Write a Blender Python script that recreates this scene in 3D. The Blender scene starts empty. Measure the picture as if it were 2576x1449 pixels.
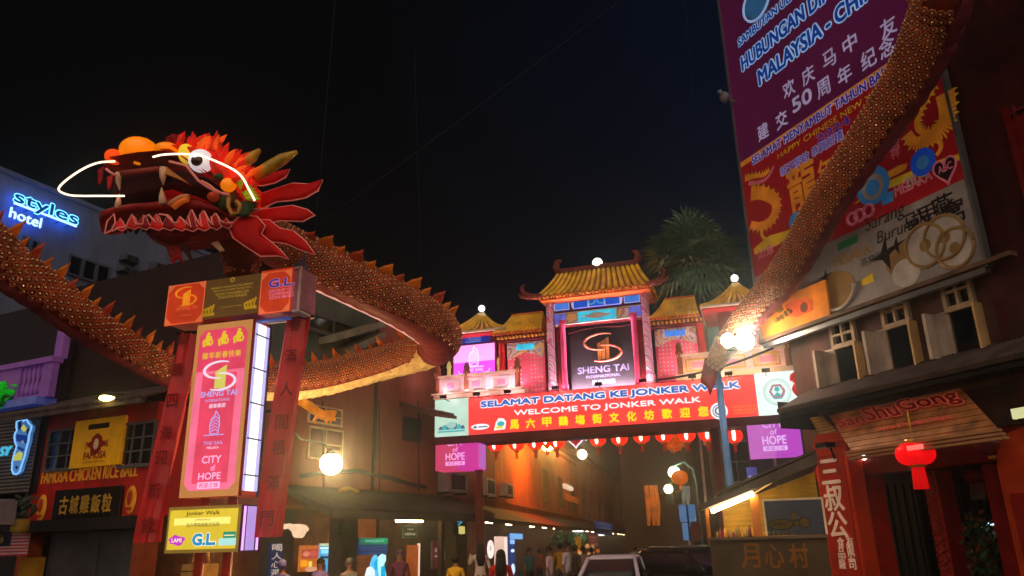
import bpy, bmesh, math, random
from mathutils import Vector as V, Matrix
random.seed(7)
SC = bpy.context.scene
COL = SC.collection
PI = math.pi
R = math.radians

# ------------------------------------------------------------------ camera, sky, sun, exposure
FPX, CX, CY = 1935.0, 1287.5, 724.5          # focal length and centre of the 2575 x 1449 survey frame
PITCH, ROLL, EYE = R(18.44), R(1.36), 1.7
FW = V((0, math.cos(PITCH), math.sin(PITCH)))
UP0 = V((0, -math.sin(PITCH), math.cos(PITCH)))
RT0 = V((1, 0, 0))
RT = RT0 * math.cos(ROLL) - UP0 * math.sin(ROLL)
UP = RT0 * math.sin(ROLL) + UP0 * math.cos(ROLL)
O = V((0, 0, EYE))
cam = bpy.data.cameras.new('camera')
camo = bpy.data.objects.new('camera', cam)
COL.objects.link(camo)
cam.sensor_width = 36
cam.lens = 36 * FPX / 2575
cam.clip_end = 500
cam.clip_start = 0.05
m = Matrix((RT, UP, -FW)).transposed().to_4x4()
m.translation = O
camo.matrix_world = m
SC.camera = camo

W = bpy.data.worlds.new('World')
SC.world = W
W.use_nodes = True
wn = W.node_tree.nodes
wl = W.node_tree.links
wn.clear()
wo = wn.new('ShaderNodeOutputWorld')
bg1 = wn.new('ShaderNodeBackground')
bg2 = wn.new('ShaderNodeBackground')
add = wn.new('ShaderNodeAddShader')
sky = wn.new('ShaderNodeTexSky')
sky.sky_type = 'NISHITA'
sky.sun_disc = False
sky.sun_elevation = R(-8)
sky.sun_rotation = R(60)
bg1.inputs[1].default_value = 0.12
wl.new(sky.outputs[0], bg1.inputs[0])
# night sky with lens-flare blue painted in towards the right, broken by faint cloud
wtc = wn.new('ShaderNodeTexCoord')
wsep = wn.new('ShaderNodeSeparateXYZ')
wl.new(wtc.outputs['Generated'], wsep.inputs[0])
wmr = wn.new('ShaderNodeMapRange')
wmr.inputs[1].default_value = -0.15
wmr.inputs[2].default_value = 0.42
wl.new(wsep.outputs[0], wmr.inputs[0])
wnz = wn.new('ShaderNodeTexNoise')
wnz.inputs['Scale'].default_value = 2.6
wl.new(wtc.outputs['Generated'], wnz.inputs['Vector'])
wmu = wn.new('ShaderNodeMath')
wmu.operation = 'MULTIPLY'
wl.new(wmr.outputs[0], wmu.inputs[0])
wl.new(wnz.outputs['Fac'], wmu.inputs[1])
wmx = wn.new('ShaderNodeMix')
wmx.data_type = 'RGBA'
wmx.inputs[6].default_value = (0.0011, 0.0011, 0.0016, 1)
wmx.inputs[7].default_value = (0.0012, 0.005, 0.016, 1)
wl.new(wmu.outputs[0], wmx.inputs[0])
wl.new(wmx.outputs[2], bg2.inputs[0])
bg2.inputs[1].default_value = 1.0
wl.new(bg1.outputs[0], add.inputs[0])
wl.new(bg2.outputs[0], add.inputs[1])
wl.new(add.outputs[0], wo.inputs[0])

sun = bpy.data.lights.new('sun', 'SUN')
sun.energy = 1.5
sun.angle = R(110)
sun.color = (1.0, 0.80, 0.66)
suno = bpy.data.objects.new('sun', sun)
COL.objects.link(suno)
suno.rotation_euler = (V((-0.05, -0.9, 0.42))).to_track_quat('Z', 'Y').to_euler()
suno.location = (6, -20, 14)
SC.view_settings.view_transform = 'Standard'
SC.view_settings.look = 'None'
SC.view_settings.exposure = 0.3
SC.view_settings.gamma = 1

# ------------------------------------------------------------------ survey helpers
def ray(x, y):
    d = FW * FPX + RT * (x - CX) + UP * (CY - y)
    return d.normalized()

def at(x, y, Y):
    d = ray(x, y)
    return O + d * (Y / d.y)

def crop(x0, y0, k):
    return lambda x, y: ((x0 + k * x) / 1.0353, (y0 + k * y) / 1.0353)

class Fr:
    """an upright plane: a runs along it, n faces the viewer, v is height above ground"""
    def __init__(s, o, az):
        s.o = V((o[0], o[1], 0))
        s.az = az
        t = R(az)
        s.a = V((math.sin(t), math.cos(t), 0))
        s.n = V((s.a.y, -s.a.x, 0))
    def pt(s, u, v, w=0):
        return s.o + s.a * u + s.n * w + V((0, 0, v))
    def uv(s, p, w=0):
        d = ray(p[0], p[1])
        q = s.o + s.n * w
        t = (q - O).dot(s.n) / d.dot(s.n)
        P = O + d * t
        return (P - s.o).dot(s.a), P.z
    def rect(s, p, q, w=0):
        u0, v0 = s.uv(p, w)
        u1, v1 = s.uv(q, w)
        return min(u0, u1), max(u0, u1), min(v0, v1), max(v0, v1)
    def poly(s, pts, w=0):
        return [s.uv(p, w) for p in pts]
    def shift(s, w):
        f = Fr(s.o + s.n * w, s.az)
        return f

class Ax:
    def __init__(s, o, a, b, n=None):
        s.o, s.a, s.b = V(o), V(a), V(b)
        s.n = V(n) if n is not None else s.a.cross(s.b)
    def pt(s, u, v, w=0):
        return s.o + s.a * u + s.b * v + s.n * w

# ------------------------------------------------------------------ materials
def lin(c):
    o = []
    for x in c[:3]:
        x = x / 255.0
        o.append(x / 12.92 if x <= 0.04045 else ((x + 0.055) / 1.055) ** 2.4)
    return (*o, 1)

MATS = {}
def M(name, c, rough=0.6, metal=0.0, var=0.18, scale=3.0, bump=0.0, emit=0.0, ec=None, coat=0.0, wave=None, streak=0.0):
    """procedural material; c in picture (sRGB) numbers, turned to linear albedo"""
    if name in MATS:
        return MATS[name]
    mt = bpy.data.materials.new(name)
    mt.use_nodes = True
    nt = mt.node_tree
    b = nt.nodes['Principled BSDF']
    b.inputs['Roughness'].default_value = rough
    b.inputs['Metallic'].default_value = metal
    b.inputs['Specular IOR Level'].default_value = 0.5 if rough < 0.36 else 0.18
    if coat:
        b.inputs['Coat Weight'].default_value = coat
    tc = nt.nodes.new('ShaderNodeTexCoord')
    nz = nt.nodes.new('ShaderNodeTexNoise')
    nz.inputs['Scale'].default_value = scale
    nz.inputs['Detail'].default_value = 5
    nt.links.new(tc.outputs['Object'], nz.inputs['Vector'])
    mr = nt.nodes.new('ShaderNodeMapRange')
    mr.inputs[1].default_value = 0.3
    mr.inputs[2].default_value = 0.7
    mr.inputs[3].default_value = 1 - var * 1.6
    mr.inputs[4].default_value = 1 + var
    nt.links.new(nz.outputs['Fac'], mr.inputs[0])
    mx = nt.nodes.new('ShaderNodeVectorMath')
    mx.operation = 'SCALE'
    mx.inputs[0].default_value = lin(c)[:3]
    if streak:
        # rain stains and soot running down the plaster
        mp = nt.nodes.new('ShaderNodeMapping')
        mp.inputs['Scale'].default_value = (1.5, 1.5, 0.4)
        nt.links.new(tc.outputs['Object'], mp.inputs[0])
        n3 = nt.nodes.new('ShaderNodeTexNoise')
        n3.inputs['Scale'].default_value = 1.6
        n3.inputs['Detail'].default_value = 8
        n3.inputs['Roughness'].default_value = 0.7
        nt.links.new(mp.outputs[0], n3.inputs['Vector'])
        m3 = nt.nodes.new('ShaderNodeMapRange')
        m3.inputs[1].default_value = 0.38
        m3.inputs[2].default_value = 0.62
        m3.inputs[3].default_value = 1 - streak
        m3.inputs[4].default_value = 1.06
        nt.links.new(n3.outputs['Fac'], m3.inputs[0])
        mm = nt.nodes.new('ShaderNodeMath')
        mm.operation = 'MULTIPLY'
        nt.links.new(mr.outputs[0], mm.inputs[0])
        nt.links.new(m3.outputs[0], mm.inputs[1])
        nt.links.new(mm.outputs[0], mx.inputs['Scale'])
    else:
        nt.links.new(mr.outputs[0], mx.inputs['Scale'])
    nt.links.new(mx.outputs[0], b.inputs['Base Color'])
    if emit:
        b.inputs['Emission Strength'].default_value = emit
        mx2 = nt.nodes.new('ShaderNodeVectorMath')
        mx2.operation = 'SCALE'
        mx2.inputs[0].default_value = lin(ec or c)[:3]
        mr2 = nt.nodes.new('ShaderNodeMapRange')
        mr2.inputs[1].default_value = 0.3
        mr2.inputs[2].default_value = 0.7
        mr2.inputs[3].default_value = 1 - var * 0.8
        mr2.inputs[4].default_value = 1 + var * 0.5
        nt.links.new(nz.outputs['Fac'], mr2.inputs[0])
        nt.links.new(mr2.outputs[0], mx2.inputs['Scale'])
        nt.links.new(mx2.outputs[0], b.inputs['Emission Color'])
    if bump or wave:
        bp = nt.nodes.new('ShaderNodeBump')
        bp.inputs['Strength'].default_value = bump or 0.5
        bp.inputs['Distance'].default_value = 0.03
        if wave:
            wv = nt.nodes.new('ShaderNodeTexWave')
            wv.bands_direction = wave[0]
            wv.inputs['Scale'].default_value = wave[1]
            wv.inputs['Distortion'].default_value = wave[2] if len(wave) > 2 else 0.2
            nt.links.new(tc.outputs['Object'], wv.inputs['Vector'])
            nt.links.new(wv.outputs['Fac'], bp.inputs['Height'])
        else:
            n2 = nt.nodes.new('ShaderNodeTexNoise')
            n2.inputs['Scale'].default_value = scale * 6
            n2.inputs['Detail'].default_value = 6
            nt.links.new(tc.outputs['Object'], n2.inputs['Vector'])
            nt.links.new(n2.outputs['Fac'], bp.inputs['Height'])
        nt.links.new(bp.outputs[0], b.inputs['Normal'])
    MATS[name] = mt
    return mt

def glow(name, c, s=1.0, var=0.05, scale=2.0):
    """a surface that gives off light of its own (lit sign face, tube, lamp)"""
    return M(name, tuple(x * 0.25 for x in c), rough=0.4, var=var, scale=scale, emit=s, ec=c)

# ------------------------------------------------------------------ mesh builder
class MB:
    def __init__(s):
        s.v = []; s.f = []; s.m = []; s.sm = []
    def add(s, vs, fs, mi=0, smooth=False):
        k = len(s.v)
        s.v += [V(p) for p in vs]
        for f in fs:
            s.f.append([i + k for i in f]); s.m.append(mi); s.sm.append(smooth)
    def box(s, fr, u0, u1, v0, v1, w0, w1, mi=0, bev=0.0):
        c = [fr.pt(u, v, w) for w in (w0, w1) for v in (v0, v1) for u in (u0, u1)]
        if bev <= 0:
            s.add(c, [(0, 2, 3, 1), (4, 5, 7, 6), (0, 1, 5, 4), (2, 6, 7, 3), (0, 4, 6, 2), (1, 3, 7, 5)], mi)
            return
        bm = bmesh.new()
        vv = [bm.verts.new(p) for p in c]
        for f in [(0, 2, 3, 1), (4, 5, 7, 6), (0, 1, 5, 4), (2, 6, 7, 3), (0, 4, 6, 2), (1, 3, 7, 5)]:
            bm.faces.new([vv[i] for i in f])
        bmesh.ops.bevel(bm, geom=bm.edges[:], offset=bev, segments=2, affect='EDGES', profile=0.6)
        bm.verts.index_update()
        s.add([v.co.copy() for v in bm.verts], [[q.index for q in f.verts] for f in bm.faces], mi)
        bm.free()
    def quad(s, pts, mi=0):
        s.add(pts, [tuple(range(len(pts)))], mi)
    def prism(s, fr, poly, w0, w1, mi=0, side=None):
        n = len(poly)
        area = sum(poly[i][0] * poly[(i + 1) % n][1] - poly[(i + 1) % n][0] * poly[i][1] for i in range(n))
        if area < 0:
            poly = poly[::-1]
        a = [fr.pt(u, v, w0) for u, v in poly]
        b = [fr.pt(u, v, w1) for u, v in poly]
        s.add(b, [tuple(range(n))], mi)
        s.add(a, [tuple(range(n))[::-1]], mi)
        s.add(a + b, [(i, (i + 1) % n, n + (i + 1) % n, n + i) for i in range(n)], mi if side is None else side)
    def pillow(s, fr, poly, wc, t, mi=0, edge=None, et=0.0):
        """leaf-like solid: outline thin at the rim, thicker inside"""
        n = len(poly)
        cu = sum(p[0] for p in poly) / n
        cv = sum(p[1] for p in poly) / n
        rings = [(1.0, 0.0), (0.93, 0.5), (0.7, 0.85), (0.35, 1.0)]
        vs = []; fs = []
        for sgn in (1, -1):
            k = len(vs)
            for sc, h in rings:
                vs += [fr.pt(cu + (u - cu) * sc, cv + (v - cv) * sc, wc + sgn * (t * h + 0.004)) for u, v in poly]
            vs.append(fr.pt(cu, cv, wc + sgn * t * 1.02))
            for r in range(3):
                for i in range(n):
                    q = [k + r * n + i, k + r * n + (i + 1) % n, k + (r + 1) * n + (i + 1) % n, k + (r + 1) * n + i]
                    fs.append(q)
            for i in range(n):
                fs.append([k + 3 * n + i, k + 3 * n + (i + 1) % n, k + 4 * n])
        h = 4 * n + 1
        for i in range(n):
            fs.append([i, (i + 1) % n, h + (i + 1) % n, h + i])
        s.add(vs, fs, mi, True)
        if edge is not None:
            s.tube([fr.pt(u, v, wc) for u, v in poly] + [fr.pt(*poly[0], wc)], et, 5, edge)
    def tube(s, pts, rad, seg=8, mi=0, caps=True, flat=1.0):
        pts = [V(p) for p in pts]
        n = len(pts)
        if not isinstance(rad, (list, tuple)):
            rad = [rad] * n
        vs = []; fs = []
        ref = None
        for i, p in enumerate(pts):
            t = (pts[min(i + 1, n - 1)] - pts[max(i - 1, 0)])
            if t.length < 1e-9: t = V((0, 0, 1))
            t.normalize()
            if ref is None:
                ref = V((0, 0, 1)) if abs(t.z) < 0.9 else V((1, 0, 0))
            x = (ref - t * ref.dot(t))
            if x.length < 1e-6: x = t.orthogonal()
            x.normalize(); ref = x
            y = t.cross(x)
            for k in range(seg):
                a = 2 * PI * k / seg
                vs.append(p + x * math.cos(a) * rad[i] + y * math.sin(a) * rad[i] * flat)
        for i in range(n - 1):
            for k in range(seg):
                fs.append((i * seg + k, i * seg + (k + 1) % seg, (i + 1) * seg + (k + 1) % seg, (i + 1) * seg + k))
        s.add(vs, fs, mi, True)
        if caps:
            k = len(s.v) - n * seg
            s.f.append(list(range(k, k + seg))[::-1]); s.m.append(mi); s.sm.append(False)
            k2 = k + (n - 1) * seg
            s.f.append(list(range(k2, k2 + seg))); s.m.append(mi); s.sm.append(False)
    def lathe(s, c, prof, seg=20, mi=0, ax=V((0, 0, 1)), smooth=True):
        ax = V(ax).normalized()
        x = ax.orthogonal().normalized() if abs(ax.z) < 0.99 else V((1, 0, 0))
        y = ax.cross(x)
        c = V(c)
        vs = []; fs = []
        for r, h in prof:
            for k in range(seg):
                a = 2 * PI * k / seg
                vs.append(c + ax * h + x * math.cos(a) * r + y * math.sin(a) * r)
        for i in range(len(prof) - 1):
            for k in range(seg):
                fs.append((i * seg + k, i * seg + (k + 1) % seg, (i + 1) * seg + (k + 1) % seg, (i + 1) * seg + k))
        fs.append(tuple(range(seg))[::-1])
        fs.append(tuple(range((len(prof) - 1) * seg, len(prof) * seg)))
        s.add(vs, fs, mi, smooth)
    def ball(s, c, r, mi=0, seg=16, rings=9, axes=None, lump=0.0):
        c = V(c)
        if not isinstance(r, (tuple, list)): r = (r, r, r)
        ax = axes or (V((1, 0, 0)), V((0, 1, 0)), V((0, 0, 1)))
        vs = []; fs = []
        for i in range(rings + 1):
            t = PI * i / rings
            for k in range(seg):
                a = 2 * PI * k / seg
                q = (math.sin(t) * math.cos(a), math.sin(t) * math.sin(a), math.cos(t))
                j = 1 + lump * (random.random() - 0.5) if lump and 0 < i < rings else 1
                vs.append(c + (ax[0] * q[0] * r[0] + ax[1] * q[1] * r[1] + ax[2] * q[2] * r[2]) * j)
        for i in range(rings):
            for k in range(seg):
                fs.append((i * seg + k, (i + 1) * seg + k, (i + 1) * seg + (k + 1) % seg, i * seg + (k + 1) % seg))
        s.add(vs, fs, mi, True)
    def loft(s, secs, mi=0, seg=20, smooth=True, e=0.75):
        """secs: list of (centre, half-vector a, half-vector b)"""
        vs = []; fs = []
        for c, a, b in secs:
            for k in range(seg):
                t = 2 * PI * k / seg
                ct, st = math.cos(t), math.sin(t)
                vs.append(V(c) + V(a) * math.copysign(abs(ct) ** e, ct) + V(b) * math.copysign(abs(st) ** e, st))
        n = len(secs)
        for i in range(n - 1):
            for k in range(seg):
                fs.append((i * seg + k, i * seg + (k + 1) % seg, (i + 1) * seg + (k + 1) % seg, (i + 1) * seg + k))
        fs.append(tuple(range(seg))[::-1])
        fs.append(tuple(range((n - 1) * seg, n * seg)))
        s.add(vs, fs, mi, smooth)
    def text(s, fr, body, u0, v0, h, w, mi=0, width=None, off=0.0, ext=0.0, align='L', shear=0.0, slope=0.0, fit=True, u1=None, v1=None):
        """lettering laid on the plane; h is the height of its box"""
        c = bpy.data.curves.new('lettering', 'FONT')
        c.body = body
        cjk = any(ord(ch) > 0x2e80 for ch in body)
        bold = 0.0 if off <= 0.004 else (off * 0.55 if cjk else off)
        c.offset = 0.0
        c.extrude = 0
        c.resolution_u = 3
        c.shear = shear
        ob = bpy.data.objects.new('lettering', c)
        COL.objects.link(ob)
        dg = bpy.context.evaluated_depsgraph_get()
        me = bpy.data.meshes.new_from_object(ob.evaluated_get(dg))
        xs = [q.co.x for q in me.vertices] or [0, 1]
        ys = [q.co.y for q in me.vertices] or [0, 1]
        x0, x1, y0, y1 = min(xs), max(xs), min(ys), max(ys)
        sy = h / max(y1 - y0, 1e-6)
        sx = sy if width is None else width / max(x1 - x0, 1e-6)
        du = {'L': 0, 'C': -(x1 - x0) * sx / 2, 'R': -(x1 - x0) * sx}[align]
        P = [(u0 + du + (q.co.x - x0) * sx, v0 + (q.co.y - y0) * sy) for q in me.vertices]
        fs = [tuple(p.vertices) for p in me.polygons]
        if bold:
            # heavier weight: the same glyphs struck again round a small circle
            e = bold * h / 0.73
            kx = 1 - 2 * e / max((x1 - x0) * sx, 1e-6); ky = 1 - 2 * e / h
            ua = u0 + du
            P = [(ua + e + (u - ua) * kx, v0 + e + (v - v0) * ky) for u, v in P]
            nn = 8 if bold > 0.03 else 5
            for k in range(nn):
                a = 2 * PI * k / nn + 0.39
                s.add([fr.pt(u + e * math.cos(a), v + e * math.sin(a), w + ext - 0.0002 * (k + 1)) for u, v in P], fs, mi)
        vs = [fr.pt(u, v + slope * (u - u0), w + ext) for u, v in P]
        s.add(vs, fs, mi)
        if ext > 0:
            edges = {}
            for p in me.polygons:
                for a, b in p.edge_keys:
                    edges[(a, b)] = edges.get((a, b), 0) + 1
            rim = [k for k, n in edges.items() if n == 1]
            vb = [fr.pt(u, v + slope * (u - u0), w) for u, v in P]
            s.add(vs + vb, [(a, b, b + len(P), a + len(P)) for a, b in rim], mi)
        bpy.data.objects.remove(ob)
        bpy.data.curves.remove(c)
        bpy.data.meshes.remove(me)
        return (x1 - x0) * sx
    def build(s, name, mats, parent=None, root=None):
        if not isinstance(mats, (list, tuple)): mats = [mats]
        me = bpy.data.meshes.new(name)
        base = V((0, 0, 0))
        if parent is not None:
            r = parent
            base = r.location.copy()
            while r.parent is not None:
                r = r.parent
                base += r.location
        elif s.v:
            xs = [p.x for p in s.v]; ys = [p.y for p in s.v]
            base = V(((min(xs) + max(xs)) / 2, (min(ys) + max(ys)) / 2, min(p.z for p in s.v)))
        me.from_pydata([p - base for p in s.v], [], s.f)
        for mt in mats: me.materials.append(mt)
        me.polygons.foreach_set('material_index', s.m)
        me.polygons.foreach_set('use_smooth', s.sm)
        me.update()
        o = bpy.data.objects.new(name, me)
        COL.objects.link(o)
        if parent is not None:
            o.parent = parent
        else:
            o.location = base
        return o

def thing(name, label, cat, loc, group=None):
    o = bpy.data.objects.new(name, None)
    COL.objects.link(o)
    o.location = V(loc)
    o.empty_display_size = 0.2
    return tag(o, label, cat, group)

def tag(o, label, cat, group=None):
    o['label'] = label
    o['category'] = cat
    if group: o['group'] = group
    return o

def struct(o):
    o['kind'] = 'structure'
    return o

def dup(root, loc, label=None, rotz=None):
    r = root.copy(); COL.objects.link(r); r.location = V(loc)
    if rotz is not None: r.rotation_euler = (0, 0, rotz)
    if label: r['label'] = label
    for ch in list(root.children):
        c = ch.copy(); COL.objects.link(c); c.parent = r
        for g in ch.children:
            d = g.copy(); COL.objects.link(d); d.parent = c
    return r

def window(parent, fr, r, cols, rows, fm, gm, fw=0.06, proud=0.06, w=0.0, arch=False):
    """framed window: part window, its glass a sub-part"""
    u0, u1, v0, v1 = r
    b = MB()
    b.box(fr, u0 - fw, u0, v0 - fw, v1 + fw, w + 0.002, w + proud)
    b.box(fr, u1, u1 + fw, v0 - fw, v1 + fw, w + 0.002, w + proud)
    b.box(fr, u0, u1, v1, v1 + fw, w + 0.002, w + proud)
    b.box(fr, u0 - 0.02, u1 + 0.02, v0 - fw * 1.2, v0, w + 0.004, w + proud * 1.5)
    for i in range(1, cols):
        u = u0 + (u1 - u0) * i / cols
        b.box(fr, u - fw * 0.35, u + fw * 0.35, v0, v1, w + 0.002, w + proud * 0.8)
    for j in range(1, rows):
        v = v0 + (v1 - v0) * j / rows
        b.box(fr, u0, u1, v - fw * 0.3, v + fw * 0.3, w + 0.002, w + proud * 0.7)
    o = b.build('window', fm, parent)
    g = MB()
    g.box(fr, u0, u1, v0, v1, w + 0.003, w + proud * 0.3)
    g.build('pane', gm, o)
    return o

def lattice_tiles(b, e0, e1, r0, r1, n, mi=0, sag=0.0, rad=0.06, mi2=None, steps=6):
    """a slope of rounded roof tiles: e0-e1 the eave, r0-r1 the ridge; half-round ribs over a deck"""
    e0, e1, r0, r1 = V(e0), V(e1), V(r0), V(r1)
    nrm = (e1 - e0).cross(r0 - e0)
    nrm.normalize()
    if nrm.z < 0: nrm = -nrm
    def pt(s_, t):
        p = e0.lerp(e1, s_).lerp(r0.lerp(r1, s_), t)
        return p - nrm * sag * 4 * t * (1 - t)
    grid = []
    for j in range(steps + 1):
        for i in range(n + 1):
            grid.append(pt(i / n, j / steps))
    b.add(grid, [(j * (n + 1) + i, j * (n + 1) + i + 1, (j + 1) * (n + 1) + i + 1, (j + 1) * (n + 1) + i) for j in range(steps) for i in range(n)], mi if mi2 is None else mi2)
    for i in range(n + 1):
        b.tube([pt(i / n, j / steps) + nrm * rad * 0.4 for j in range(steps + 1)], rad, 6, mi)

# crops of the survey photograph the outlines were read in
c1 = crop(0, 300, 900 / 2576); c2 = crop(0, 750, 450 / 869); c3 = crop(1100, 640, 600 / 2174); c4 = crop(1600, 640, 550 / 1992)
c5 = crop(1100, 960, 550 / 2344); c6 = crop(1600, 960, 550 / 2344); c7 = crop(1200, 1200, 500 / 2415); c8 = crop(1650, 1150, 550 / 2277)
c9 = crop(1950, 650, 716 / 2075); cb = crop(1850, 0, 816 / 2365); c10 = crop(1900, 400, 766 / 2467); c11 = crop(2050, 1000, 616 / 1785)
c12 = crop(800, 600, 550 / 1771); c13 = crop(800, 1050, 500 / 1610); c14 = crop(0, 980, 240 / 669); c15 = crop(350, 650, 550 / 1992)
c16 = crop(350, 1000, 550 / 1594); c17 = crop(540, 330, 320 / 1189); c18 = crop(250, 330, 310 / 1449); c19 = crop(2350, 900, 316 / 763)
c20 = crop(1880, 700, 270 / 1505); c21 = crop(660, 1280, 400 / 2576)

# upright planes of the place: gate, sign tower, stall share one heading; houses follow the street grid
G = Fr(at(1500, 1000, 23), 107)
S = Fr(at(560, 1030, 12), 107)
RB = Fr(at(2270, 965, 13), 180 - 23.3)
FF = Fr(at(240, 1200, 21), 116)
HF = Fr(at(200, 600, 32), 25)
CB = Fr(at(860, 1165, 22), 30)
K = Fr(at(1930, 1250, 12.3), 107)

def tpx(b, fr, body, bl, br, tl, w=0.01, mi=0, off=0.0, ext=0.0, outline=None, shear=0.0, dw=0.006):
    """lettering filling the box bl-br-tl read on plane fr"""
    u0, v0 = fr.uv(bl, w); u1, _ = fr.uv(br, w); _, v1 = fr.uv(tl, w)
    tbox(b, fr, body, u0, u1, v0, v1, w, mi, off, ext, outline, shear, dw)

def tbox(b, fr, body, u0, u1, v0, v1, w=0.01, mi=0, off=0.0, ext=0.0, outline=None, shear=0.0, dw=0.006):
    h = v1 - v0
    if outline:
        e = outline[1] * h / 0.73
        b.text(fr, body, u0 - e, v0 - e, h + 2 * e, w, outline[0], width=u1 - u0 + 2 * e, off=off + outline[1], ext=ext, shear=shear)
        b.text(fr, body, u0, v0, h, w + ext + dw, mi, width=u1 - u0, off=off, shear=shear)
    else:
        b.text(fr, body, u0, v0, h, w, mi, width=u1 - u0, off=off, ext=ext, shear=shear)

def circ(u, v, r, n=20, rv=None):
    rv = rv or r
    return [(u + r * math.cos(2 * PI * i / n), v + rv * math.sin(2 * PI * i / n)) for i in range(n)]

def ring(b, fr, u, v, r, t, w, mi=0, n=24, rv=None, a0=0.0, a1=2 * PI):
    rv = rv or r
    b.tube([fr.pt(u + r * math.cos(a0 + (a1 - a0) * i / n), v + rv * math.sin(a0 + (a1 - a0) * i / n), w) for i in range(n + 1)], t, 6, mi)

def stripe_mat(name, cols, scale, direction='DIAGONAL', rough=0.5, emit=0.0, dist=1.5):
    """painted bands in several colours"""
    mt = bpy.data.materials.new(name)
    mt.use_nodes = True
    nt = mt.node_tree
    b = nt.nodes['Principled BSDF']
    b.inputs['Roughness'].default_value = rough
    tc = nt.nodes.new('ShaderNodeTexCoord')
    wv = nt.nodes.new('ShaderNodeTexWave')
    wv.bands_direction = direction
    wv.inputs['Scale'].default_value = scale
    wv.inputs['Distortion'].default_value = dist
    wv.inputs['Detail'].default_value = 2
    nt.links.new(tc.outputs['Object'], wv.inputs['Vector'])
    cr = nt.nodes.new('ShaderNodeValToRGB')
    cr.color_ramp.interpolation = 'CONSTANT'
    els = cr.color_ramp.elements
    els[0].color = lin(cols[0]); els[0].position = 0
    els[1].color = lin(cols[1]); els[1].position = 1 / len(cols)
    for i, c in enumerate(cols[2:]):
        e = els.new((i + 2) / len(cols)); e.color = lin(c)
    nt.links.new(wv.outputs['Fac'], cr.inputs[0])
    nt.links.new(cr.outputs[0], b.inputs['Base Color'])
    if emit:
        nt.links.new(cr.outputs[0], b.inputs['Emission Color'])
        b.inputs['Emission Strength'].default_value = emit
    return mt

# ------------------------------------------------------------------ shared materials
asphalt = M('asphalt', (62, 60, 58), 0.75, var=0.3, scale=1.2, bump=0.4)
paving = M('paving', (110, 100, 94), 0.7, var=0.25, scale=0.8, bump=0.3)
red_paint = M('red_paint', (172, 30, 24), 0.45, var=0.16, scale=2)
dark_red = M('dark_red', (96, 22, 22), 0.5, var=0.25, scale=2)
gold_tile = M('gold_tile', (255, 200, 56), 0.35, var=0.25, scale=2.5, coat=0.3)
gold_deck = M('gold_deck', (190, 104, 26), 0.5, var=0.3)
gold_paint = M('gold_paint', (222, 170, 60), 0.35, metal=0.4, var=0.2)
dark_grey = M('dark_grey', (52, 50, 48), 0.6, var=0.25)
black_metal = M('black_metal', (24, 24, 26), 0.5, var=0.2)
steel = M('steel', (150, 150, 152), 0.35, metal=0.8, var=0.12)
white_paint = M('white_paint', (212, 206, 198), 0.5, var=0.12)
dark_glass = M('dark_glass', (16, 18, 22), 0.08, var=0.3, scale=1)
cream = M('cream', (214, 190, 160), 0.55, var=0.15)
wire_mat = M('cable_black', (30, 30, 32), 0.6)
globe_white = glow('globe_white', (255, 246, 238), 2.2)
lamp_warm = glow('lamp_warm', (255, 206, 138), 210)
lamp_flood = glow('lamp_flood', (255, 232, 200), 130)

# ------------------------------------------------------------------ ground
b = MB()
b.quad([V((-220, -60, 0)), V((220, -60, 0)), V((220, 380, 0)), V((-220, 380, 0))])
struct(b.build('ground', asphalt))
b = MB()
b.box(CB, -8, 60, 0.001, 0.13, -6, 2.2)
struct(b.build('pavement', paving))
b = MB()
b.box(RB, -5, 8, 0.001, 0.13, -4, 2.4)
struct(b.build('pavement', paving))
b = MB()
b.box(FF, -9, 4.5, 0.001, 0.13, -4, 2.2)
struct(b.build('pavement', paving))

# ------------------------------------------------------------------ entrance gate
pink_wall = M('pink_wall', (250, 104, 132), 0.5, var=0.12, scale=2)
column_art = stripe_mat('column_art', [(245, 150, 190), (250, 248, 252), (226, 80, 134), (140, 170, 236), (250, 248, 252), (236, 110, 164)], 1.6, dist=6)
cloud_art = stripe_mat('cloud_art', [(240, 200, 120), (110, 170, 220), (240, 150, 90), (150, 120, 210), (230, 220, 210)], 1.4, dist=14)
frieze_blue = M('frieze_blue', (60, 130, 235), 0.4, var=0.3, scale=5, emit=0.6)  # emission stands in for floodlight falling on the friezes
frieze_teal = M('frieze_teal', (50, 190, 225), 0.4, var=0.3, scale=4, emit=0.65)
frieze_violet = M('frieze_violet', (96, 110, 226), 0.4, var=0.35, scale=6, emit=0.45)
balustrade = M('balustrade_pink', (250, 196, 204), 0.5, var=0.15, scale=4)
pink_lit = M('pink_lit', (250, 140, 175), 0.5, var=0.1)
wash = glow('wash_light', (255, 214, 222), 120)

gate = thing('entrance_gate', 'red and gold Chinese entrance gate spanning the street, tiled roofs above its lettered beam', 'gate', G.pt(0, 0, -0.4))
b = MB()
b.box(G, -5.3, 5.72, 4.72, 4.95, -0.9, 0.06)
b.box(G, -5.25, 5.68, 4.95, 6.14, -0.86, -0.03)
b.build('beam', dark_red, gate)
for u in (-3.95, 3.3):
    b = MB()
    b.lathe(G.pt(u, 0, -0.5), [(0.2, 0.002), (0.2, 0.5), (0.13, 0.55), (0.13, 4.72)], 14)
    b.build('post', dark_red, gate)
# upper deck
b = MB()
b.box(G, -5.25, -2.2, 6.14, 6.3, -1.3, 0.12)
b.box(G, -5.25, -2.2, 6.26, 6.3, 0.122, 0.29)
b.build('ledge', cream, gate)
b = MB()
b.box(G, 2.4, 5.68, 6.14, 6.3, -1.3, 0.12)
b.build('ledge', cream, gate)
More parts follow.
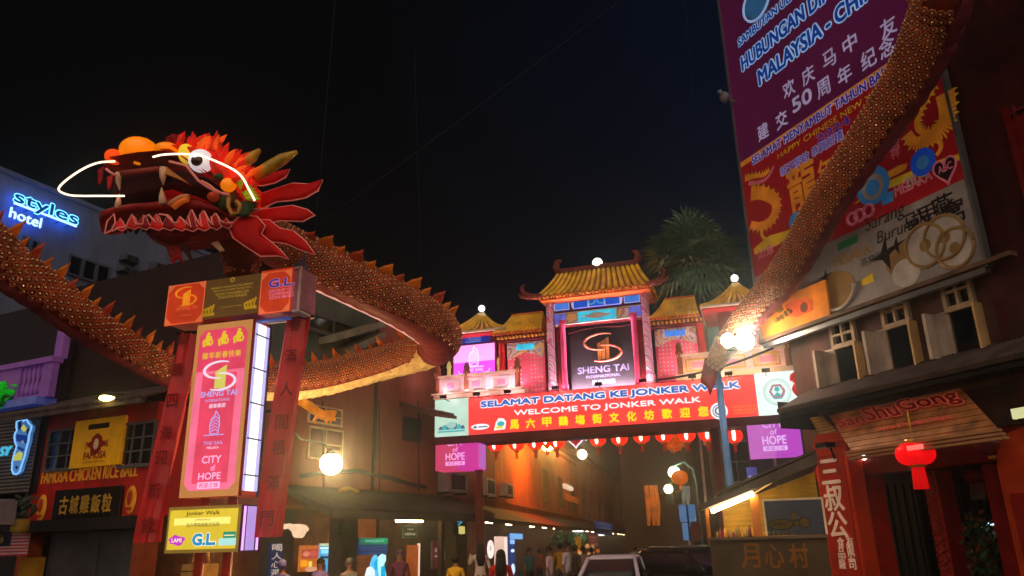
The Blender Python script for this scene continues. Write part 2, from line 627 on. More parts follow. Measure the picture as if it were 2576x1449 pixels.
# balustrades with panels
for s_, (ua, ub) in ((0, (-5.15, -2.45)), (1, (2.55, 5.55))):
    b = MB()
    b.box(G, ua, ub, 6.3, 6.82, -0.02, 0.06, 0)
    n = 3
    for i in range(n):
        a = ua + 0.15 + (ub - ua - 0.15) * i / n
        e = a + (ub - ua) / n - 0.25
        for (x0, x1, y0, y1) in ((a, e, 6.36, 6.41), (a, e, 6.7, 6.75), (a, a + 0.05, 6.41, 6.7), (e - 0.05, e, 6.41, 6.7)):
            b.box(G, x0, x1, y0, y1, 0.062, 0.085, 1)
        b.box(G, a + 0.2, e - 0.2, 6.47, 6.64, 0.062, 0.078, 2)
        for k in range(5):
            x = a + 0.09 + k * 0.03
            b.box(G, x, x + 0.015, 6.44, 6.67, 0.062, 0.076, 1)
            b.box(G, e - 0.09 - k * 0.03 - 0.015, e - 0.09 - k * 0.03, 6.44, 6.67, 0.062, 0.076, 1)
    b.box(G, ua - 0.06, ub + 0.06, 6.82, 6.9, -0.05, 0.1, 3)
    b.build('balustrade', [balustrade, white_paint if s_ == 0 else gold_paint, pink_lit, cream], gate)
    for u in ((ua, (ua + ub) / 2 - 0.35, ub) if s_ == 0 else (ua, ub)):
        b = MB()
        b.lathe(G.pt(u, 6.3, 0.02), [(0.09, 0), (0.09, 0.62), (0.12, 0.64), (0.12, 0.7), (0.08, 0.74), (0.1, 0.82), (0.06, 0.95), (0.0, 1.0)], 12)
        b.build('newel_post', M('newel_brown', (150, 84, 50), 0.5), gate)
# wash lights standing on the deck behind the balustrades, shining up the walls
for ua, ub in ((-5.0, -2.5), (2.6, 5.3)):
    b = MB()
    b.box(G, ua, ub, 6.32, 6.4, -0.22, -0.12, 0)
    b.box(G, ua + 0.02, ub - 0.02, 6.402, 6.41, -0.21, -0.13, 1)
    b.build('wash_light', [black_metal, wash], gate)
b = MB()
b.box(G, -1.2, 1.5, 6.142, 6.15, -0.4, -0.1, 0)
b.box(G, -1.18, 1.48, 6.151, 6.155, -0.38, -0.12, 1)
b.build('wash_light', [black_metal, wash], gate)

for k in range(4):
    b = MB(); u = -4.8 + k * 0.72
    b.box(G, u - .06, u + .06, 6.302, 6.33, 0.2, 0.27, 0); b.box(G, u - .05, u + .05, 6.331, 6.334, 0.205, 0.265, 1)
    b.build('ledge_spot', [black_metal, glow('spot_rose', (255, 214, 220), 75)], gate)
# small floodlights on short arms along the top of the lettered beam, turned back towards the gate
for k, u in enumerate((-4.7, -3.6, -2.6, -1.1, 0.2, 1.5, 2.9, 3.9, 4.9)):
    b = MB()
    c = G.pt(u, 6.13, .62)
    b.tube([G.pt(u, 6.05, .1), G.pt(u, 6.06, .5), c], .014, 5, 0)
    X = Ax(c, G.a, (V((0, 0, 1)) * .8 + G.n * .6).normalized())
    b.box(X, -.11, .11, -.05, .05, -.0, .05, 0)
    b.box(X, -.1, .1, -.045, .045, -.006, -.002, 1)
    b.build('beam_floodlight', [black_metal, glow('flood_rose' if k < 3 else 'flood_clear' if k < 6 else 'flood_warm', ((255, 190, 210), (255, 236, 236), (255, 210, 170))[0 if k < 3 else 1 if k < 6 else 2], 120)], gate)
# side bays
def bay(r0, top_l, top_r, rl, rr):
    u0, u1, v0, v1 = r0
    w = -0.35
    q = MB()
    q.box(G, u0, u1, 6.15, v1, w - 0.2, w, 0)
    nu, nv = 10, 10
    for i in range(nu):
        for j in range(nv):
            if abs(i - nu / 2 + 0.5) < 0.6: continue
            cu = u0 + 0.1 + (u1 - u0 - 0.2) * i / (nu - 1); cv = 6.3 + (v1 - 0.42 - 6.3) * j / (nv - 1)
            q.ball(G.pt(cu, cv, w + 0.005), 0.026, 1, 8, 5)
    q.box(G, u0, u1, v1 - 0.36, v1 - 0.02, w + 0.003, w + 0.05, 2)
    q.prism(G, [(u0, v1 - 0.37), (u0, v1 - 0.55), (u0 + 0.2, v1 - 0.5), (u0 + 0.4, v1 - 0.4), (u0 + 0.6, v1 - 0.37)], w + 0.003, w + 0.04, 2)
    q.prism(G, [(u1, v1 - 0.37), (u1 - 0.6, v1 - 0.37), (u1 - 0.4, v1 - 0.4), (u1 - 0.2, v1 - 0.5), (u1, v1 - 0.55)], w + 0.003, w + 0.04, 2)
    q.box(G, u0 + 0.32, u1 - 0.32, v1 - 0.28, v1 - 0.1, w + 0.052, w + 0.07, 3)
    q.build('bay_wall', [pink_wall, white_paint, cloud_art, frieze_teal if rl else frieze_blue], gate)
    q = MB()
    q.box(G, u0 - 0.25, u1 + 0.25, v1, v1 + 0.2, w - 0.1, w + 0.25, 0)
    for i in range(14):
        u = u0 - 0.2 + (u1 - u0 + 0.4) * i / 13
        q.box(G, u - 0.03, u + 0.03, v1 + 0.06, v1 + 0.12, w + 0.25, w + 0.4, 1)
    q.build('eave_bracket', [dark_red, gold_paint], gate)
    q = MB()
    ea, eb = top_l, top_r
    lattice_tiles(q, G.pt(ea, v1 + 0.2, w + 0.55), G.pt(eb, v1 + 0.2, w + 0.55), G.pt(ea + 0.42, v1 + 0.95, w - 0.25), G.pt(eb - 0.12, v1 + 0.95, w - 0.25), 13, 0, 0.06, 0.05, 1)
    lattice_tiles(q, G.pt(eb, v1 + 0.2, w - 1.05), G.pt(ea, v1 + 0.2, w - 1.05), G.pt(eb - 0.12, v1 + 0.95, w - 0.25), G.pt(ea + 0.42, v1 + 0.95, w - 0.25), 13, 0, 0.06, 0.05, 1)
    for i in range(14):
        u = ea + (eb - ea) * i / 13
        q.ball(G.pt(u, v1 + 0.17, w + 0.56), (0.05, 0.05, 0.05), 2, 8, 5)
    q.tube([G.pt(ea + 0.38, v1 + 0.97, w - 0.25), G.pt(eb - 0.1, v1 + 0.97, w - 0.25)], 0.07, 8, 2)
    q.build('bay_roof', [gold_tile, gold_deck, M('ridge_orange', (226, 110, 40), 0.45)], gate)
rl = G.rect(c3(800, 920), c3(1165, 1380), -0.35)
bay(rl, G.uv(c3(690, 915))[0], rl[1] + 0.02, True, 0)
rr_ = G.rect(c4(372, 790), c4(815, 1270), -0.35)
bay(rr_, rr_[0] - 0.02, rr_[1] + 0.12, False, 0)
for cu in (rl[0] - 0.16, rr_[1] + 0.14):
    q = MB()
    q.lathe(G.pt(cu, 6.14, -0.25), [(0.13, 0), (0.13, 0.1), (0.1, 0.14), (0.1, rl[3] - 6.2), (0.13, rl[3] - 6.14)], 12)
    q.build('side_column', red_paint, gate)

# centre bay
u0, _ = G.uv(c3(1210, 800)); u1, _ = G.uv(c3(2110, 700))
vt = G.uv(c3(1210, 520))[1]
for cu in (u0, u1):
    q = MB()
    q.lathe(G.pt(cu, 6.14, 0.02), [(0.15, 0.0), (0.15, 0.22), (0.12, 0.26), (0.12, vt - 6.35), (0.135, vt - 6.3), (0.135, vt - 6.14), (0.06, vt - 6.0), (0.0, vt - 5.95)], 16)
    q.build('patterned_column', column_art, gate)
    q = MB()
    s_ = 1 if cu == u0 else -1
    q.lathe(G.pt(cu + 0.38 * s_, 6.14, 0.0), [(0.11, 0), (0.11, 0.16), (0.085, 0.18), (0.085, 2.0), (0.11, 2.02), (0.11, 2.2)], 12)
    q.build('pink_column', M('pink_column', (240, 84, 130), 0.45, var=0.1), gate)
r = G.rect(c3(1265, 760), c3(2055, 690))
q = MB()
f1 = G.uv(c3(1270, 640))[1]; f0 = G.uv(c3(1270, 755))[1]
q.box(G, u0 + 0.12, u1 - 0.12, f0 - 0.02, f1, -0.25, -0.02, 0)
q.box(G, u0 + 0.14, u0 + 0.5, f0 + 0.03, f1 - 0.04, -0.018, 0.02, 1)
q.box(G, u1 - 0.5, u1 - 0.14, f0 + 0.03, f1 - 0.04, -0.018, 0.02, 1)
q.box(G, u0 + 0.52, u0 + 0.86, f0 + 0.05, f1 - 0.06, -0.018, 0.03, 2)
q.box(G, u1 - 0.86, u1 - 0.52, f0 + 0.05, f1 - 0.06, -0.018, 0.03, 2)
q.box(G, u0 + 0.9, u1 - 0.9, f0 + 0.03, f1 - 0.04, -0.018, 0.025, 3)
q.prism(G, [(u0 + 1.0, f0 + 0.2), ((u0 + u1) / 2, f1 - 0.1), (u1 - 1.0, f0 + 0.2), ((u0 + u1) / 2, f0 + 0.1)], 0.026, 0.04, 4)
for y_ in (f0 + .0, f1 - .035): q.box(G, u0 + .13, u1 - .13, y_, y_ + .025, -.017, .045, 4)
for x_ in (u0 + .5, u0 + .87, u1 - .89, u1 - .52): q.box(G, x_, x_ + .018, f0 + .026, f1 - .036, -.017, .045, 4)
q.build('lower_frieze', [dark_red, frieze_violet, cloud_art, frieze_teal, white_paint], gate)
q = MB()
g0 = f1 + 0.1; g1 = g0 + 0.44
q.box(G, u0 + 0.12, u1 - 0.12, f1 + 0.0, g1 + 0.12, -0.3, -0.08, 0)
def crown(a, e, mi):
    h = g1 - g0
    pl = [(a, g0), (e, g0), (e, g0 + h * 0.6), (a + (e - a) * 0.86, g1), (a + (e - a) * 0.7, g0 + h * 0.62), (a + (e - a) * 0.5, g1 - 0.02), (a + (e - a) * 0.3, g0 + h * 0.62), (a + (e - a) * 0.14, g1), (a, g0 + h * 0.6)]
    q.prism(G, pl, -0.078, 0.0, mi)
    q.tube([G.pt(x_, y_, .005) for x_, y_ in pl + pl[:1]], .013, 5, 3)
crown(u0 + 0.15, u0 + 0.62, 1); crown(u1 - 0.62, u1 - 0.15, 1)
a, e = u0 + 0.74, u1 - 0.74
q.prism(G, [(a, g0), (e, g0), (e + 0.05, g0 + 0.1), (e + 0.05, g1), (a - 0.05, g1), (a - 0.05, g0 + 0.1)], -0.078, -0.03, 3)
crown(a + 0.02, a + (e - a) * 0.32, 2); crown(e - (e - a) * 0.32, e - 0.02, 2); crown(a + (e - a) * 0.34, a + (e - a) * 0.66, 2)
for k in (0.4, 0.6):
    ring(q, G, a + (e - a) * k, g0 + 0.2, 0.12, 0.02, 0.02, 4, 12)
q.build('upper_frieze', [dark_red, frieze_blue, M('frieze_deep', (10, 96, 240), 0.4, var=0.15, emit=0.4), M('frieze_rim', (214, 206, 244), 0.4, emit=0.4), M('frieze_aqua', (90, 220, 230), 0.4, emit=0.3)], gate)  # frieze paint glows in place of floodlight
# black board in the opening with its logo
q = MB()
q.box(G, u0 + 0.5, u1 - 0.5, 6.14, f0 - 0.04, -0.5, -0.42, 0)
q.box(G, u0 + 0.12, u0 + 0.3, 6.14, f0, -0.6, -0.2, 1)
q.box(G, u1 - 0.3, u1 - 0.12, 6.14, f0, -0.6, -0.2, 1)
q.tube([G.pt(u0 + 0.45, f0 - 0.2, -0.38), G.pt(u0 + 0.9, f0 - 0.1, -0.38), G.pt((u0 + u1) / 2, f0 - 0.06, -0.38), G.pt(u1 - 0.9, f0 - 0.12, -0.38), G.pt(u1 - 0.45, f0 - 0.06, -0.38)], 0.02, 5, 1)
bd = q.build('name_board', [M('board_black', (40, 38, 44), 0.55, var=0.15), dark_red], gate)
def s_logo(b, fr, u, v, h, w, m_ring, m_bar):
    """two swooping arcs round three upright bars"""
    for k, (du, dv, sg) in enumerate(((0, 0.2, 1), (0, -0.2, -1))):
        pts = []; rad = []
        for i in range(15):
            t = R(60 + 215 * i / 14) if sg > 0 else R(-120 + 215 * i / 14)
            pts.append(fr.pt(u + 0.62 * h * math.cos(t), v + dv * h + 0.28 * h * math.sin(t), w + 0.02))
            rad.append(h * (0.018 + 0.03 * math.sin(PI * i / 14)))
        b.tube(pts, rad, 6, m_ring)
    for k in range(3):
        x = u - 0.18 * h + 0.14 * h * k
        b.prism(fr, [(x, v - 0.42 * h), (x + 0.12 * h, v - 0.4 * h), (x + 0.12 * h, v + (0.2 + 0.07 * k) * h), (x, v + (0.15 + 0.07 * k) * h)], w, w + 0.015, m_bar)
q = MB()
uu, vv = G.uv(c3(1700, 960), -0.42)
s_logo(q, G, uu, vv, 0.92, -0.40, 0, 1)
tpx(q, G, 'SHENG TAI', c3(1465, 1215), c3(1950, 1180), c3(1465, 1150), -0.415, 2, 0.02)
tpx(q, G, 'INTERNATIONAL', c3(1545, 1252), c3(1870, 1225), c3(1545, 1225), -0.415, 2, 0.01)
tpx(q, G, '盛泰集团', c3(1600, 1310), c3(1815, 1290), c3(1600, 1268), -0.415, 2, 0.02)
q.build('lettering', [M('logo_copper', (196, 110, 92), 0.4, emit=0.08), M('logo_bar', (190, 120, 60), 0.4, emit=0.06), M('logo_lilac', (122, 120, 160), 0.4, emit=0.05)], bd)
# main roof
el, ev = G.uv(c3(1085, 485), 0.55); er, _ = G.uv(c3(2150, 375), 0.55)
ra, rv = G.uv(c3(1285, 268), -0.3); rb, _ = G.uv(c3(2015, 195), -0.3)
q = MB()
lattice_tiles(q, G.pt(el, ev, 0.55), G.pt(er, ev, 0.55), G.pt(ra, rv, -0.3), G.pt(rb, rv, -0.3), 17, 0, 0.1, 0.065, 1)
lattice_tiles(q, G.pt(er, ev, -1.15), G.pt(el, ev, -1.15), G.pt(rb, rv, -0.3), G.pt(ra, rv, -0.3), 17, 0, 0.1, 0.065, 1)
lattice_tiles(q, G.pt(er, ev, 0.55), G.pt(er, ev, -1.15), G.pt(rb, rv, -0.3), G.pt(rb, rv, -0.31), 8, 0, 0.05, 0.05, 1)
lattice_tiles(q, G.pt(el, ev, -1.15), G.pt(el, ev, 0.55), G.pt(ra, rv, -0.31), G.pt(ra, rv, -0.3), 8, 0, 0.05, 0.05, 1)
for i in range(18):
    u = el + (er - el) * i / 17
    q.ball(G.pt(u, ev - 0.03, 0.56), 0.065, 2, 8, 5)
    if i < 17: q.prism(G, [(u + 0.05, ev), (u + (er - el) / 34, ev - 0.11), (u + (er - el) / 17 - 0.05, ev)], 0.53, 0.56, 0)
q.box(G, el + 0.05, er - 0.05, ev - 0.12, ev - 0.02, -1.1, 0.5, 2)
q.build('main_roof', [gold_tile, gold_deck, M('ridge_orange', (226, 110, 40), 0.45)], gate)
brown_orn = M('ornament_brown', (122, 58, 40), 0.55, var=0.3, scale=6)
q = MB()
q.box(G, ra - 0.05, rb + 0.05, rv - 0.02, rv + 0.14, -0.4, -0.2, 0)
q.build('ridge', brown_orn, gate)
for (u, s_) in ((ra, -1), (rb, 1)):
    q = MB()
    q.tube([G.pt(u, rv + 0.05, -0.3), G.pt(u + 0.08 * s_, rv + 0.25, -0.3), G.pt(u + 0.02 * s_, rv + 0.42, -0.3), G.pt(u - 0.1 * s_, rv + 0.46, -0.3)], [0.13, 0.12, 0.09, 0.05], 8)
    q.build('ridge_ornament', brown_orn, gate)
    q = MB()
    ue = el if s_ < 0 else er
    q.tube([G.pt(ue - 0.1 * s_, ev + 0.02, 0.5), G.pt(ue + 0.22 * s_, ev + 0.02, 0.62), G.pt(ue + 0.42 * s_, ev + 0.14, 0.7), G.pt(ue + 0.46 * s_, ev + 0.32, 0.72), G.pt(ue + 0.36 * s_, ev + 0.4, 0.72)], [0.1, 0.11, 0.09, 0.07, 0.03], 8)
    q.tube([G.pt(ue + 0.2 * s_, ev - 0.02, 0.62), G.pt(ue + 0.5 * s_, ev + 0.02, 0.7), G.pt(ue + 0.58 * s_, ev + 0.12, 0.72)], [0.08, 0.06, 0.02], 8)
    q.build('eave_ornament', brown_orn, gate)
ug, vg = G.uv(c3(1650, 163), -0.3)
q = MB()
q.lathe(G.pt(ug, rv + 0.12, -0.3), [(0.1, 0), (0.06, 0.06), (0.05, 0.1)], 12, 1)
q.ball(G.pt(ug, vg, -0.3), 0.165, 0, 20, 12)
q.build('globe_lamp', [globe_white, brown_orn], gate)

# pagoda towers with screens
screen_pink = M('screen_pink', (240, 150, 225), 0.3, emit=0.9, ec=(246, 158, 226), var=0.05)
screen_purple = M('screen_purple', (190, 60, 235), 0.3, emit=0.9, ec=(196, 66, 236), var=0.08)
white_lit = glow('white_lit', (255, 240, 255), 1.0)
def tower(uc, uw, w0):
    """uc centre, uw half width; front at w0"""
    fr = G
    q = MB()
    q.box(fr, uc - uw - 0.12, uc + uw + 0.12, 6.14, 6.55, w0 - 2 * uw, w0 + 0.02, 0)
    q.box(fr, uc - uw, uc + uw, 6.55, 8.3, w0 - 2 * uw, w0, 0)
    q.build('tower_body', M('tower_maroon', (110, 24, 34), 0.5), gate)
    for s_ in (-1, 1):
        q = MB()
        q.lathe(fr.pt(uc + s_ * (uw + 0.1), 6.14, w0 + 0.05), [(0.1, 0), (0.1, 0.3), (0.06, 0.32), (0.06, 1.05), (0.09, 1.1), (0.05, 1.25), (0, 1.32)], 10)
        q.build('lamp_post', glow('post_yellow', (236, 200, 110), 0.55), gate)
    q = MB()
    vt = 8.3
    lo = uw + 0.42
    A = [fr.pt(uc - lo, vt, w0 + 0.42), fr.pt(uc + lo, vt, w0 + 0.42), fr.pt(uc + lo, vt, w0 - 2 * uw - 0.42), fr.pt(uc - lo, vt, w0 - 2 * uw - 0.42)]
    ap = fr.pt(uc, vt + 0.92, w0 - uw)
    tops = [ap + (p - ap) * 0.06 for p in A]
    for i in range(4):
        j = (i + 1) % 4
        lattice_tiles(q, A[i], A[j], tops[i], tops[j], 9, 0, 0.13, 0.05, 1)
        q.tube([A[i].lerp(A[j], k / 8) - V((0, 0, 0.03)) for k in range(9)], 0.05, 6, 2)
    q.add([p - V((0, 0, 0.12)) for p in A] + A, [(0, 1, 2, 3), (0, 1, 5, 4), (1, 2, 6, 5), (2, 3, 7, 6), (3, 0, 4, 7)], 3)
    q.build('tower_roof', [gold_tile, gold_deck, cream, red_paint], gate)
    q = MB()
    q.ball(ap + V((0, 0, 0.17)), 0.115, 0, 16, 10)
    q.lathe(ap - V((0, 0, 0.05)), [(0.07, 0), (0.04, 0.1)], 10, 1)
    q.build('globe_lamp', [globe_white, brown_orn], gate)
r = G.rect(c3(265, 945), c3(655, 1215), 0)
uc = (r[0] + r[1]) / 2
tower(uc, (r[1] - r[0]) / 2 + 0.06, -0.32)
vr = G.uv(c3(265, 945))[1]
q = MB()
v0, v1 = G.uv(c3(265, 1228))[1], G.uv(c3(265, 935))[1]
vm = v0 + (v1 - v0) * 0.45
q.box(G, r[0], r[1], vm, v1, -0.317, -0.27, 0)
q.box(G, r[0], r[1], v0, vm, -0.317, -0.27, 1)
q.box(G, r[0] + 0.15, r[1] - 0.15, v1 + 0.06, v1 + 0.35, -0.317, -0.28, 2)
sc = q.build('display_screen', [screen_pink, screen_purple, M('plaque_blue', (30, 44, 150), 0.4, emit=0.35)], gate)
def sail_logo(b, fr, u, v, h, w, mi):
    """outlined sail-shaped tower with hatching above a wave base"""
    o = [(0, 0.5), (0.16, 0.3), (0.2, 0.0), (0.17, -0.3), (-0.17, -0.3), (-0.2, 0.0), (-0.16, 0.22), (-0.04, 0.33)]
    b.tube([fr.pt(u + x * h, v + y * h, w) for x, y in o + o[:1]], h * 0.022, 5, mi)
    for k in range(5):
        y = -0.24 + k * 0.11
        b.tube([fr.pt(u - 0.14 * h, v + y * h, w), fr.pt(u + 0.02 * h, v + (y + 0.1) * h, w), fr.pt(u + 0.14 * h, v + (y + 0.02) * h, w)], h * 0.018, 5, mi)
    b.box(fr, u - 0.42 * h, u + 0.42 * h, v - 0.36 * h, v - 0.33 * h, w - 0.005, w + 0.005, mi)
q = MB()
sail_logo(q, G, uc - 0.0, v0 + (v1 - v0) * 0.55, 0.8, -0.262, 0)
tbox(q, G, 'THE SAIL', uc - 0.3, uc + 0.34, v0 + 0.14, v0 + 0.24, -0.262, 0, 0.01)
for s_ in (-1, 1):
    q.tube([G.pt(uc + s_ * 0.55, v0 + 0.2, -0.262), G.pt(uc + s_ * 0.48, v0 + 0.1, -0.262), G.pt(uc + s_ * 0.25, v0 + 0.06, -0.262), G.pt(uc + s_ * 0.1, v0 + 0.08, -0.262)], 0.014, 5, 0)
ring(q, G, uc - 0.02, v1 + 0.2, 0.36, 0.012, -0.27, 1, 4, 0.14, PI / 4, PI / 4 + 2 * PI)
tbox(q, G, 'MELAKA', uc - 0.2, uc + 0.2, v1 + 0.13, v1 + 0.26, -0.275, 1, 0.01)
q.build('lettering', [white_lit, glow('plaque_text', (120, 150, 240), 0.7)], sc)
ut = G.uv(c4(1140, 380), -0.5)[0]
tower(ut, 0.62, -0.32)

# ------------------------------------------------------------------ welcome sign on the beam
sign_red = M('sign_red', (238, 62, 58), 0.4, emit=0.85, ec=(240, 60, 56), var=0.14, scale=1.3)
sign_pale = glow('sign_pale', (206, 240, 218), .8, 0.16, 1.5)
sign_white = glow('sign_white', (236, 252, 246), .9, 0.08)
ink_blue = glow('ink_blue', (0, 92, 180), 1.0)
ink_white = glow('ink_white', (252, 250, 252), 1.0)
ink_yellow = glow('ink_yellow', (250, 222, 20), .95)
ink_green = glow('ink_green', (40, 120, 100), 0.8)
ink_teal = glow('ink_teal', (60, 190, 190), 0.8)
ws = thing('welcome_sign', 'long red lit welcome sign with blue and white lettering on the beam of the gate', 'sign', G.pt(0, 4.97, 0.03))
uL, vB = G.uv(c5(150, 750)); uR0 = G.uv(c5(522, 735))[0]; uR1 = G.uv(c6(1570, 300))[0]; uE = G.uv(c6(2000, 60))[0]
vT = 6.1
q = MB(); q.box(G, uR0, uR1, 4.97, vT, -0.02, 0.1, 0); q.build('sign_face', sign_red, ws)
q = MB(); q.box(G, uL, uR0 - 0.01, 4.97, vT + 0.02, -0.02, 0.11, 0); q.build('emblem_panel', sign_pale, ws)
q = MB(); q.box(G, uR1 + 0.01, uE, 4.97, vT + 0.05, -0.02, 0.13, 0); q.build('emblem_panel', sign_white, ws)
q = MB()
tpx(q, G, 'SELAMAT DATANG KE JONKER WALK', c5(645, 452), c6(1400, 240), c5(645, 362), 0.104, 0, 0.05, outline=(1, 0.07), dw=0.004)
tpx(q, G, 'WELCOME TO JONKER WALK', c5(1015, 540), c6(965, 405), c5(1015, 462), 0.104, 1, 0.025)
u0, v0 = G.uv(c5(975, 668), 0.1); u1 = G.uv(c6(1040, 525), 0.1)[0]; v1 = G.uv(c5(975, 585), 0.1)[1]
zh = '馬六甲鷄塲街文化坊歡迎您'
for i, ch in enumerate(zh):
    a = u0 + (u1 - u0 - 0.26) * i / (len(zh) - 1)
    tbox(q, G, ch, a - .02, a + 0.28, v0 - .02, v1 + 0.05, 0.104, 2, 0.06)
# small emblems along the bottom
uu, vv = G.uv(c5(640, 645), 0.1)
q.prism(G, circ(uu, vv, 0.3, 20, 0.09), 0.102, 0.106, 1)
q.prism(G, [(uu - 0.26, vv - 0.04), (uu - 0.16, vv + 0.05), (uu - 0.08, vv - 0.04)], 0.107, 0.11, 3)
q.box(G, uu - 0.06, uu + 0.24, vv - 0.025, vv + 0.015, 0.107, 0.11, 3)
uu, vv = G.uv(c5(860, 620), 0.1)
q.prism(G, [(uu - 0.2, vv - 0.17), (uu + 0.16, vv - 0.15), (uu + 0.2, vv + 0.08), (uu + 0.12, vv + 0.18), (uu - 0.04, vv + 0.2), (uu - 0.13, vv + 0.08)], 0.102, 0.106, 1)
q.prism(G, circ(uu + 0.03, vv + 0.02, 0.12, 16, 0.08), 0.107, 0.11, 4)
q.prism(G, [(uu - 0.14, vv - 0.13), (uu + 0.1, vv - 0.12), (uu + 0.08, vv - 0.05), (uu - 0.1, vv - 0.05)], 0.107, 0.11, 2)
uu, vv = G.uv(c6(1160, 470), 0.1)
q.prism(G, circ(uu, vv, 0.24), 0.102, 0.106, 1)
ring(q, G, uu, vv, 0.17, 0.018, 0.11, 3); ring(q, G, uu, vv, 0.1, 0.03, 0.11, 3)
a = G.uv(c6(1300, 420), 0.1)[0]; vv = G.uv(c6(1300, 440), 0.1)[1]
for k in range(3):
    tbox(q, G, ('MAJLIS BANDARAYA', 'MELAKA', 'BERSEJARAH')[k], a + 0.04 * k, a + 0.72 - 0.05 * k, vv - 0.09 * k, vv + 0.05 - 0.09 * k, 0.104, 5, 0.01)
# emblem panels' marks
uu = (uL + uR0) / 2; vv = 5.28
for i in range(7):
    x = uu - 0.42 + i * 0.12; h = 0.22 - 0.04 * abs(i - 3)
    q.prism(G, [(x - 0.02, vv - 0.12), (x + 0.16, vv - 0.12), (x + 0.08 + 0.03, vv + h - 0.1), (x + 0.02, vv + h - 0.12)], 0.114 + 0.002 * (i % 2), 0.12 + 0.002 * (i % 2), 4 if i % 2 else 3)
q.box(G, uu - 0.45, uu + 0.45, vv - 0.2, vv - 0.15, 0.114, 0.12, 4)
q.prism(G, circ(uu + 0.0, vv + 0.02, 0.16, 16, 0.1), 0.121, 0.126, 6)
uu = (uR1 + uE) / 2 + 0.02; vv = 5.58
ring(q, G, uu, vv, 0.36, 0.014, 0.134, 6, 30)
ring(q, G, uu, vv, 0.31, 0.008, 0.134, 6, 30)
ring(q, G, uu, vv + 0.02, 0.19, 0.035, 0.134, 7, 6)
q.prism(G, [(uu - 0.2, vv - 0.06), (uu - 0.1, vv - 0.2), (uu + 0.1, vv - 0.2), (uu + 0.2, vv - 0.06), (uu + 0.1, vv - 0.1), (uu, vv - 0.0), (uu - 0.1, vv - 0.1)], 0.14, 0.146, 4)
q.prism(G, circ(uu, vv + 0.08, 0.07, 12), 0.132, 0.138, 4)
q.build('lettering', [ink_blue, ink_white, ink_yellow, glow('ink_grey', (90, 104, 140), 0.8), ink_teal, glow('ink_orange', (250, 170, 50), 0.9), glow('ink_pale', (170, 214, 200), 0.8), glow('ink_rose', (190, 130, 140), 0.8)], ws)

# rosette at the right end
q = MB()
cr_, cv_ = G.uv(c6(2030, 110), 0.1)
P0 = G.pt(cr_, cv_, 0.15)
for k in range(16):
    d = V((random.gauss(0, 1), random.gauss(0, 1), random.gauss(0, 1))).normalized()
    q.ball(P0 + d * 0.16, (0.12, 0.12, 0.05), 0, 8, 5, axes=(d.orthogonal().normalized(), d.cross(d.orthogonal()).normalized(), d))
q.ball(P0 - V((0, 0, 0.3)), (0.18, 0.15, 0.2), 0, 10, 6, lump=0.3)
q.ball(P0, 0.16, 0, 10, 7)
tag(q.build('rosette', M('rosette_red', (235, 24, 16), 0.5, emit=0.25, var=0.3, scale=9)), 'bright red cloth rosette tied to the end of the welcome sign', 'rosette')

# city of hope light boxes below the beam
def hope_box(r, depth, label, m0, m1, tx, sidemat, uc2):
    u0, u1, v0, v1 = r
    t = thing('light_box', label, 'sign', G.pt((u0 + u1) / 2, v0, 0), 'lit boxes under the gate beam')
    q = MB()
    q.box(G, u0, u0 + (u1 - u0) * 0.5, v0, v1, -depth, 0.0, 0)
    q.box(G, u0 + (u1 - u0) * 0.5, u1, v0, v1, -depth, 0.0, 1)
    q.box(G, u1, u1 + 0.02, v0 + 0.04, v1 - 0.04, -depth + 0.06, -0.08, 2)
    q.build('box', [m0, m1, sidemat], t)
    q = MB()
    uc = u0 + (u1 - u0) * uc2; h = v1 - v0
    tbox(q, G, 'CITY', uc - 0.27, uc + 0.27, v0 + h * 0.73, v0 + h * 0.92, 0.006, 0, 0.015)
    tbox(q, G, 'of', uc - 0.09, uc + 0.1, v0 + h * 0.55, v0 + h * 0.7, 0.006, 0, 0.01)
    tbox(q, G, 'HOPE', uc - 0.32, uc + 0.32, v0 + h * 0.29, v0 + h * 0.52, 0.006, 0, 0.02)
    q.box(G, uc - 0.32, uc + 0.32, v0 + h * 0.13, v0 + h * 0.25, 0.004, 0.008, 0)
    tbox(q, G, '希望之城', uc - 0.26, uc + 0.26, v0 + h * 0.145, v0 + h * 0.235, 0.01, 1, 0.01)
    q.build('lettering', [tx, m1], t)
hope_box(G.rect(c5(145, 775), c5(615, 1108)), 0.75, 'red to magenta lit box reading city of hope on the post', glow('hope_red', (206, 60, 104), 0.85), glow('hope_magenta', (206, 48, 150), 0.85), glow('hope_ink', (238, 160, 226), 1.0), glow('hope_side', (190, 96, 190), 0.8), 0.47)
hope_box(G.rect(c6(1455, 560), c6(2090, 950)), 0.75, 'violet lit box reading city of hope beside the wooden eave', glow('hope_lilac', (198, 100, 190), 0.85), glow('hope_violet', (186, 70, 190), 0.85), glow('hope_ink_pale', (224, 176, 236), 1.0), glow('hope_side2', (150, 90, 180), 0.8), 0.5)

# ------------------------------------------------------------------ the dragon
HD = Fr(at(520, 480, 11.6), 100)
dragon = thing('dragon_sculpture', 'huge red and gold dragon with coiled scaly body and lit head above the sign tower', 'dragon', S.pt(0, 0, -1.2))

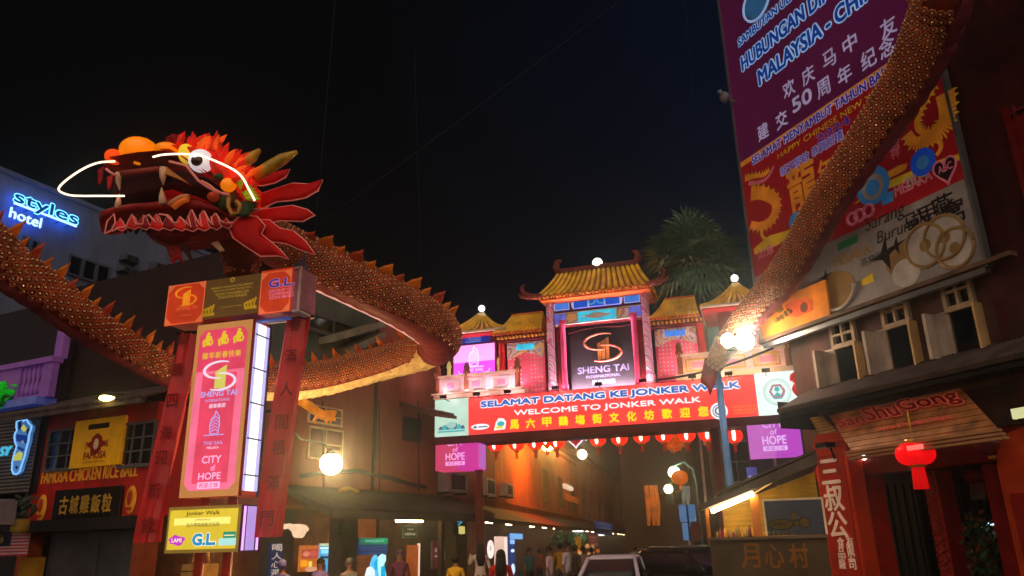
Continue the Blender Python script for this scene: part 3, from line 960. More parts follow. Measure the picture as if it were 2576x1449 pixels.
def scr(dx, dy, tw):
    return (RT * dx + UP * dy - FW * tw).normalized()
PATH = []          # position, radius, back direction
def cp(x, y, Y, hw, dr):
    P = at(x, y, Y)
    PATH.append((P, hw / FPX * (P - O).dot(FW), scr(*dr)))
for q in [(640, 568, 12.3, 52, (0.5, 1, .6)), (700, 614, 12.5, 56, (.4, 1, .6)), (790, 660, 12.8, 57, (.35, 1, .6)), (900, 713, 13.2, 55, (.35, 1, .55)), (1010, 768, 13.7, 53, (.35, 1, .3)), (1085, 816, 14.3, 53, (.5, 1, .05)), (1108, 856, 15.0, 50, (.5, 1, -.1)), (1060, 886, 15.7, 45, (.1, 1, .1)), (953, 916, 16.0, 41, (-.1, 1, .25)), (803, 953, 15.7, 43, (-.1, 1, .25)), (680, 964, 15.1, 43, (0, 1, .25)), (550, 958, 14.2, 40, (.1, 1, .25)), (415, 928, 13.1, 37, (.4, 1, .3)), (300, 866, 12.2, 41, (.5, 1, .35)), (200, 801, 11.4, 46, (.6, 1, .35)), (100, 725, 10.7, 52, (.65, 1, .35)), (0, 655, 10.0, 58, (.65, 1, .35)), (-120, 560, 9.2, 64, (.6, 1, .35))]:
    cp(*q)
n_front = len(PATH)
for p in [(-8.2, 4.5, 6.4), (-8.3, -1, 6.8), (-4.5, -6.5, 7.3), (1.5, -7.5, 8.0), (6.3, -4.0, 9.0), (7.2, 1.5, 9.6)]:
    PATH.append((V(p), 0.4, V((0, 0, 1))))
n_back = len(PATH)
for q in [(2425, -190, 8.4, 68, (-1, .2, .12)), (2368, 0, 9.3, 66, (-1, .25, .12)), (2340, 78, 9.8, 64, (-1, .3, .12)), (2302, 165, 10.3, 60, (-1, .4, .12)), (2244, 265, 10.9, 56, (-1, .5, .12)), (2174, 368, 11.5, 50, (-1, .6, .12)), (2098, 480, 12.2, 46, (-1, .6, .12)), (2050, 560, 12.8, 44, (-1, .65, .12)), (2006, 640, 13.4, 42, (-1, .65, .15)), (1962, 705, 14.0, 40, (-1, .6, .2)), (1904, 772, 14.8, 36, (-1, .6, .3)), (1854, 832, 15.5, 31, (-1, .5, .4)), (1818, 880, 16.0, 26, (-1, .3, .5)), (1795, 925, 16.3, 19, (-1, .2, .5))]:
    cp(*q)

def cat(p0, p1, p2, p3, t):
    return 0.5 * ((2 * p1) + (p2 - p0) * t + (2 * p0 - 5 * p1 + 4 * p2 - p3) * t * t + (3 * p1 - p0 - 3 * p2 + p3) * t * t * t)
SMP = []          # fine samples: P, r, dorsal, control parameter
for i in range(len(PATH) - 1):
    q = [PATH[max(0, min(len(PATH) - 1, i + k))] for k in (-1, 0, 1, 2)]
    L = (q[2][0] - q[1][0]).length
    n = max(4, int(L / 0.014))
    for j in range(n):
        t = j / n
        SMP.append((cat(q[0][0], q[1][0], q[2][0], q[3][0], t), cat(q[0][1], q[1][1], q[2][1], q[3][1], t), q[1][2].lerp(q[2][2], t), i + t))
ARC = [0.0]
for i in range(1, len(SMP)):
    ARC.append(ARC[-1] + (SMP[i][0] - SMP[i - 1][0]).length)
def frame(i):
    P, r, d, k = SMP[i]
    t = (SMP[min(i + 1, len(SMP) - 1)][0] - SMP[max(i - 1, 0)][0]).normalized()
    d = (d - t * d.dot(t)).normalized()
    return P, r, t, d, t.cross(d), k

skin_dark = M('scale_recess', (116, 40, 22), 0.45, var=0.3, scale=5)
scale_rim = M('scale_rim', (198, 104, 56), 0.34, metal=0.15, var=0.3, scale=4)
scale_stud = M('scale_stud', (255, 214, 150), 0.25, metal=0.3, var=0.3, scale=9)
belly_mat = M('belly_purple', (140, 62, 68), 0.5, var=0.2, scale=3)
foil_mat = M('gold_foil', (255, 226, 164), 0.32, metal=0.15, var=0.2, scale=8, bump=0.9)

# skin: the scaled back and flanks
BA = R(106)
b = MB()
vs = []; fs = []; NS = 22
st = 6
idx = list(range(0, len(SMP), st))
for i in idx:
    P, r, t, d, s_, k = frame(i)
    for j in range(NS + 1):
        a = -BA + 2 * BA * j / NS
        vs.append(P + (d * math.cos(a) + s_ * math.sin(a)) * r)
for i in range(len(idx) - 1):
    for j in range(NS):
        fs.append((i * (NS + 1) + j, i * (NS + 1) + j + 1, (i + 1) * (NS + 1) + j + 1, (i + 1) * (NS + 1) + j))
b.add(vs, fs, 0, True)
# every scale: a raised rim, a hollow and a stud
SP = 0.108
row = 0
s0 = 0.0
ii = 0
while s0 < ARC[-1] - 0.05:
    while ARC[ii] < s0: ii += 1
    P, r, t, d, s_, k = frame(ii)
    if k < n_front - 0.3 or k > n_back - 0.2:
        rs = min(SP * 0.6, r * 0.28)
        dphi = SP * 1.02 / r
        n = int(BA / dphi)
        for m_ in range(-n, n + 1):
            a = (m_ + (0.5 if row % 2 else 0)) * dphi
            if abs(a) > BA - 0.04: continue
            o = d * math.cos(a) + s_ * math.sin(a)
            tx = s_ * math.cos(a) - d * math.sin(a)
            nn = (o - t * 0.12 + V((random.uniform(-.09, .09), random.uniform(-.09, .09), random.uniform(-.09, .09)))).normalized()
            c = P + o * (r + 0.004)
            vv = []
            for rr, h in ((1.0, -0.004), (0.86, 0.016), (0.66, 0.012), (0.30, 0.006), (0.22, 0.024)):
                for q in range(7):
                    an = 2 * PI * q / 7
                    vv.append(c + (t * math.cos(an) + tx * math.sin(an)) * rr * rs + nn * h)
            vv.append(c + nn * 0.03)
            k0 = len(b.v)
            b.v += vv
            for ring_, mi in ((0, 1), (1, 1), (2, 0), (3, 2)):
                for q in range(7):
                    b.f.append([k0 + ring_ * 7 + q, k0 + ring_ * 7 + (q + 1) % 7, k0 + ring_ * 7 + 7 + (q + 1) % 7, k0 + ring_ * 7 + 7 + q]); b.m.append(mi); b.sm.append(False)
            for q in range(7):
                b.f.append([k0 + 28 + q, k0 + 28 + (q + 1) % 7, k0 + 35]); b.m.append(2); b.sm.append(False)
    s0 += SP * 0.88
    row += 1
b.build('scaled_body', [skin_dark, scale_rim, scale_stud], dragon)

def strip(name, k0, k1, mat, ribs, depth, jit=0.0):
    b = MB(); vs = []; fs = []; N = 12
    sel = [i for i in range(0, len(SMP), 4) if k0 <= SMP[i][3] <= k1]
    for c, i in enumerate(sel):
        P, r, t, d, s_, k = frame(i)
        ph = (ARC[i] / ribs) % 1.0
        for j in range(N + 1):
            a = BA + (2 * PI - 2 * BA) * j / N
            e = math.sin(PI * j / N) ** 0.5
            rr = r * (1.0 + (depth * (0.25 + 0.75 * math.sin(PI * ph) ** 0.7)) * e) + (random.uniform(-jit, jit) if jit else 0)
            vs.append(P + (d * math.cos(a) + s_ * math.sin(a)) * rr)
    for i in range(len(sel) - 1):
        for j in range(N):
            fs.append((i * (N + 1) + j, i * (N + 1) + j + 1, (i + 1) * (N + 1) + j + 1, (i + 1) * (N + 1) + j))
    b.add(vs, fs, 0, not jit)
    return b.build(name, mat, dragon)
strip('belly', 0, 6.5, belly_mat, 0.3, 0.08)
strip('foil_skirt', 6.5, 10.4, foil_mat, 0.17, 0.03, 0.02)
strip('belly', 10.4, n_back - 0.5, belly_mat, 0.24, 0.12)
strip('belly', n_back - 0.5, len(PATH), belly_mat, 0.27, 0.14)

# light tube along the lower edge of the upper coil
b = MB()
pts = []
for i in range(0, len(SMP), 9):
    P, r, t, d, s_, k = frame(i)
    if 2.0 <= k <= 5.25:
        low = (P - O).cross(t).normalized()
        if low.z > 0: low = -low
        pts.append(P + low * (r + 0.03))
b.tube(pts, 0.018, 6)
b.build('edge_light', M('edge_light', (255, 196, 176), 0.4, emit=0.5, var=0.3, scale=4), dragon)

# back fins, every one a part
fin_mat = M('fin_orange', (246, 132, 40), 0.5, var=0.25, scale=6)
fin_red = M('fin_red', (206, 84, 50), 0.5, var=0.25, scale=6)
FLAME = [(-0.14, -0.03), (-0.15, 0.1), (-0.1, 0.2), (-0.02, 0.28), (0.06, 0.4), (0.09, 0.26), (0.16, 0.14), (0.14, -0.03)]
s0 = 0.9; k_ = 0; ii = 0
while s0 < ARC[-1]:
    while ii < len(SMP) - 1 and ARC[ii] < s0: ii += 1
    P, r, t, d, s_, k = frame(ii)
    if k > n_front - 0.2: break
    big = 1.0 if k_ % 2 else 0.66
    if 0.9 < k < 6.2 or k > 6.8:
        back = t if k < 6.5 else t
        a = Ax(P + d * r, back, d)
        b = MB()
        sg = 1.0 if k < 6.5 else -0.6
        b.pillow(a, [((u * sg - (0 if k < 6.5 else -.35 * v)) * (0.85 if k < 6.5 else .7) * big, v * (0.7 if k < 6.5 else 0.68) * big) for u, v in FLAME], 0, 0.03)
        b.build('fin', fin_mat if k_ % 3 else fin_red, dragon)
    s0 += 0.29 if k < 6.5 else 0.25
    k_ += 1

# tail tip
b = MB()
b.pillow(G.shift(5.3) if False else Fr(at(1790, 930, 16.3), 107), Fr(at(1790, 930, 16.3), 107).poly([c4(850, 1060), c4(985, 1070), c4(975, 1200), c4(950, 1300), c4(900, 1420), c4(870, 1330), c4(805, 1290), c4(830, 1160)]), 0, 0.08, 0)
b.build('tail_fin', M('tail_maroon', (130, 44, 48), 0.55, var=0.25), dragon)

# ---- head
jaw_red = M('jaw_red', (172, 12, 12), 0.5, var=0.35, scale=4, bump=.35)
lip_red = M('lip_red', (212, 20, 12), 0.4, var=0.2, scale=3, emit=0.10)
mouth_dark = M('mouth_dark', (58, 3, 6), 0.8, var=0.3)
throat = M('throat_maroon', (126, 36, 46), 0.45, var=0.2, wave=('Y', 2.0, 1.0), bump=0.3)
head_glow = M('head_red_lit', (226, 36, 14), 0.5, var=0.35, scale=5, emit=0.28)
orange_lit = M('bulge_orange', (244, 128, 8), 0.35, var=0.25, scale=2.2, emit=0.55)
red_orange = M('nose_red_orange', (244, 76, 16), 0.4, var=0.25, scale=3, emit=0.55)
yellow_lit = M('brow_yellow', (236, 196, 50), 0.4, var=0.2, scale=3, emit=0.5)
trim_pink = M('trim_pink', (236, 132, 118), 0.45, var=0.15, emit=0.1)
tooth = M('tooth', (226, 176, 140), 0.4, var=0.15)
def HU(x, y, w=0): return HD.uv(c1(x, y), w)
def HP(x, y, w=0): return HD.pt(*HD.uv(c1(x, y), w), w)
def hloft(b, st, mi=0, e=0.7, wc=0.0):
    secs = []
    for x, yt, yb, hw in st:
        u, _ = HU(x, (yt + yb) / 2, hw * .4); _, vt = HU(x, yt, hw * .62); _, vb = HU(x, yb, -hw * .5)
        if vt - vb < .02: vt, vb = (vt + vb) / 2 + .01, (vt + vb) / 2 - .01
        secs.append((HD.pt(u, (vt + vb) / 2, wc), HD.n * hw, V((0, 0, (vt - vb) / 2))))
    b.loft(secs, mi, 22, True, e)
# upper jaw
b = MB()
hloft(b, [(785, 372, 398, .06), (800, 350, 412, .2), (840, 335, 432, .32), (900, 328, 440, .38), (1000, 322, 426, .42), (1100, 316, 412, .44), (1200, 314, 402, .45), (1300, 322, 396, .47), (1400, 340, 430, .5), (1500, 392, 505, .5), (1600, 450, 570, .48), (1700, 520, 606, .42), (1780, 575, 620, .3)], 0, 0.55)
uj = b.build('upper_jaw', jaw_red, dragon)
b = MB()
for pts in ([(905, 436), (1000, 425), (1100, 412), (1190, 402)],):
    b.tube([HP(x, y, .44) for x, y in pts], 0.05, 8, 1)
b.tube([HP(x, y, .47) for x, y in [(790, 400), (820, 425), (868, 450)]], 0.02, 6, 0)
b.tube([HP(x, y, .5) for x, y in [(1262, 345), (1330, 362), (1390, 378), (1430, 430), (1480, 490), (1540, 530), (1620, 575), (1710, 592)]], 0.022, 6, 0)
b.tube([HP(x, y, .52) for x, y in [(1500, 490), (1560, 520), (1600, 555), (1650, 580)]], 0.018, 6, 0)
b.build('lip_trim', [trim_pink, M('gum', (160, 62, 52), 0.45)], uj)
# cheek and cranium, lit from within
b = MB()
hloft(b, [(1150, 296, 330, .2), (1230, 262, 335, .3), (1330, 240, 350, .36), (1430, 235, 400, .42), (1550, 250, 500, .48), (1680, 330, 590, .46), (1790, 420, 660, .42), (1880, 500, 720, .34), (1940, 560, 730, .2)], 0, 0.9)
b.build('cranium', head_glow, dragon)
b = MB()
hloft(b, [(1250, 322, 345, .40), (1330, 322, 370, .46), (1400, 336, 440, .5), (1480, 400, 500, .52), (1560, 470, 545, .52), (1640, 530, 578, .48), (1710, 575, 600, .4)], 0, 0.8)
b.build('cheek', lip_red, dragon)
# mouth lining
b = MB()
hloft(b, [(885, 430, 700, .26), (1000, 420, 690, .3), (1190, 400, 680, .33), (1400, 420, 640, .36), (1560, 500, 660, .36), (1690, 590, 700, .3)], 0, 0.5)
b.build('mouth_lining', mouth_dark, dragon)
# lower jaw
b = MB()
hloft(b, [(770, 868, 890, .06), (782, 790, 886, .22), (793, 724, 878, .31), (840, 708, 858, .36), (900, 692, 842, .38), (1050, 670, 830, .42), (1200, 662, 834, .44), (1300, 640, 836, .46), (1400, 624, 836, .47), (1550, 640, 832, .46), (1650, 690, 826, .4), (1740, 770, 812, .25)], 0, 0.5)
lj = b.build('lower_jaw', M('lower_jaw_red', (150, 20, 14), 0.42, var=0.3, scale=4), dragon)
b = MB()
zz = [(835, 865), (880, 840), (940, 830), (985, 742), (1012, 812), (1065, 812), (1072, 760), (1110, 744), (1150, 790), (1190, 806), (1168, 765), (1185, 738), (1240, 744), (1290, 800), (1330, 800), (1345, 762), (1385, 800), (1425, 834), (1405, 760), (1430, 708), (1470, 790), (1505, 832), (1490, 745), (1520, 716), (1560, 790), (1590, 820), (1575, 760), (1610, 736), (1645, 790), (1690, 806), (1735, 800)]
b.tube([HP(x, y, .5 if 830 < x < 1640 else .42) for x, y in zz], 0.016, 6, 0)
b.tube([HP(x, y, .36) for x, y in [(780, 880), (800, 790), (850, 735), (860, 800), (830, 860), (780, 884)]], 0.014, 5, 0)
b.build('jaw_trim', trim_pink, lj)
b = MB()
for k, (x, yp, yb, wd) in enumerate([(990, 742, 830, 46), (1075, 745, 832, 46), (1170, 738, 836, 50), (1260, 742, 838, 48), (1345, 755, 842, 44), (1425, 706, 846, 44), (1515, 712, 842, 44), (1605, 732, 832, 42), (900, 770, 842, 40), (1690, 770, 822, 36)]):
    w = .47 if 950 < x < 1640 else .4
    b.pillow(HD, [HU(px_, py_, w) for px_, py_ in [(x - wd, yb), (x - wd * .7, (yp + yb) / 2), (x - wd * .1, yp), (x + wd * .4, yp + 26), (x + wd * .6, (yp + yb) / 2 + 8), (x + wd * 1.1, yb), (x + wd * .3, yb + 22)]], w, .03, k % 2, 2, .011)
for k in range(15):
    x = 800 + k * 46; y = 838 + 6 * (k % 2)
    b.pillow(HD, [HU(px_, py_, .3) for px_, py_ in [(x - 22, y - 24), (x + 22, y - 24), (x - 8 - 6 * (k % 3), y + 34 + 10 * (k % 2))]], .3, .04, 3)
b.build('jaw_flames', [lip_red, jaw_red, trim_pink, M('fringe_dark', (70, 16, 16), .6)], lj)
b = MB()
hloft(b, [(1255, 655, 690, .4), (1300, 615, 690, .47), (1360, 596, 700, .5), (1440, 612, 740, .51), (1540, 640, 760, .5), (1620, 690, 770, .46)], 0, 0.85)
b.tube([HP(x, y, .5) for x, y in [(1262, 672), (1300, 640), (1350, 612), (1410, 606)]], 0.045, 8, 1)
b.tube([HP(x, y, .53) for x, y in [(1290, 690), (1340, 650), (1400, 625)]], 0.045, 8, 2)
b.build('tongue', [lip_red, M('tongue_cream', (226, 150, 100), 0.45), M('tongue_orange', (226, 104, 30), 0.45, emit=0.15)], dragon)
b = MB()
hloft(b, [(1085, 850, 892, .2), (1140, 836, 985, .3), (1230, 830, 1025, .36), (1350, 828, 1012, .38), (1500, 822, 990, .38), (1650, 812, 965, .36), (1720, 800, 930, .28)], 0, 0.85)
b.build('throat', throat, dragon)
# teeth
def cone(name, pts, rad, mat, w):
    b = MB()
    b.tube([HP(x, y, w) for x, y in pts], rad, 10)
    b.build(name, mat, dragon)
cone('tooth', [(882, 432), (884, 500), (893, 562)], [.05, .045, .005], tooth, .36)
cone('tooth', [(1222, 396), (1214, 460), (1216, 522)], [.075, .055, .006], tooth, .44)
cone('tooth', [(874, 700), (884, 640), (890, 585)], [.055, .045, .006], tooth, .36)
cone('tooth', [(1218, 672), (1208, 600), (1204, 540)], [.075, .05, .006], tooth, .44)
b = MB()
b.prism(HD, [HU(x, y, .4) for x, y in [(1205, 400), (1260, 402), (1430, 525), (1330, 480), (1245, 450), (1220, 440)]], .38, .47)
b.build('gum_flap', M('gum_ochre', (190, 120, 40), 0.45), dragon)
# bulges on the snout
def blob(name, x, y, rx, ry, rw, w, mat, lump=0.0):
    k = (HP(x + rx, y) - HP(x, y)).length; kv = (HP(x, y - ry) - HP(x, y)).length
    b = MB()
    b.ball(HP(x, y, w), (k, kv, rw), 0, 20, 12, axes=(HD.a, V((0, 0, 1)), HD.n), lump=lump)
    return b.build(name, mat, dragon)
blob('nose_bulge', 850, 312, 55, 48, .16, .22, red_orange)
blob('snout_bulge', 1035, 270, 122, 88, .3, .1, orange_lit)
blob('snout_bulge', 1245, 262, 82, 44, .2, .22, orange_lit)
blob('brow_bulge', 1390, 290, 46, 66, .16, .32, yellow_lit)
blob('crest_rosette', 1325, 196, 72, 38, .16, .0, M('rosette_crimson', (170, 20, 36), 0.5, var=0.4, scale=9), 0.35)
blob('cheek_bead', 1702, 522, 50, 46, .12, .42, orange_lit)
blob('cheek_bead', 1590, 610, 38, 32, .1, .44, M('bead_rust', (180, 60, 20), 0.4, emit=0.1))
ey = blob('eye', 1497, 342, 76, 74, .2, .42, M('eye_white', (246, 246, 250), 0.25, emit=0.4, ec=(250, 250, 252), var=0.06))
b = MB()
b.ball(HP(1468, 336, .56), (0.1, 0.1, 0.075), 0, 16, 9, axes=(HD.a, V((0, 0, 1)), HD.n))
b.ball(HP(1452, 305, .64), (0.05, 0.02, 0.02), 1, 8, 5, axes=(HD.a, V((0, 0, 1)), HD.n))  # second, glowing bead is put in as the eye's glint
b.build('pupil', [M('pupil_brown', (52, 22, 18), 0.2), glow('eye_glint', (255, 255, 255), 1.0)], ey)
# flame curls over brow and cheek
b = MB()
for k in range(90):
    t = random.random()
    x = 1400 + 480 * t + random.uniform(-30, 30)
    yt = 205 + max(0, x - 1600) * 0.95 + (random.random() ** 1.6) * 190
    if (x - 1497) ** 2 + (y0 if False else (yt - 342)) ** 2 < 100 ** 2: continue
    w = random.uniform(0.15, 0.48)
    L = random.uniform(.12, .24)
    p0 = HP(x, yt, w)
    dr = (HD.a * random.uniform(-.3, .9) + V((0, 0, 1)) * random.uniform(.3, 1.1) + HD.n * random.uniform(-.1, .5)).normalized()
    sd = HD.a * random.uniform(.02, .08)
    b.tube([p0 - dr * .05, p0 + dr * L * .5 + sd * .3, p0 + dr * L + sd], [.055, .045, .004], 6, random.choice((0, 0, 1)))
for (x, y) in [(1340, 200), (1420, 225), (1500, 215), (1560, 230), (1615, 240), (1480, 230)]:
    p0 = HP(x, y, .1)
    b.tube([p0 - V((0, 0, .08)), p0 + V((0.02, 0, .1)), p0 + V((.05, 0, .2)) + HD.a * .02], [.07, .06, .005], 6, 0)
b.build('flame_crest', [head_glow, M('flame_orange', (250, 92, 24), 0.5, var=0.3, scale=8, emit=0.4)], dragon)
# green frill behind the jaw
b = MB()
for k in range(7):
    x = 1790 + 18 * k * 0.9; y = 480 + 26 * k
    b.pillow(HD, [HU(x - 45, y - 12, .42), HU(x + 20, y - 24, .42), HU(x + 75, y + 2, .42), HU(x + 20, y + 12, .42), HU(x - 45, y + 8, .42)], .42 + .01 * k, .03, 0)
for k in range(6):
    x = 1820; y = 660 + 18 * k
    b.pillow(HD, [HU(x - 60, y - 12, .4), HU(x + 40, y - 20, .4), HU(x + 110 - 10 * k, y - 6, .4), HU(x + 30, y + 10, .4), HU(x - 50, y + 12, .4)], .38 + .012 * k, .035, 1)
b.ball(HP(1690, 640, .3), (.16, .16, .1), 1, 12, 8, axes=(HD.a, V((0, 0, 1)), HD.n))
b.ball(HP(1640, 470, .38), (.14, .07, .1), 1, 12, 8, axes=(HD.a, V((0, 0, 1)), HD.n))
b.tube([HP(x, y, .46) for x, y in [(1705, 610), (1700, 680), (1730, 740), (1780, 730), (1790, 670), (1760, 640)]], .035, 7, 2)
b.build('green_frill', [M('frill_lime', (176, 176, 30), 0.45, var=0.3, scale=9, emit=0.12), M('frill_green', (56, 74, 34), 0.5, var=0.35, scale=7), M('frill_gold', (190, 130, 60), 0.4)], dragon)
# horns
for pts, w in (([(1730, 430), (1800, 375), (1880, 310), (1940, 256)], -.3), ([(1900, 455), (1990, 400), (2110, 325), (2215, 274)], .3)):
    b = MB()
    b.tube([HP(x, y, w) for x, y in pts], [.10, .105, .095, .03], 10)
    b.build('horn', M('horn_ochre', (214, 160, 26), 0.35, var=0.35, scale=4), dragon)
# mane of big leaf-shaped plumes with pale edges
mane = M('mane_red', (206, 0, 2), 0.6, var=0.2, scale=2)
MAN = [([(1795, 425), (1870, 408), (1960, 432), (2060, 425), (2160, 405), (2130, 462), (2050, 505), (1960, 525), (1850, 520)], c1, -.12),
       ([(1860, 650), (1950, 585), (2040, 553), (2180, 508), (2300, 515), (2405, 483), (2370, 562), (2280, 615), (2180, 635), (2060, 645), (1960, 692), (1880, 700)], c1, .02),
       ([(1870, 730), (1960, 705), (2060, 690), (2180, 674), (2290, 705), (2347, 745), (2260, 792), (2100, 785), (1990, 805), (1880, 800)], c1, .1),
       ([(470, 900), (600, 905), (700, 985), (830, 1010), (950, 1110), (1045, 1240), (900, 1190), (760, 1130), (610, 1110), (450, 1040)], c17, .2),
       ([(205, 960), (330, 860), (480, 870), (560, 960), (520, 1040), (620, 1120), (720, 1210), (790, 1285), (690, 1250), (520, 1255), (380, 1165), (250, 1075)], c17, .32)]
for pts, cc, w in MAN:
    b = MB()
    b.pillow(HD, [HD.uv(cc(x, y), w) for x, y in pts], w, .05, 0, 1, .014)
    b.build('mane_plume', [mane, trim_pink], dragon)
# whiskers: bent light tubes
wt = glow('whisker_light', (255, 220, 180), 2.2)
for pts, w in (([(855, 345), (760, 350), (690, 368), (620, 400), (540, 450), (470, 505), (438, 545), (452, 572), (520, 596), (610, 602), (720, 602), (925, 602)], .45),
               ([(1140, 312), (1200, 297), (1280, 290), (1360, 290), (1450, 294), (1530, 312), (1610, 344), (1700, 385), (1770, 428), (1815, 478), (1850, 545), (1880, 600), (1897, 635)], .66)):
    b = MB()
    P = [HP(x, y, w) for x, y in pts]
    Q = [cat(P[max(0, i - 1)], P[i], P[i + 1], P[min(len(P) - 1, i + 2)], t / 4) for i in range(len(P) - 1) for t in range(4)] + [P[-1]]
    b.tube(Q, .016, 8)
    b.build('whisker', wt, dragon)
# beard strips and claws
for pts, mt in (([(1235, 975), (1340, 960), (1365, 1110), (1320, 1070), (1285, 1108)], jaw_red), ([(1340, 970), (1400, 965), (1445, 1110), (1400, 1060)], M('beard_dark', (70, 34, 30), 0.6)), ([(1570, 955), (1625, 935), (1675, 1010), (1640, 1020)], tooth), ([(730, 410), (780, 380), (760, 490), (735, 520)], jaw_red), ([(800, 460), (850, 440), (830, 540), (805, 560)], jaw_red)):
    b = MB()
    b.pillow(HD, [HU(x, y, .1) for x, y in pts], .1, .03)
    b.build('beard', mt, dragon)
# neck down to the coil and the mast that carries it
b = MB()
P = [HP(1700, 720, -.1), HP(1760, 860, -.25), HP(1790, 980, -.45), HP(1800, 1100, -.7), HP(1800, 1200, -.8)]
b.tube(P, [.34, .36, .3, .26, .24], 14)
for k in range(420):
    i = random.randrange(4); t = random.random(); a = random.uniform(0, 2 * PI)
    p = P[i].lerp(P[i + 1], t); rr = (.34, .36, .3, .26, .24)[i]
    o = V((math.cos(a), math.sin(a), 0))
    b.ball(p + o * rr, .035, 1, 6, 4)
b.build('neck', [skin_dark, scale_rim], dragon)
b = MB()
b.box(S, -.12, .12, 5.9, 6.9, -.75, -.5, 0)
b.box(S, .62, .9, 5.95, 6.75, -.8, -.6, 1)
b.build('support_mast', [black_metal, M('mast_grey', (92, 88, 108), 0.5)], dragon)

# ------------------------------------------------------------------ sign tower under the head
sign_tower = thing('sign_tower', 'tall lit sign tower of stacked boxes under the dragon head', 'sign', S.pt(-.1, 0, -.25))
tower_red = glow('tower_red', (230, 66, 96), 0.9, 0.26, 2.2)
tower_pink = glow('tower_pink', (246, 110, 144), 0.9, 0.2, 2.2)
tower_gold = glow('tower_gold', (206, 136, 72), 0.72, 0.12)
tube_white = glow('tube_white', (244, 244, 255), 1.25, 0.03)
tube_lilac = glow('tube_lilac', (196, 186, 240), 0.9)
b = MB()
for u in (-.35, .15):
    b = MB(); b.lathe(S.pt(u, 0, -.25), [(.16, .002), (.16, .06), (.075, .08), (.075, 6.0)], 12); b.build('post', red_paint, sign_tower)
b = MB(); b.box(S, -.9, .7, 0.0, .45, -.6, -.0); b.build('plinth', red_paint, sign_tower)
# vertical panel
u0, u1, v0, v1 = -.62, .42, 2.49, 5.23
b = MB()
b.box(S, u0 + .02, u1, v0, v1, -.5, 0, 0)
pv = b.build('vertical_box', M('box_orange', (214, 76, 44), 0.5, emit=0.1), sign_tower)
b = MB()
b.box(S, u0 + .06, u1 - .06, v0 + .1, v0 + 1.95, 0.003, .02, 1)
b.box(S, u0 + .06, u1 - .06, v0 + 1.952, v1 - .1, 0.003, .02, 0)
b.box(S, u0 + .2, u1 - .2, v0 + .2, v0 + 1.9, .022, .026, 0)
b.build('sign_face', [tower_red, tower_pink], pv)
b = MB()
for (a, e, c_, d_) in ((u0, u0 + .058, v0, v1), (u1 - .058, u1, v0, v1), (u0 + .06, u1 - .06, v0, v0 + .098), (u0 + .06, u1 - .06, v1 - .098, v1)):
    b.box(S, a, e, c_, d_, .003, .03)
for (su, sv) in ((u0 + .06, v0 + .1), (u1 - .06, v0 + .1), (u0 + .06, v1 - .1), (u1 - .06, v1 - .1)):
    du = .1 if su < 0 else -.1; dv = .1 if sv < 4 else -.1
    b.prism(S, [(su, sv), (su + du, sv), (su, sv + dv)], .022, .03)
b.build('gold_border', tower_gold, pv)
b = MB()
for w0, w1, mi in ((-.11, -.06, 1), (-.33, -.13, 0), (-.42, -.37, 1)):
    b.box(S, u1 + .002, u1 + .03, v0 + .08, v1 - .04, w0, w1, mi)
b.box(S, u1 + .002, u1 + .014, v0, v1, -.059, -.0, 2)
for k in range(5):
    v = v0 + .3 + k * .55
    b.box(S, u1 + .03, u1 + .04, v, v + .02, -.45, -.05, 3)
b.box(S, u1 + .002, u1 + .02, v0, v1, -.5, -.43, 3)
b.build('side_light', [tube_white, tube_lilac, red_paint, M('frame_slate', (60, 60, 90), 0.5)], pv)
SA = lambda c, x, y: S.uv(c(x, y), .03)
b = MB()
ink_gold = glow('ink_gold', (226, 190, 40), 0.85); ink_silver = glow('ink_silver', (226, 206, 226), 1.0); ink_lilac = glow('ink_lilac', (176, 160, 226), 0.95); ink_pink = glow('ink_pink', (240, 172, 216), 1.0); ink_olive = glow('ink_olive', (206, 200, 90), 0.9)
for x, y in ((695, 865), (842, 850), (985, 825)):
    u, v = SA(c15, x, y)
    for k in range(3):
        b.tube([S.pt(u - .07 + .05 * k, v - .09 + .02 * k, .03), S.pt(u - .09 + .05 * k, v, .03), S.pt(u - .03 + .04 * k, v + .04, .03), S.pt(u - .02 + .03 * k, v + .1 - .01 * k, .03)], .018, 5, 2)
    ring(b, S, u + .04, v - .02, .045, .014, .03, 2, 10)
    ring(b, S, u, v + .12, .02, .012, .03, 2, 8)
LM = [tower_red, tower_pink, ink_gold, ink_silver, ink_olive, ink_lilac, ink_pink]
b.build('dragon_emblem', LM, pv); b = MB()
for i, ch in enumerate('龍年新春快樂'):
    u, v = SA(c15, 660 + 62 * i, 1035 - 6 * i)
    tbox(b, S, ch, u - .05, u + .06, v - .0, v + .11, .026, 2, .02)
b.build('lettering', LM, pv); b = MB()
u, v = SA(c15, 810, 1190)
s_logo(b, S, u, v, .48, .03, 3, 4)
b.build('emblem', LM, pv); b = MB()
tpx(b, S, 'SHENG TAI', c15(620, 1398), c15(965, 1360), c15(620, 1345), .03, 5, .03)
tpx(b, S, 'INTERNATIONAL', c16(535, 140), c16(720, 125), c16(535, 118), .03, 5, .01)
tpx(b, S, '盛泰集团', c16(560, 184), c16(685, 165), c16(560, 152), .03, 3, .02)
b.build('lettering', LM, pv); b = MB()
u, v = SA(c16, 605, 310)
sail_logo(b, S, u, v, .44, .03, 5)
b.build('emblem', LM, pv); b = MB()
tpx(b, S, 'THE SAIL', c16(518, 462), c16(668, 450), c16(518, 437), .03, 5, .01)
tpx(b, S, 'MELAKA', c16(545, 492), c16(635, 482), c16(545, 474), .03, 3, .01)
b.build('lettering', LM, pv); b = MB()
tpx(b, S, 'CITY', c16(506, 602), c16(652, 588), c16(506, 545), .03, 6, .02)
tpx(b, S, 'of', c16(572, 655), c16(606, 648), c16(572, 610), .03, 6, .01)
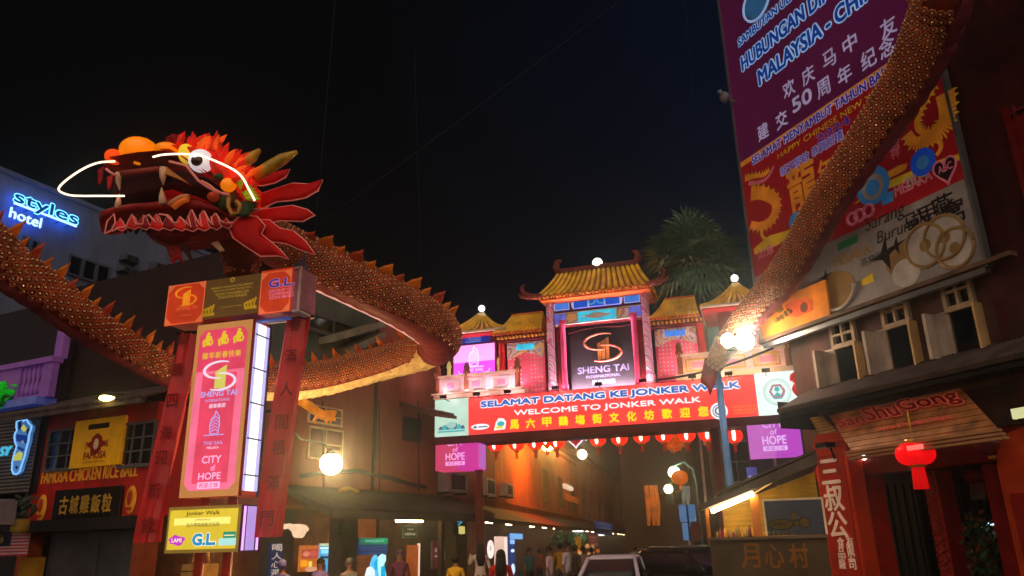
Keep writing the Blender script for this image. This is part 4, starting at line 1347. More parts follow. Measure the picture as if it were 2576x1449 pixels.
tpx(b, S, 'HOPE', c16(478, 726), c16(648, 712), c16(478, 672), .03, 6, .02)
r = S.rect(c16(476, 742), c16(640, 785), .03)
b.box(S, r[0], r[1], r[2], r[3], .027, .032, 6)
tbox(b, S, '希望之城', r[0] + .03, r[1] - .03, r[2] + .015, r[3] - .015, .034, 0, .01)
b.build('lettering', [tower_red, tower_pink, ink_gold, ink_silver, ink_olive, ink_lilac, ink_pink], pv)
# top box with three panels
u0, u1, v0, v1 = -1.3, 1.1, 5.33, 6.0
b = MB()
b.box(S, u0 + .02, 1.26, v0, v1, -.45, -.003)
tb = b.build('top_box', M('box_pinkgrey', (196, 120, 132), 0.5), sign_tower)
px0 = S.uv(c15(670, 500))[0]; px1 = S.uv(c15(1190, 450))[0]
panel_orange = M('panel_orange', (214, 70, 30), 0.45, emit=0.42, ec=(206, 56, 22), var=0.12)
panel_olive = M('panel_olive', (110, 76, 34), 0.5, emit=0.3, ec=(104, 74, 34), var=0.12)
for a, e, mt in ((u0, px0 - .004, panel_orange), (px0, px1 - .004, panel_olive), (px1, u1, panel_orange)):
    b = MB(); b.box(S, a, e, v0 - (.04 if mt is panel_orange else 0), v1 + (.03 if a == px1 else 0), 0.0, .03)
    b.build('sign_face', mt, tb)
b = MB()
edge = [(1.14, 1.2), (1.2, 1.26)]
b.box(S, 1.13, 1.26, v0 - .06, v0 - .02, -.45, .02, 0)
b.box(S, 1.22, 1.26, v0 - .02, v1 + .02, 0.0, .02, 0)
b.box(S, 1.12, 1.26, v1, v1 + .03, -.02, .02, 0)
b.box(S, -1.1, 1.1, v0 - .08, v0 - .05, -.4, -.35, 0)
b.box(S, -.1, 1.0, v0 - .11, v0 - .085, -.2, -.1, 1)
b.build('box_edge', [M('edge_cream', (226, 200, 190), 0.5), M('edge_blue', (60, 90, 170), 0.5, emit=0.3)], tb)
b = MB()
po = M('print_gold', (240, 150, 30), 0.45, emit=0.5)
pl = M('print_peach', (240, 120, 70), 0.45, emit=0.42)
py = M('print_yellow', (196, 160, 50), 0.45, emit=0.4)
u, v = S.uv(c15(505, 450))
s_logo(b, S, u, v, .34, .034, 0, 0)
TM = [po, pl, py, M('print_dragon', (196, 150, 24), 0.45, emit=0.4), M('print_blue', (56, 50, 150), 0.45, emit=0.5), M('print_mauve', (214, 130, 160), 0.45, emit=0.5)]
b.build('emblem', TM, tb); b = MB()
tpx(b, S, 'SHENG TAI', c15(395, 580), c15(590, 560), c15(395, 548), .034, 1, .005)
tpx(b, S, 'INTERNATIONAL', c15(430, 632), c15(540, 620), c15(430, 616), .034, 1, .0)
b.build('lettering', TM, tb); b = MB()
for k in range(4):
    tpx(b, S, ('MERAIKAN TAHUN BARU CINA BERSAMA', 'MELAKA JONKER WALK 2024', 'SELAMAT TAHUN BARU CINA', 'TAHUN NAGA')[k], c15(720 + 22 * k, 380 + 30 * k), c15(1120 - 20 * k, 335 + 30 * k), c15(720, 362 + 30 * k), .034, 2, .004)
tpx(b, S, 'Jonker Walk Melaka', c15(820, 555), c15(1010, 535), c15(820, 540), .034, 2, .0)
ring(b, S, *S.uv(c15(938, 290)), .035, .008, .036, 2, 10)
for x, y in ((715, 590), (1110, 520)):
    u, v = S.uv(c15(x, y))
    for k in range(4):
        b.tube([S.pt(u - .1 + .05 * k, v - .07, .036), S.pt(u - .12 + .06 * k, v + .02, .036), S.pt(u - .06 + .05 * k, v + .05 + .02 * k, .036)], .016, 5, 3)
    b.box(S, u - .11, u + .11, v - .08, v - .03, .034, .04, 3)
b.build('lettering', TM, tb); b = MB()
tpx(b, S, 'G.L.', c15(1265, 365), c15(1505, 335), c15(1265, 285), .034, 4, .03, outline=(5, .05))
for k in range(3):
    tpx(b, S, ('GROUP OF', 'COMPANIES', 'SDN BHD')[k], c15(1260 + 5 * k, 408 + 32 * k), c15(1500, 380 + 32 * k), c15(1260, 384 + 32 * k), .034, 5, .01)
b.build('lettering', TM, tb); b = MB()
for a, e in ((u0, px0), (px1, u1)):
    for (x, s1) in ((a + .02, 1), (e - .02, -1)):
        for (y, s2) in ((v0 - .02, 1), (v1 - .02, -1)):
            b.prism(S, [(x, y), (x + .12 * s1, y), (x, y + .12 * s2)], .031, .036, 1)
    for (x0, x1, y0, y1) in ((a + .005, e - .005, v0 - .035, v0 - .02), (a + .005, e - .005, v1 - .02, v1 - .005), (a + .005, a + .02, v0, v1), (e - .022, e - .008, v0, v1)):
        b.box(S, x0, x1, y0, y1, .031, .034, 1)
b.build('print_border', TM, tb)
# bottom box
u0, u1, v0, v1 = -.8, .5, 1.69, 2.36
b = MB(); b.box(S, u0, u1, v0, v1, -.5, 0, 0)
bb = b.build('bottom_box', M('box_olive', (150, 120, 50), 0.5, emit=0.3), sign_tower)
b = MB()
b.box(S, u0 + .05, u1 - .05, v0 + .05, v1 - .05, .003, .02, 0)
b.box(S, u0 + .14, u1 - .16, v0 + .4, v1 - .17, .022, .025, 1)
b.build('sign_face', [glow('face_yellow', (222, 190, 50), 0.9, 0.14, 1.5), glow('face_paleyellow', (250, 236, 120), 0.95, 0.05)], bb)
b = MB()
for w0, w1, mi in ((-.1, -.05, 0), (-.35, -.14, 1), (-.45, -.4, 0)):
    b.box(S, u1 + .002, u1 + .02, v0 + .02, v1 - .02, w0, w1, mi)
b.box(S, u1 + .001, u1 + .01, v0, v1, -.5, 0.0, 2)
b.build('side_light', [glow('tube_pink', (240, 170, 255), 1.1), glow('side_mauve', (186, 150, 226), 0.85), M('side_plum', (90, 30, 90), 0.5)], bb)
b = MB()
tpx(b, S, 'Jonker Walk', c16(388, 1003), c16(645, 985), c16(388, 962), .03, 0, .012)
tpx(b, S, '(Melaka)', c16(460, 1036), c16(570, 1026), c16(460, 1016), .03, 3, .0)
tpx(b, S, '马六甲鸡场街文化坊', c16(388, 1082), c16(640, 1070), c16(388, 1050), .03, 0, .005)
tpx(b, S, 'G.L.', c16(432, 1222), c16(612, 1212), c16(432, 1128), .03, 1, .05, outline=(4, .05))
BMT = [M('ink_brown', (90, 60, 30), 0.5), glow('ink_cyan', (20, 140, 190), 0.9), glow('ink_fuchsia', (196, 50, 190), 0.9), M('ink_rust', (160, 100, 50), 0.5, emit=.2), glow('ink_cream', (250, 240, 200), 0.9), glow('ink_emerald', (30, 150, 110), 0.8), glow('ink_sky', (170, 226, 220), 0.9)]
b.build('lettering', BMT, bb); b = MB()
u, v = S.uv(c16(328, 1180))
b.prism(S, [(u + .14 * math.cos(t) * (1 + .12 * math.sin(5 * t)), v + .07 * math.sin(t) * (1 + .2 * math.sin(4 * t))) for t in [2 * PI * k / 24 for k in range(24)]], .026, .03, 2)
tbox(b, S, 'LAMI', u - .09, u + .09, v - .03, v + .03, .032, 4, .03)
b.build('pink_badge', BMT, bb); b = MB()
r = S.rect(c16(675, 1115), c16(765, 1160), .02)
b.box(S, r[0], r[1], r[2], r[3], .026, .03, 5)
b.box(S, r[0] + .02, r[1] - .02, r[2] + .03, r[2] + .045, .031, .034, 4)
r = S.rect(c16(640, 1165), c16(765, 1215), .02)
b.box(S, r[0], r[1], r[2], r[3], .026, .03, 6)
b.build('green_badge', BMT, bb)

# red cloth banners either side of the tower
cloth = M('cloth_red', (214, 10, 16), 0.33, var=0.22, scale=1.5, emit=0.03, bump=.2)
ink_dark = M('ink_maroon', (134, 22, 22), 0.6)
def cloth_banner(fl, label, tl, tr, bl, br, chars, seed, w):
    rnd = random.Random(seed)
    A, B_, C_, D_ = [S.uv(p, w) for p in (tl, tr, bl, br)]
    rows, cols = 26, 10
    f = [rnd.uniform(0, 6) for _ in range(4)]
    def pos(i, j):
        t = i / rows; s_ = j / cols
        bow = 0.05 * math.sin(PI * t)
        u = (A[0] * (1 - t) + C_[0] * t) * (1 - s_) + (B_[0] * (1 - t) + D_[0] * t) * s_ + bow * 0.4 * math.sin(3 * t + f[0])
        v = (A[1] * (1 - t) + C_[1] * t) * (1 - s_) + (B_[1] * (1 - t) + D_[1] * t) * s_
        ww = w + 0.06 * math.sin(7 * s_ + f[1] + 2.6 * t) * (0.3 + math.sin(PI * t)) + 0.035 * math.sin(14 * s_ + f[2] + 3 * t)
        return u, v, ww
    b = MB(); vs = []; fs = []
    for off in (0, -0.012):
        for i in range(rows + 1):
            for j in range(cols + 1):
                u, v, ww = pos(i, j)
                vs.append(S.pt(u, v, ww + off))
    n = (rows + 1) * (cols + 1)
    for k in (0, n):
        for i in range(rows):
            for j in range(cols):
                a = k + i * (cols + 1) + j
                fs.append((a, a + 1, a + cols + 2, a + cols + 1))
    b.add(vs, fs, 0, True)
    u, v, ww = pos(0, 0); u2, v2, w2 = pos(0, cols)
    b.tube([S.pt(u - .03, v, w - .0), S.pt(u2 + .03, v2, w - .0)], .025, 8, 1)
    o = b.build('cloth_banner', [cloth, black_metal])
    tag(o, label, 'banner', 'red cloth banners beside the sign tower')
    q = MB()
    for k, ch in enumerate(chars):
        t = (k + 0.5) / len(chars)
        i = int(t * rows)
        ua, va, wa = pos(i, 2); ub, vb, wb = pos(i, cols - 2)
        h = (ub - ua) * 0.42
        tbox(q, S, ch, (ua + ub) / 2 - h, (ua + ub) / 2 + h, va - h, va + h, w + 0.09, 0, 0.02)
    q.build('lettering', ink_dark, o)
cloth_banner(0, 'wrinkled red cloth banner hanging on the shophouse side of the sign tower', (448, 838), (497, 836), (340, 1366), (408, 1362), '龍騰四海迎新歲', 1, -.25)
cloth_banner(1, 'red cloth banner hanging on the street lamp side of the sign tower', (722, 802), (784, 796), (640, 1352), (706, 1350), '春滿人間福滿門', 2, -.35)

# ------------------------------------------------------------------ hotel at the back
hotel_white = M('hotel_white', (116, 122, 144), 0.7, var=0.12, scale=0.4, streak=.22)
hotel = thing('hotel_building', 'tall pale blue grey hotel block with dark windows behind the dragon head', 'building', HF.pt(5, 0, -6))
b = MB(); b.box(HF, -14, 22, 0, 16.8, -14, 0); b.build('wall', hotel_white, hotel)
b = MB(); b.box(HF, -14.1, 22.1, 16.8, 17.0, -14.1, 0.08); b.build('parapet', M('hotel_cap', (110, 118, 150), 0.6), hotel)
hotel_frame = M('hotel_frame', (84, 88, 100), 0.6)
for a, e, nc in ((c1(512, 1045), c1(800, 1270), 3), (c1(985, 1205), c1(1235, 1370), 3), (c1(165, 912), c1(272, 1040), 2), (c1(1330, 1290), c1(1560, 1420), 3)):
    r = HF.rect(a, e)
    r = HF.rect(a, e)
    n = nc
    for k in range(n):
        wdt = (r[1] - r[0]) / n
        window(hotel, HF, (r[0] + k * wdt + .08, r[0] + (k + 1) * wdt - .08, r[2], r[3]), 1, 1, hotel_frame, dark_glass, 0.08, 0.08)
def condenser(fr, r, label, w=0.0, depth=0.35, body=None, grp='air conditioner boxes on the house walls', light=(120, 122, 124)):
    u0, u1, v0, v1 = r
    t = thing('air_conditioner', label, 'air conditioner', fr.pt((u0 + u1) / 2, v0, w), grp)
    b = MB(); b.box(fr, u0, u1, v0, v1, w + .06, w + depth, 0, .015)
    b.build('casing', M('casing_%d' % light[0], light, 0.5), t)
    b = MB()
    rr = min(u1 - u0, v1 - v0) * .4
    cu, cv = (u0 + u1) / 2, (v0 + v1) / 2
    b.box(fr, u0 + (u1 - u0) * .14, u1 - (u1 - u0) * .14, v0 + (v1 - v0) * .14, v1 - (v1 - v0) * .14, w + depth + .001, w + depth + .012, 0)
    for q in (.3, .6, .9): ring(b, fr, cu, cv, rr * q, .008, w + depth + .016, 1, 16)
    b.build('fan_grille', [M('grille_dark', (34, 34, 38), 0.6), M('grille_wire', (90, 90, 92), 0.5)], t)
    b = MB()
    for u in (u0 + .08, u1 - .08):
        b.box(fr, u - .02, u + .02, v0 - .06, v0, w + .0, w + depth)
    b.build('bracket', black_metal, t)
    return t
for k, (a, e) in enumerate(((c1(885, 1040), c1(985, 1120)), (c1(865, 1130), c1(985, 1210)), (c1(865, 1240), c1(965, 1330)), (c1(1105, 1100), c1(1195, 1190)))):
    condenser(HF, HF.rect(a, e), ['grey air conditioner box highest on the hotel wall, above two more', 'grey air conditioner box in the middle of the hotel stack', 'grey air conditioner box lowest of the hotel stack, beside three windows', 'grey air conditioner box standing alone above the hotel windows'][k], 0, .5, light=(88, 90, 100))
# lit hotel name
hs = thing('hotel_sign', 'blue and white neon sign reading styles hotel on the pale block', 'sign', HF.pt(*HF.uv(c1(300, 700)), .1))
b = MB()
neon_blue = glow('neon_blue', (110, 205, 255), 2.2); neon_pale = glow('neon_pale', (200, 240, 255), 1.3); halo = glow('neon_halo', (0, 70, 220), 16); neon_deep = M('neon_face', (10, 40, 90), 0.4, emit=0.5, ec=(0, 70, 160))
tpx(b, HF, 'styles', c1(88, 670), c1(572, 810), c1(92, 548), .4, 2, .015, ext=.06, outline=(0, .05), dw=.01)
HM = [neon_blue, neon_pale, neon_deep, halo]
b.build('lettering', HM, hs); b = MB()
tpx(b, HF, 'styles', c1(88, 670), c1(572, 810), c1(92, 548), .37, 3, .0)
b.build('back_light', HM, hs); b = MB()
tpx(b, HF, 'hotel', c1(62, 760), c1(300, 838), c1(66, 680), .37, 3, .0)
b.build('back_light', HM, hs); b = MB()
tpx(b, HF, 'hotel', c1(62, 760), c1(300, 838), c1(66, 680), .4, 1, .015, ext=.06)
b.build('lettering', HM, hs); b = MB()
p, q = HF.uv(c1(80, 662), .2), HF.uv(c1(545, 836), .2)
b.box(HF, p[0], q[0], (p[1] + q[1]) / 2 - .04, (p[1] + q[1]) / 2 + .03, .4, .46, 1)
b.box(HF, p[0], q[0], (p[1] + q[1]) / 2 - .03, (p[1] + q[1]) / 2 + .02, .37, .39, 3)
b.build('underline', HM, hs)
b = MB()
for k in range(6):
    u = p[0] + (q[0] - p[0]) * (k + .5) / 6
    b.box(HF, u - .03, u + .03, (p[1] + q[1]) / 2 - .02, (p[1] + q[1]) / 2 + .01, .002, .37)
b.build('stand_off', steel, hs)

# ------------------------------------------------------------------ red shophouse
maroon_wall = M('maroon_wall', (196, 34, 28), 0.6, var=0.18, scale=0.9, bump=.15, streak=.35)
brown_wall = M('brown_wall', (48, 32, 32), 0.75, var=0.2, scale=0.7, streak=.4)
tile_grey = M('roof_tile_grey', (82, 66, 62), 0.7, var=0.3, scale=3)
shutter_mat = M('shutter_grey', (104, 102, 108), 0.45, metal=0.3, var=0.15)
h1 = thing('red_shophouse', 'red two storey shophouse with gold lettering above a grey roller shutter', 'building', FF.pt(-.3, 0, -3))
b = MB()
b.box(FF, -2.62, 2.1, 2.62, 5.5, -8, 0)
b.build('wall', maroon_wall, h1)
b = MB(); b.box(FF, -2.9, 4.2, 5.5, 9.6, -8, -.4); b.build('upper_wall', brown_wall, h1)
b = MB()
lattice_tiles(b, FF.pt(-3.4, 5.42, .85), FF.pt(2.5, 5.42, .85), FF.pt(-3.4, 5.95, -.4), FF.pt(2.5, 5.95, -.4), 36, 0, 0, .06)
b.box(FF, -3.4, 2.5, 5.3, 5.4, .75, .85, 0)
b.build('roof', tile_grey, h1)
b = MB()
for u in (-2.55, 2.0):
    b.box(FF, u - .22, u + .22, .13, 2.62, -.4, 0)
b.build('pillar', M('pillar_brick', (150, 66, 36), 0.6), h1)
b = MB(); b.box(FF, -2.33, 1.78, .13, 2.62, -.72, -.6)
for k in range(26): b.box(FF, -2.1, 1.55, .2 + k * .08, .25 + k * .08, -.6, -.58)
b.box(FF, -.3, -.22, .13, 2.3, -.58, -.54)
b.build('roller_shutter', shutter_mat, h1)
b = MB(); b.box(FF, -2.62, 2.1, 2.3, 2.6, -.5, .35); b.build('canopy', M('canopy_black', (34, 30, 30), 0.7), h1)
win_grey = M('window_grey', (84, 82, 84), 0.6)
for a, e in ((c2(265, 728), c2(388, 900)), (c2(632, 695), c2(762, 880))):
    window(h1, FF, FF.rect(a, e), 3, 3, win_grey, dark_glass, .07, .07)
b = MB()
tpx(b, FF, 'FAMOSA CHICKEN RICE BALL', c2(207, 988), c2(692, 952), c2(207, 925), .01, 0, .01, ext=.03)
b.build('lettering', M('letter_ochre', (226, 150, 40), 0.5, emit=.06), h1)
sy = thing('yellow_signboard', 'yellow square signboard with a red crest between two barred windows', 'sign', FF.pt(*FF.uv(c2(490, 910)), .05))
r = FF.rect(c2(385, 672), c2(600, 886), .1)
b = MB(); b.box(FF, r[0], r[1], r[2], r[3], .02, .12, 0, .01); b.build('board', M('board_yellow', (236, 168, 16), 0.5, var=.1, emit=.05), sy)
b = MB(); uc, vc = (r[0] + r[1]) / 2, (r[2] + r[3]) / 2 - .05
b.box(FF, uc - .42, uc + .42, r[3] - .28, r[3] - .14, .122, .126, 1)
b.prism(FF, [(uc + .3 * math.cos(t) * (1 + .25 * math.cos(6 * t)), vc + .24 * math.sin(t) * (1 + .2 * math.cos(4 * t))) for t in [2 * PI * k / 36 for k in range(36)]], .122, .128, 0)
b.prism(FF, circ(uc, vc, .1, 16, .15), .129, .133, 2)
tbox(b, FF, '古', uc - .48, uc - .3, vc - .1, vc + .1, .124, 0, .02); tbox(b, FF, '城', uc + .3, uc + .48, vc - .1, vc + .1, .124, 0, .02)
tbox(b, FF, 'FAMOSA', uc - .46, uc + .46, r[2] + .2, r[2] + .4, .124, 0, .04)
tbox(b, FF, 'CHICKEN RICE BALL', uc - .46, uc + .46, r[2] + .1, r[2] + .16, .124, 0, .0)
b.build('lettering', [M('crest_red', (150, 24, 16), 0.5), M('ink_black', (40, 20, 16), 0.5), M('crest_pale', (236, 200, 160), 0.5)], sy)
sb = thing('black_signboard', 'black signboard with five gold Chinese characters under the ochre lettering', 'sign', FF.pt(*FF.uv(c2(430, 1160)), .05))
r = FF.rect(c2(280, 1018), c2(592, 1160), .1)
b = MB(); b.box(FF, r[0], r[1], r[2], r[3], .02, .1, 0, .01); b.build('board', M('lacquer_black', (24, 18, 16), 0.25, var=.1), sb)
b = MB()
w5 = (r[1] - r[0] - .5) / 5
for i, ch in enumerate('古城雞飯粒'):
    tbox(b, FF, ch, r[0] + .27 + i * w5, r[0] + .2 + (i + 1) * w5, (r[2] + r[3]) / 2 - .24, (r[2] + r[3]) / 2 + .24, .102, 0, .03, ext=.02)
b.build('lettering', gold_paint, sb)
for k, (x, y) in enumerate(((215, 1105), (663, 1065))):
    u, v = FF.uv(c2(x, y))
    b = MB()
    b.ball(FF.pt(u, v, .03), (.2, .36, .05), 0, 16, 10, axes=(FF.a, V((0, 0, 1)), FF.n))
    b.ball(FF.pt(u, v + .05, .07), (.1, .2, .03), 1, 12, 8, axes=(FF.a, V((0, 0, 1)), FF.n))
    b.box(FF, u - .1, u + .1, v - .26, v - .18, .06, .08, 1)
    tag(b.build('oval_emblem', [M('emblem_gold', (226, 150, 30), 0.4, emit=.05), M('emblem_red', (190, 50, 20), 0.5)]), ['gold oval emblem on the red wall beside the blue foot sign', 'gold oval emblem on the red wall beside the hanging cloth'][k], 'emblem', 'gold emblems on the red shophouse')
# floodlight over the roof
def lamp_thing(name, label, cat_, loc, mats_parts, group=None):
    t = thing(name, label, cat_, loc, group)
    for nm, b_, mt in mats_parts: b_.build(nm, mt, t)
    return t
u, v = FF.uv(c2(545, 545), .9)
b1 = MB(); b1.tube([FF.pt(u + .5, v - .15, -.3), FF.pt(u + .4, v + .08, .3), FF.pt(u + .1, v + .06, .85)], .03, 6)
b2 = MB(); b2.ball(FF.pt(u, v + .02, .9), (.3, .15, .1), 0, 14, 8, axes=(FF.a, FF.n, V((0, 0, 1))))
b3 = MB(); b3.ball(FF.pt(u - .02, v - .03, .92), (.26, .14, .09), 0, 14, 8, axes=(FF.a, FF.n, V((0, 0, 1))))
lamp_thing('street_lamp', 'oval yellow street lamp shining above the red shophouse roof', 'lamp', FF.pt(u, v, .5), [('arm', b1, dark_grey), ('hood', b2, dark_grey), ('lamp', b3, glow('lamp_yellow', (255, 226, 120), 12))], 'street lamps')

# ------------------------------------------------------------------ corrugated shop at the edge
FL = FF.shift(.25)
h2 = thing('corrugated_shop', 'grey corrugated shopfront with a purple balcony, next to the red shophouse', 'building', FL.pt(-5, 0, -3))
uR = FL.uv(c14(262, 500))[0]; vt = FL.uv(c14(150, 235))[1]; vb = FL.uv(c14(100, 850))[1]
b = MB(); b.box(FL, uR - 6, uR, 0.13, vb, -5, -.8); b.box(FL, uR - 6, uR, vb, 9, -5, -.15); b.build('wall', M('shop_dark', (46, 40, 44), 0.8), h2)
b = MB()
nrib = 24
for k in range(nrib):
    v = vb + (vt - vb) * k / nrib
    h = (vt - vb) / nrib
    b.prism(Ax(FL.pt(uR - 6, 0, 0), FL.n, V((0, 0, 1)), FL.a), [(-.02, v), (.05, v + h * .3), (.05, v + h * .6), (-.02, v + h)], 0, 6)
b.build('corrugated_panel', M('corrugated_grey', (118, 108, 104), 0.5, metal=.2, var=.15), h2)
b = MB(); b.box(FL, uR - 6, uR + .12, vt, vt + .22, -.3, .3); b.build('ledge', M('ledge_blue', (120, 130, 190), 0.5, emit=.12, ec=(60, 80, 190)), h2)  # blue light on the ledge put in as emission
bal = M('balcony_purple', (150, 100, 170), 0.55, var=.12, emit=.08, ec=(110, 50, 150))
v0 = vt + .22; v1 = v0 + 1.0
b = MB()
ua = FL.uv(c14(145, 150))[0]; ub = FL.uv(c14(310, 120))[0]
b.box(FL, uR - 6, ua, v0, v1, -.1, .1); b.box(FL, ub, uR + .3, v0, v1, -.1, .1); b.box(FL, uR - 6, uR + .35, v1, v1 + .16, -.16, .18); b.box(FL, ua, ub, v0, v0 + .1, -.1, .1)
for k in range(5):
    u = ua + (ub - ua) * (k + .5) / 5
    b.lathe(FL.pt(u, v0 + .1, 0), [(.05, 0), (.09, .2), (.05, .45), (.08, .7), (.06, .9)], 8)
b.box(FL, ub + .05, uR + .3, v1 + .16, v1 + 2.2, -.3, -.1)
b.build('balcony', bal, h2)
b = MB()
u, v = FL.uv(c14(40, 140), .2)
for k in range(60):
    p = FL.pt(u + random.uniform(-.5, .32), v + random.uniform(-.36, .36), random.uniform(.12, .45))
    d = V((random.gauss(0, 1), random.gauss(0, 1), random.gauss(0, 1))).normalized(); x = d.orthogonal().normalized()
    b.ball(p, (.12, .08, .02), random.choice((0, 0, 1)), 7, 4, axes=(x, d.cross(x), d))
tag(b.build('lit_plant', [M('leaf_lit', (20, 180, 30), 0.4, emit=.35, var=.5, scale=7), M('leaf_deep', (10, 90, 20), 0.5, emit=.06)]), 'bright green lit leafy plant on the purple balcony', 'plant')  # leaves emit, standing in for green light on the plant
# foot shaped neon
FT = [(165, 312), (150, 322), (128, 330), (126, 372), (132, 392), (118, 412), (112, 440), (118, 480), (130, 510), (112, 560), (98, 620), (94, 680), (106, 708), (128, 712), (152, 690), (166, 640), (186, 580), (200, 520), (214, 470), (220, 420), (234, 380), (236, 360), (214, 340), (204, 318), (188, 316), (180, 328)]
ft = thing('foot_sign', 'foot shaped lit sign in blue and lime on the grey corrugated shopfront', 'sign', FL.pt(*FL.uv(c14(130, 700)), .2))
pts = [FL.uv(c14(x, y), .2) for x, y in FT]
b = MB(); b.prism(FL, pts, .12, .22, 0); b.tube([FL.pt(u, v, .23) for u, v in pts + pts[:1]], .025, 6, 1); b.build('panel', [M('foot_blue', (80, 130, 190), .4, emit=.55, ec=(70, 120, 180)), glow('foot_rim', (130, 190, 250), 1.0)], ft)
b = MB()
for P, mi in (([(125, 420), (205, 430), (200, 490), (126, 470)], 0), ([(120, 500), (185, 530), (172, 545), (125, 520)], 0), ([(108, 575), (150, 545), (172, 560), (160, 610), (106, 612)], 1), ([(158, 376), (178, 350), (204, 385), (178, 405)], 1), ([(140, 330), (160, 322), (162, 370), (140, 400)], 2), ([(200, 380), (222, 380), (214, 430), (200, 420)], 2), ([(120, 650), (140, 655), (130, 675), (118, 668)], 2), ([(160, 470), (180, 465), (182, 485), (164, 490)], 3)):
    b.prism(FL, [FL.uv(c14(x, y), .2) for x, y in P], .222, .23, mi)
b.build('print', [M('foot_deep', (20, 60, 150), .4, emit=.4), glow('foot_lime', (196, 196, 90), .8), M('foot_navy', (24, 30, 80), .4, emit=.2), glow('foot_grey', (160, 170, 170), .6)], ft)
b = MB(); tpx(b, FL, 'SY', c14(0, 584), c14(86, 570), c14(0, 515), .12, 0, .03, ext=.06, shear=.2)
tag(b.build('neon_letters', glow('neon_cyan', (70, 180, 216), .9)), 'cyan lit letters SY beside the foot shaped sign', 'sign')
# flag below
FLG = FF.shift(1.5)
fl = thing('national_flag', 'red and white striped flag with a dark blue canton hanging under the corrugated shop', 'flag', FLG.pt(*FLG.uv(c14(90, 1310)), 0))
r = FLG.rect(c14(-150, 1150), c14(183, 1300))
b = MB()
ns = 14
uc_ = FLG.uv(c14(80, 1200))[0]; vc_ = r[2] + (r[3] - r[2]) * 6 / 14
def fw(u): return .05 * math.sin(u * 5) + .03 * math.sin(u * 11)
for k in range(ns):
    v0 = r[2] + (r[3] - r[2]) * k / ns; v1 = r[2] + (r[3] - r[2]) * (k + 1) / ns
    us = [r[0] + (r[1] - r[0]) * i / 16 for i in range(17)]
    vs = [FLG.pt(u, v, fw(u)) for u in us for v in (v0, v1)]
    b.add(vs, [(2 * i, 2 * i + 2, 2 * i + 3, 2 * i + 1) for i in range(16)], k % 2, True)
us = [r[0] + (uc_ - r[0]) * i / 10 for i in range(11)]
vs = [FLG.pt(u, v, fw(u) + .012) for u in us for v in (vc_, r[3])]
b.add(vs, [(2 * i, 2 * i + 2, 2 * i + 3, 2 * i + 1) for i in range(10)], 2, True)
um = uc_ - .3; vm = (vc_ + r[3]) / 2
ring(b, FLG, um - .1, vm, .13, .025, fw(um) + .03, 3, 16, None, R(40), R(320))
b.prism(FLG, [(um + .08 + .1 * (1 if k % 2 == 0 else .45) * math.cos(2 * PI * k / 28), vm + .1 * (1 if k % 2 == 0 else .45) * math.sin(2 * PI * k / 28)) for k in range(28)], fw(um) + .02, fw(um) + .03, 3)
b.build('cloth', [M('flag_red', (170, 40, 50), .6), M('flag_white', (170, 150, 156), .6), M('flag_blue', (20, 20, 50), .6), M('flag_yellow', (120, 104, 40), .6)], fl)
b = MB(); b.tube([FLG.pt(r[0] - .05, r[3] + .03, 0), FLG.pt(r[1], r[3] + .03, 0)], .02, 6); b.build('rail', black_metal, fl)
b = MB(); rr = FLG.rect(c14(62, 1318), c14(166, 1449)); b.box(FLG, rr[0], rr[1], .13, rr[3], -.5, -.3)
b.box(FLG, rr[0] - .05, rr[1] + .05, .13, .3, -.55, -.25)
tag(b.build('ochre_pillar', M('ochre_paint', (150, 104, 20), .6)), 'ochre painted pillar under the striped flag', 'pillar')
b = MB()
A = [FLG.pt(*FLG.uv(c14(x, y), w), w) for x, y, w in ((-60, 930, .4), (130, 900, .4), (130, 890, -.6), (-60, 890, -.6))]
B_ = [FLG.pt(*FLG.uv(c14(x, y), w), w) for x, y, w in ((-60, 1070, .42), (105, 1072, .42))]
b.add(A + B_, [(0, 1, 2, 3), (4, 5, 1, 0)], 0)
b.tube([B_[0], B_[1]], .03, 6)
tag(b.build('cloth_awning', M('awning_beige', (110, 94, 90), .7)), 'pale cloth awning below the corrugated shopfront', 'awning')
b = MB()
u, v = FLG.uv(c14(160, 1000), .2)
b.lathe(FLG.pt(u, v - .45, .2), [(.12, 0), (.2, .05), (.2, .3), (.16, .34)], 12, 1)
for k in range(50):
    p = FLG.pt(u + random.uniform(-.25, .25), v + random.uniform(-.1, .42), .2 + random.uniform(-.2, .2)); d = V((random.gauss(0, 1), random.gauss(0, 1), random.gauss(0, 1))).normalized(); x = d.orthogonal().normalized()
    b.ball(p, (.11, .06, .015), 0, 6, 4, axes=(x, d.cross(x), d))
tag(b.build('hanging_plant', [M('leaf_dim', (60, 66, 56), .6, var=.4), M('pot_ochre', (140, 110, 40), .6)]), 'dim potted plant in an ochre pot beside the cloth awning', 'plant')

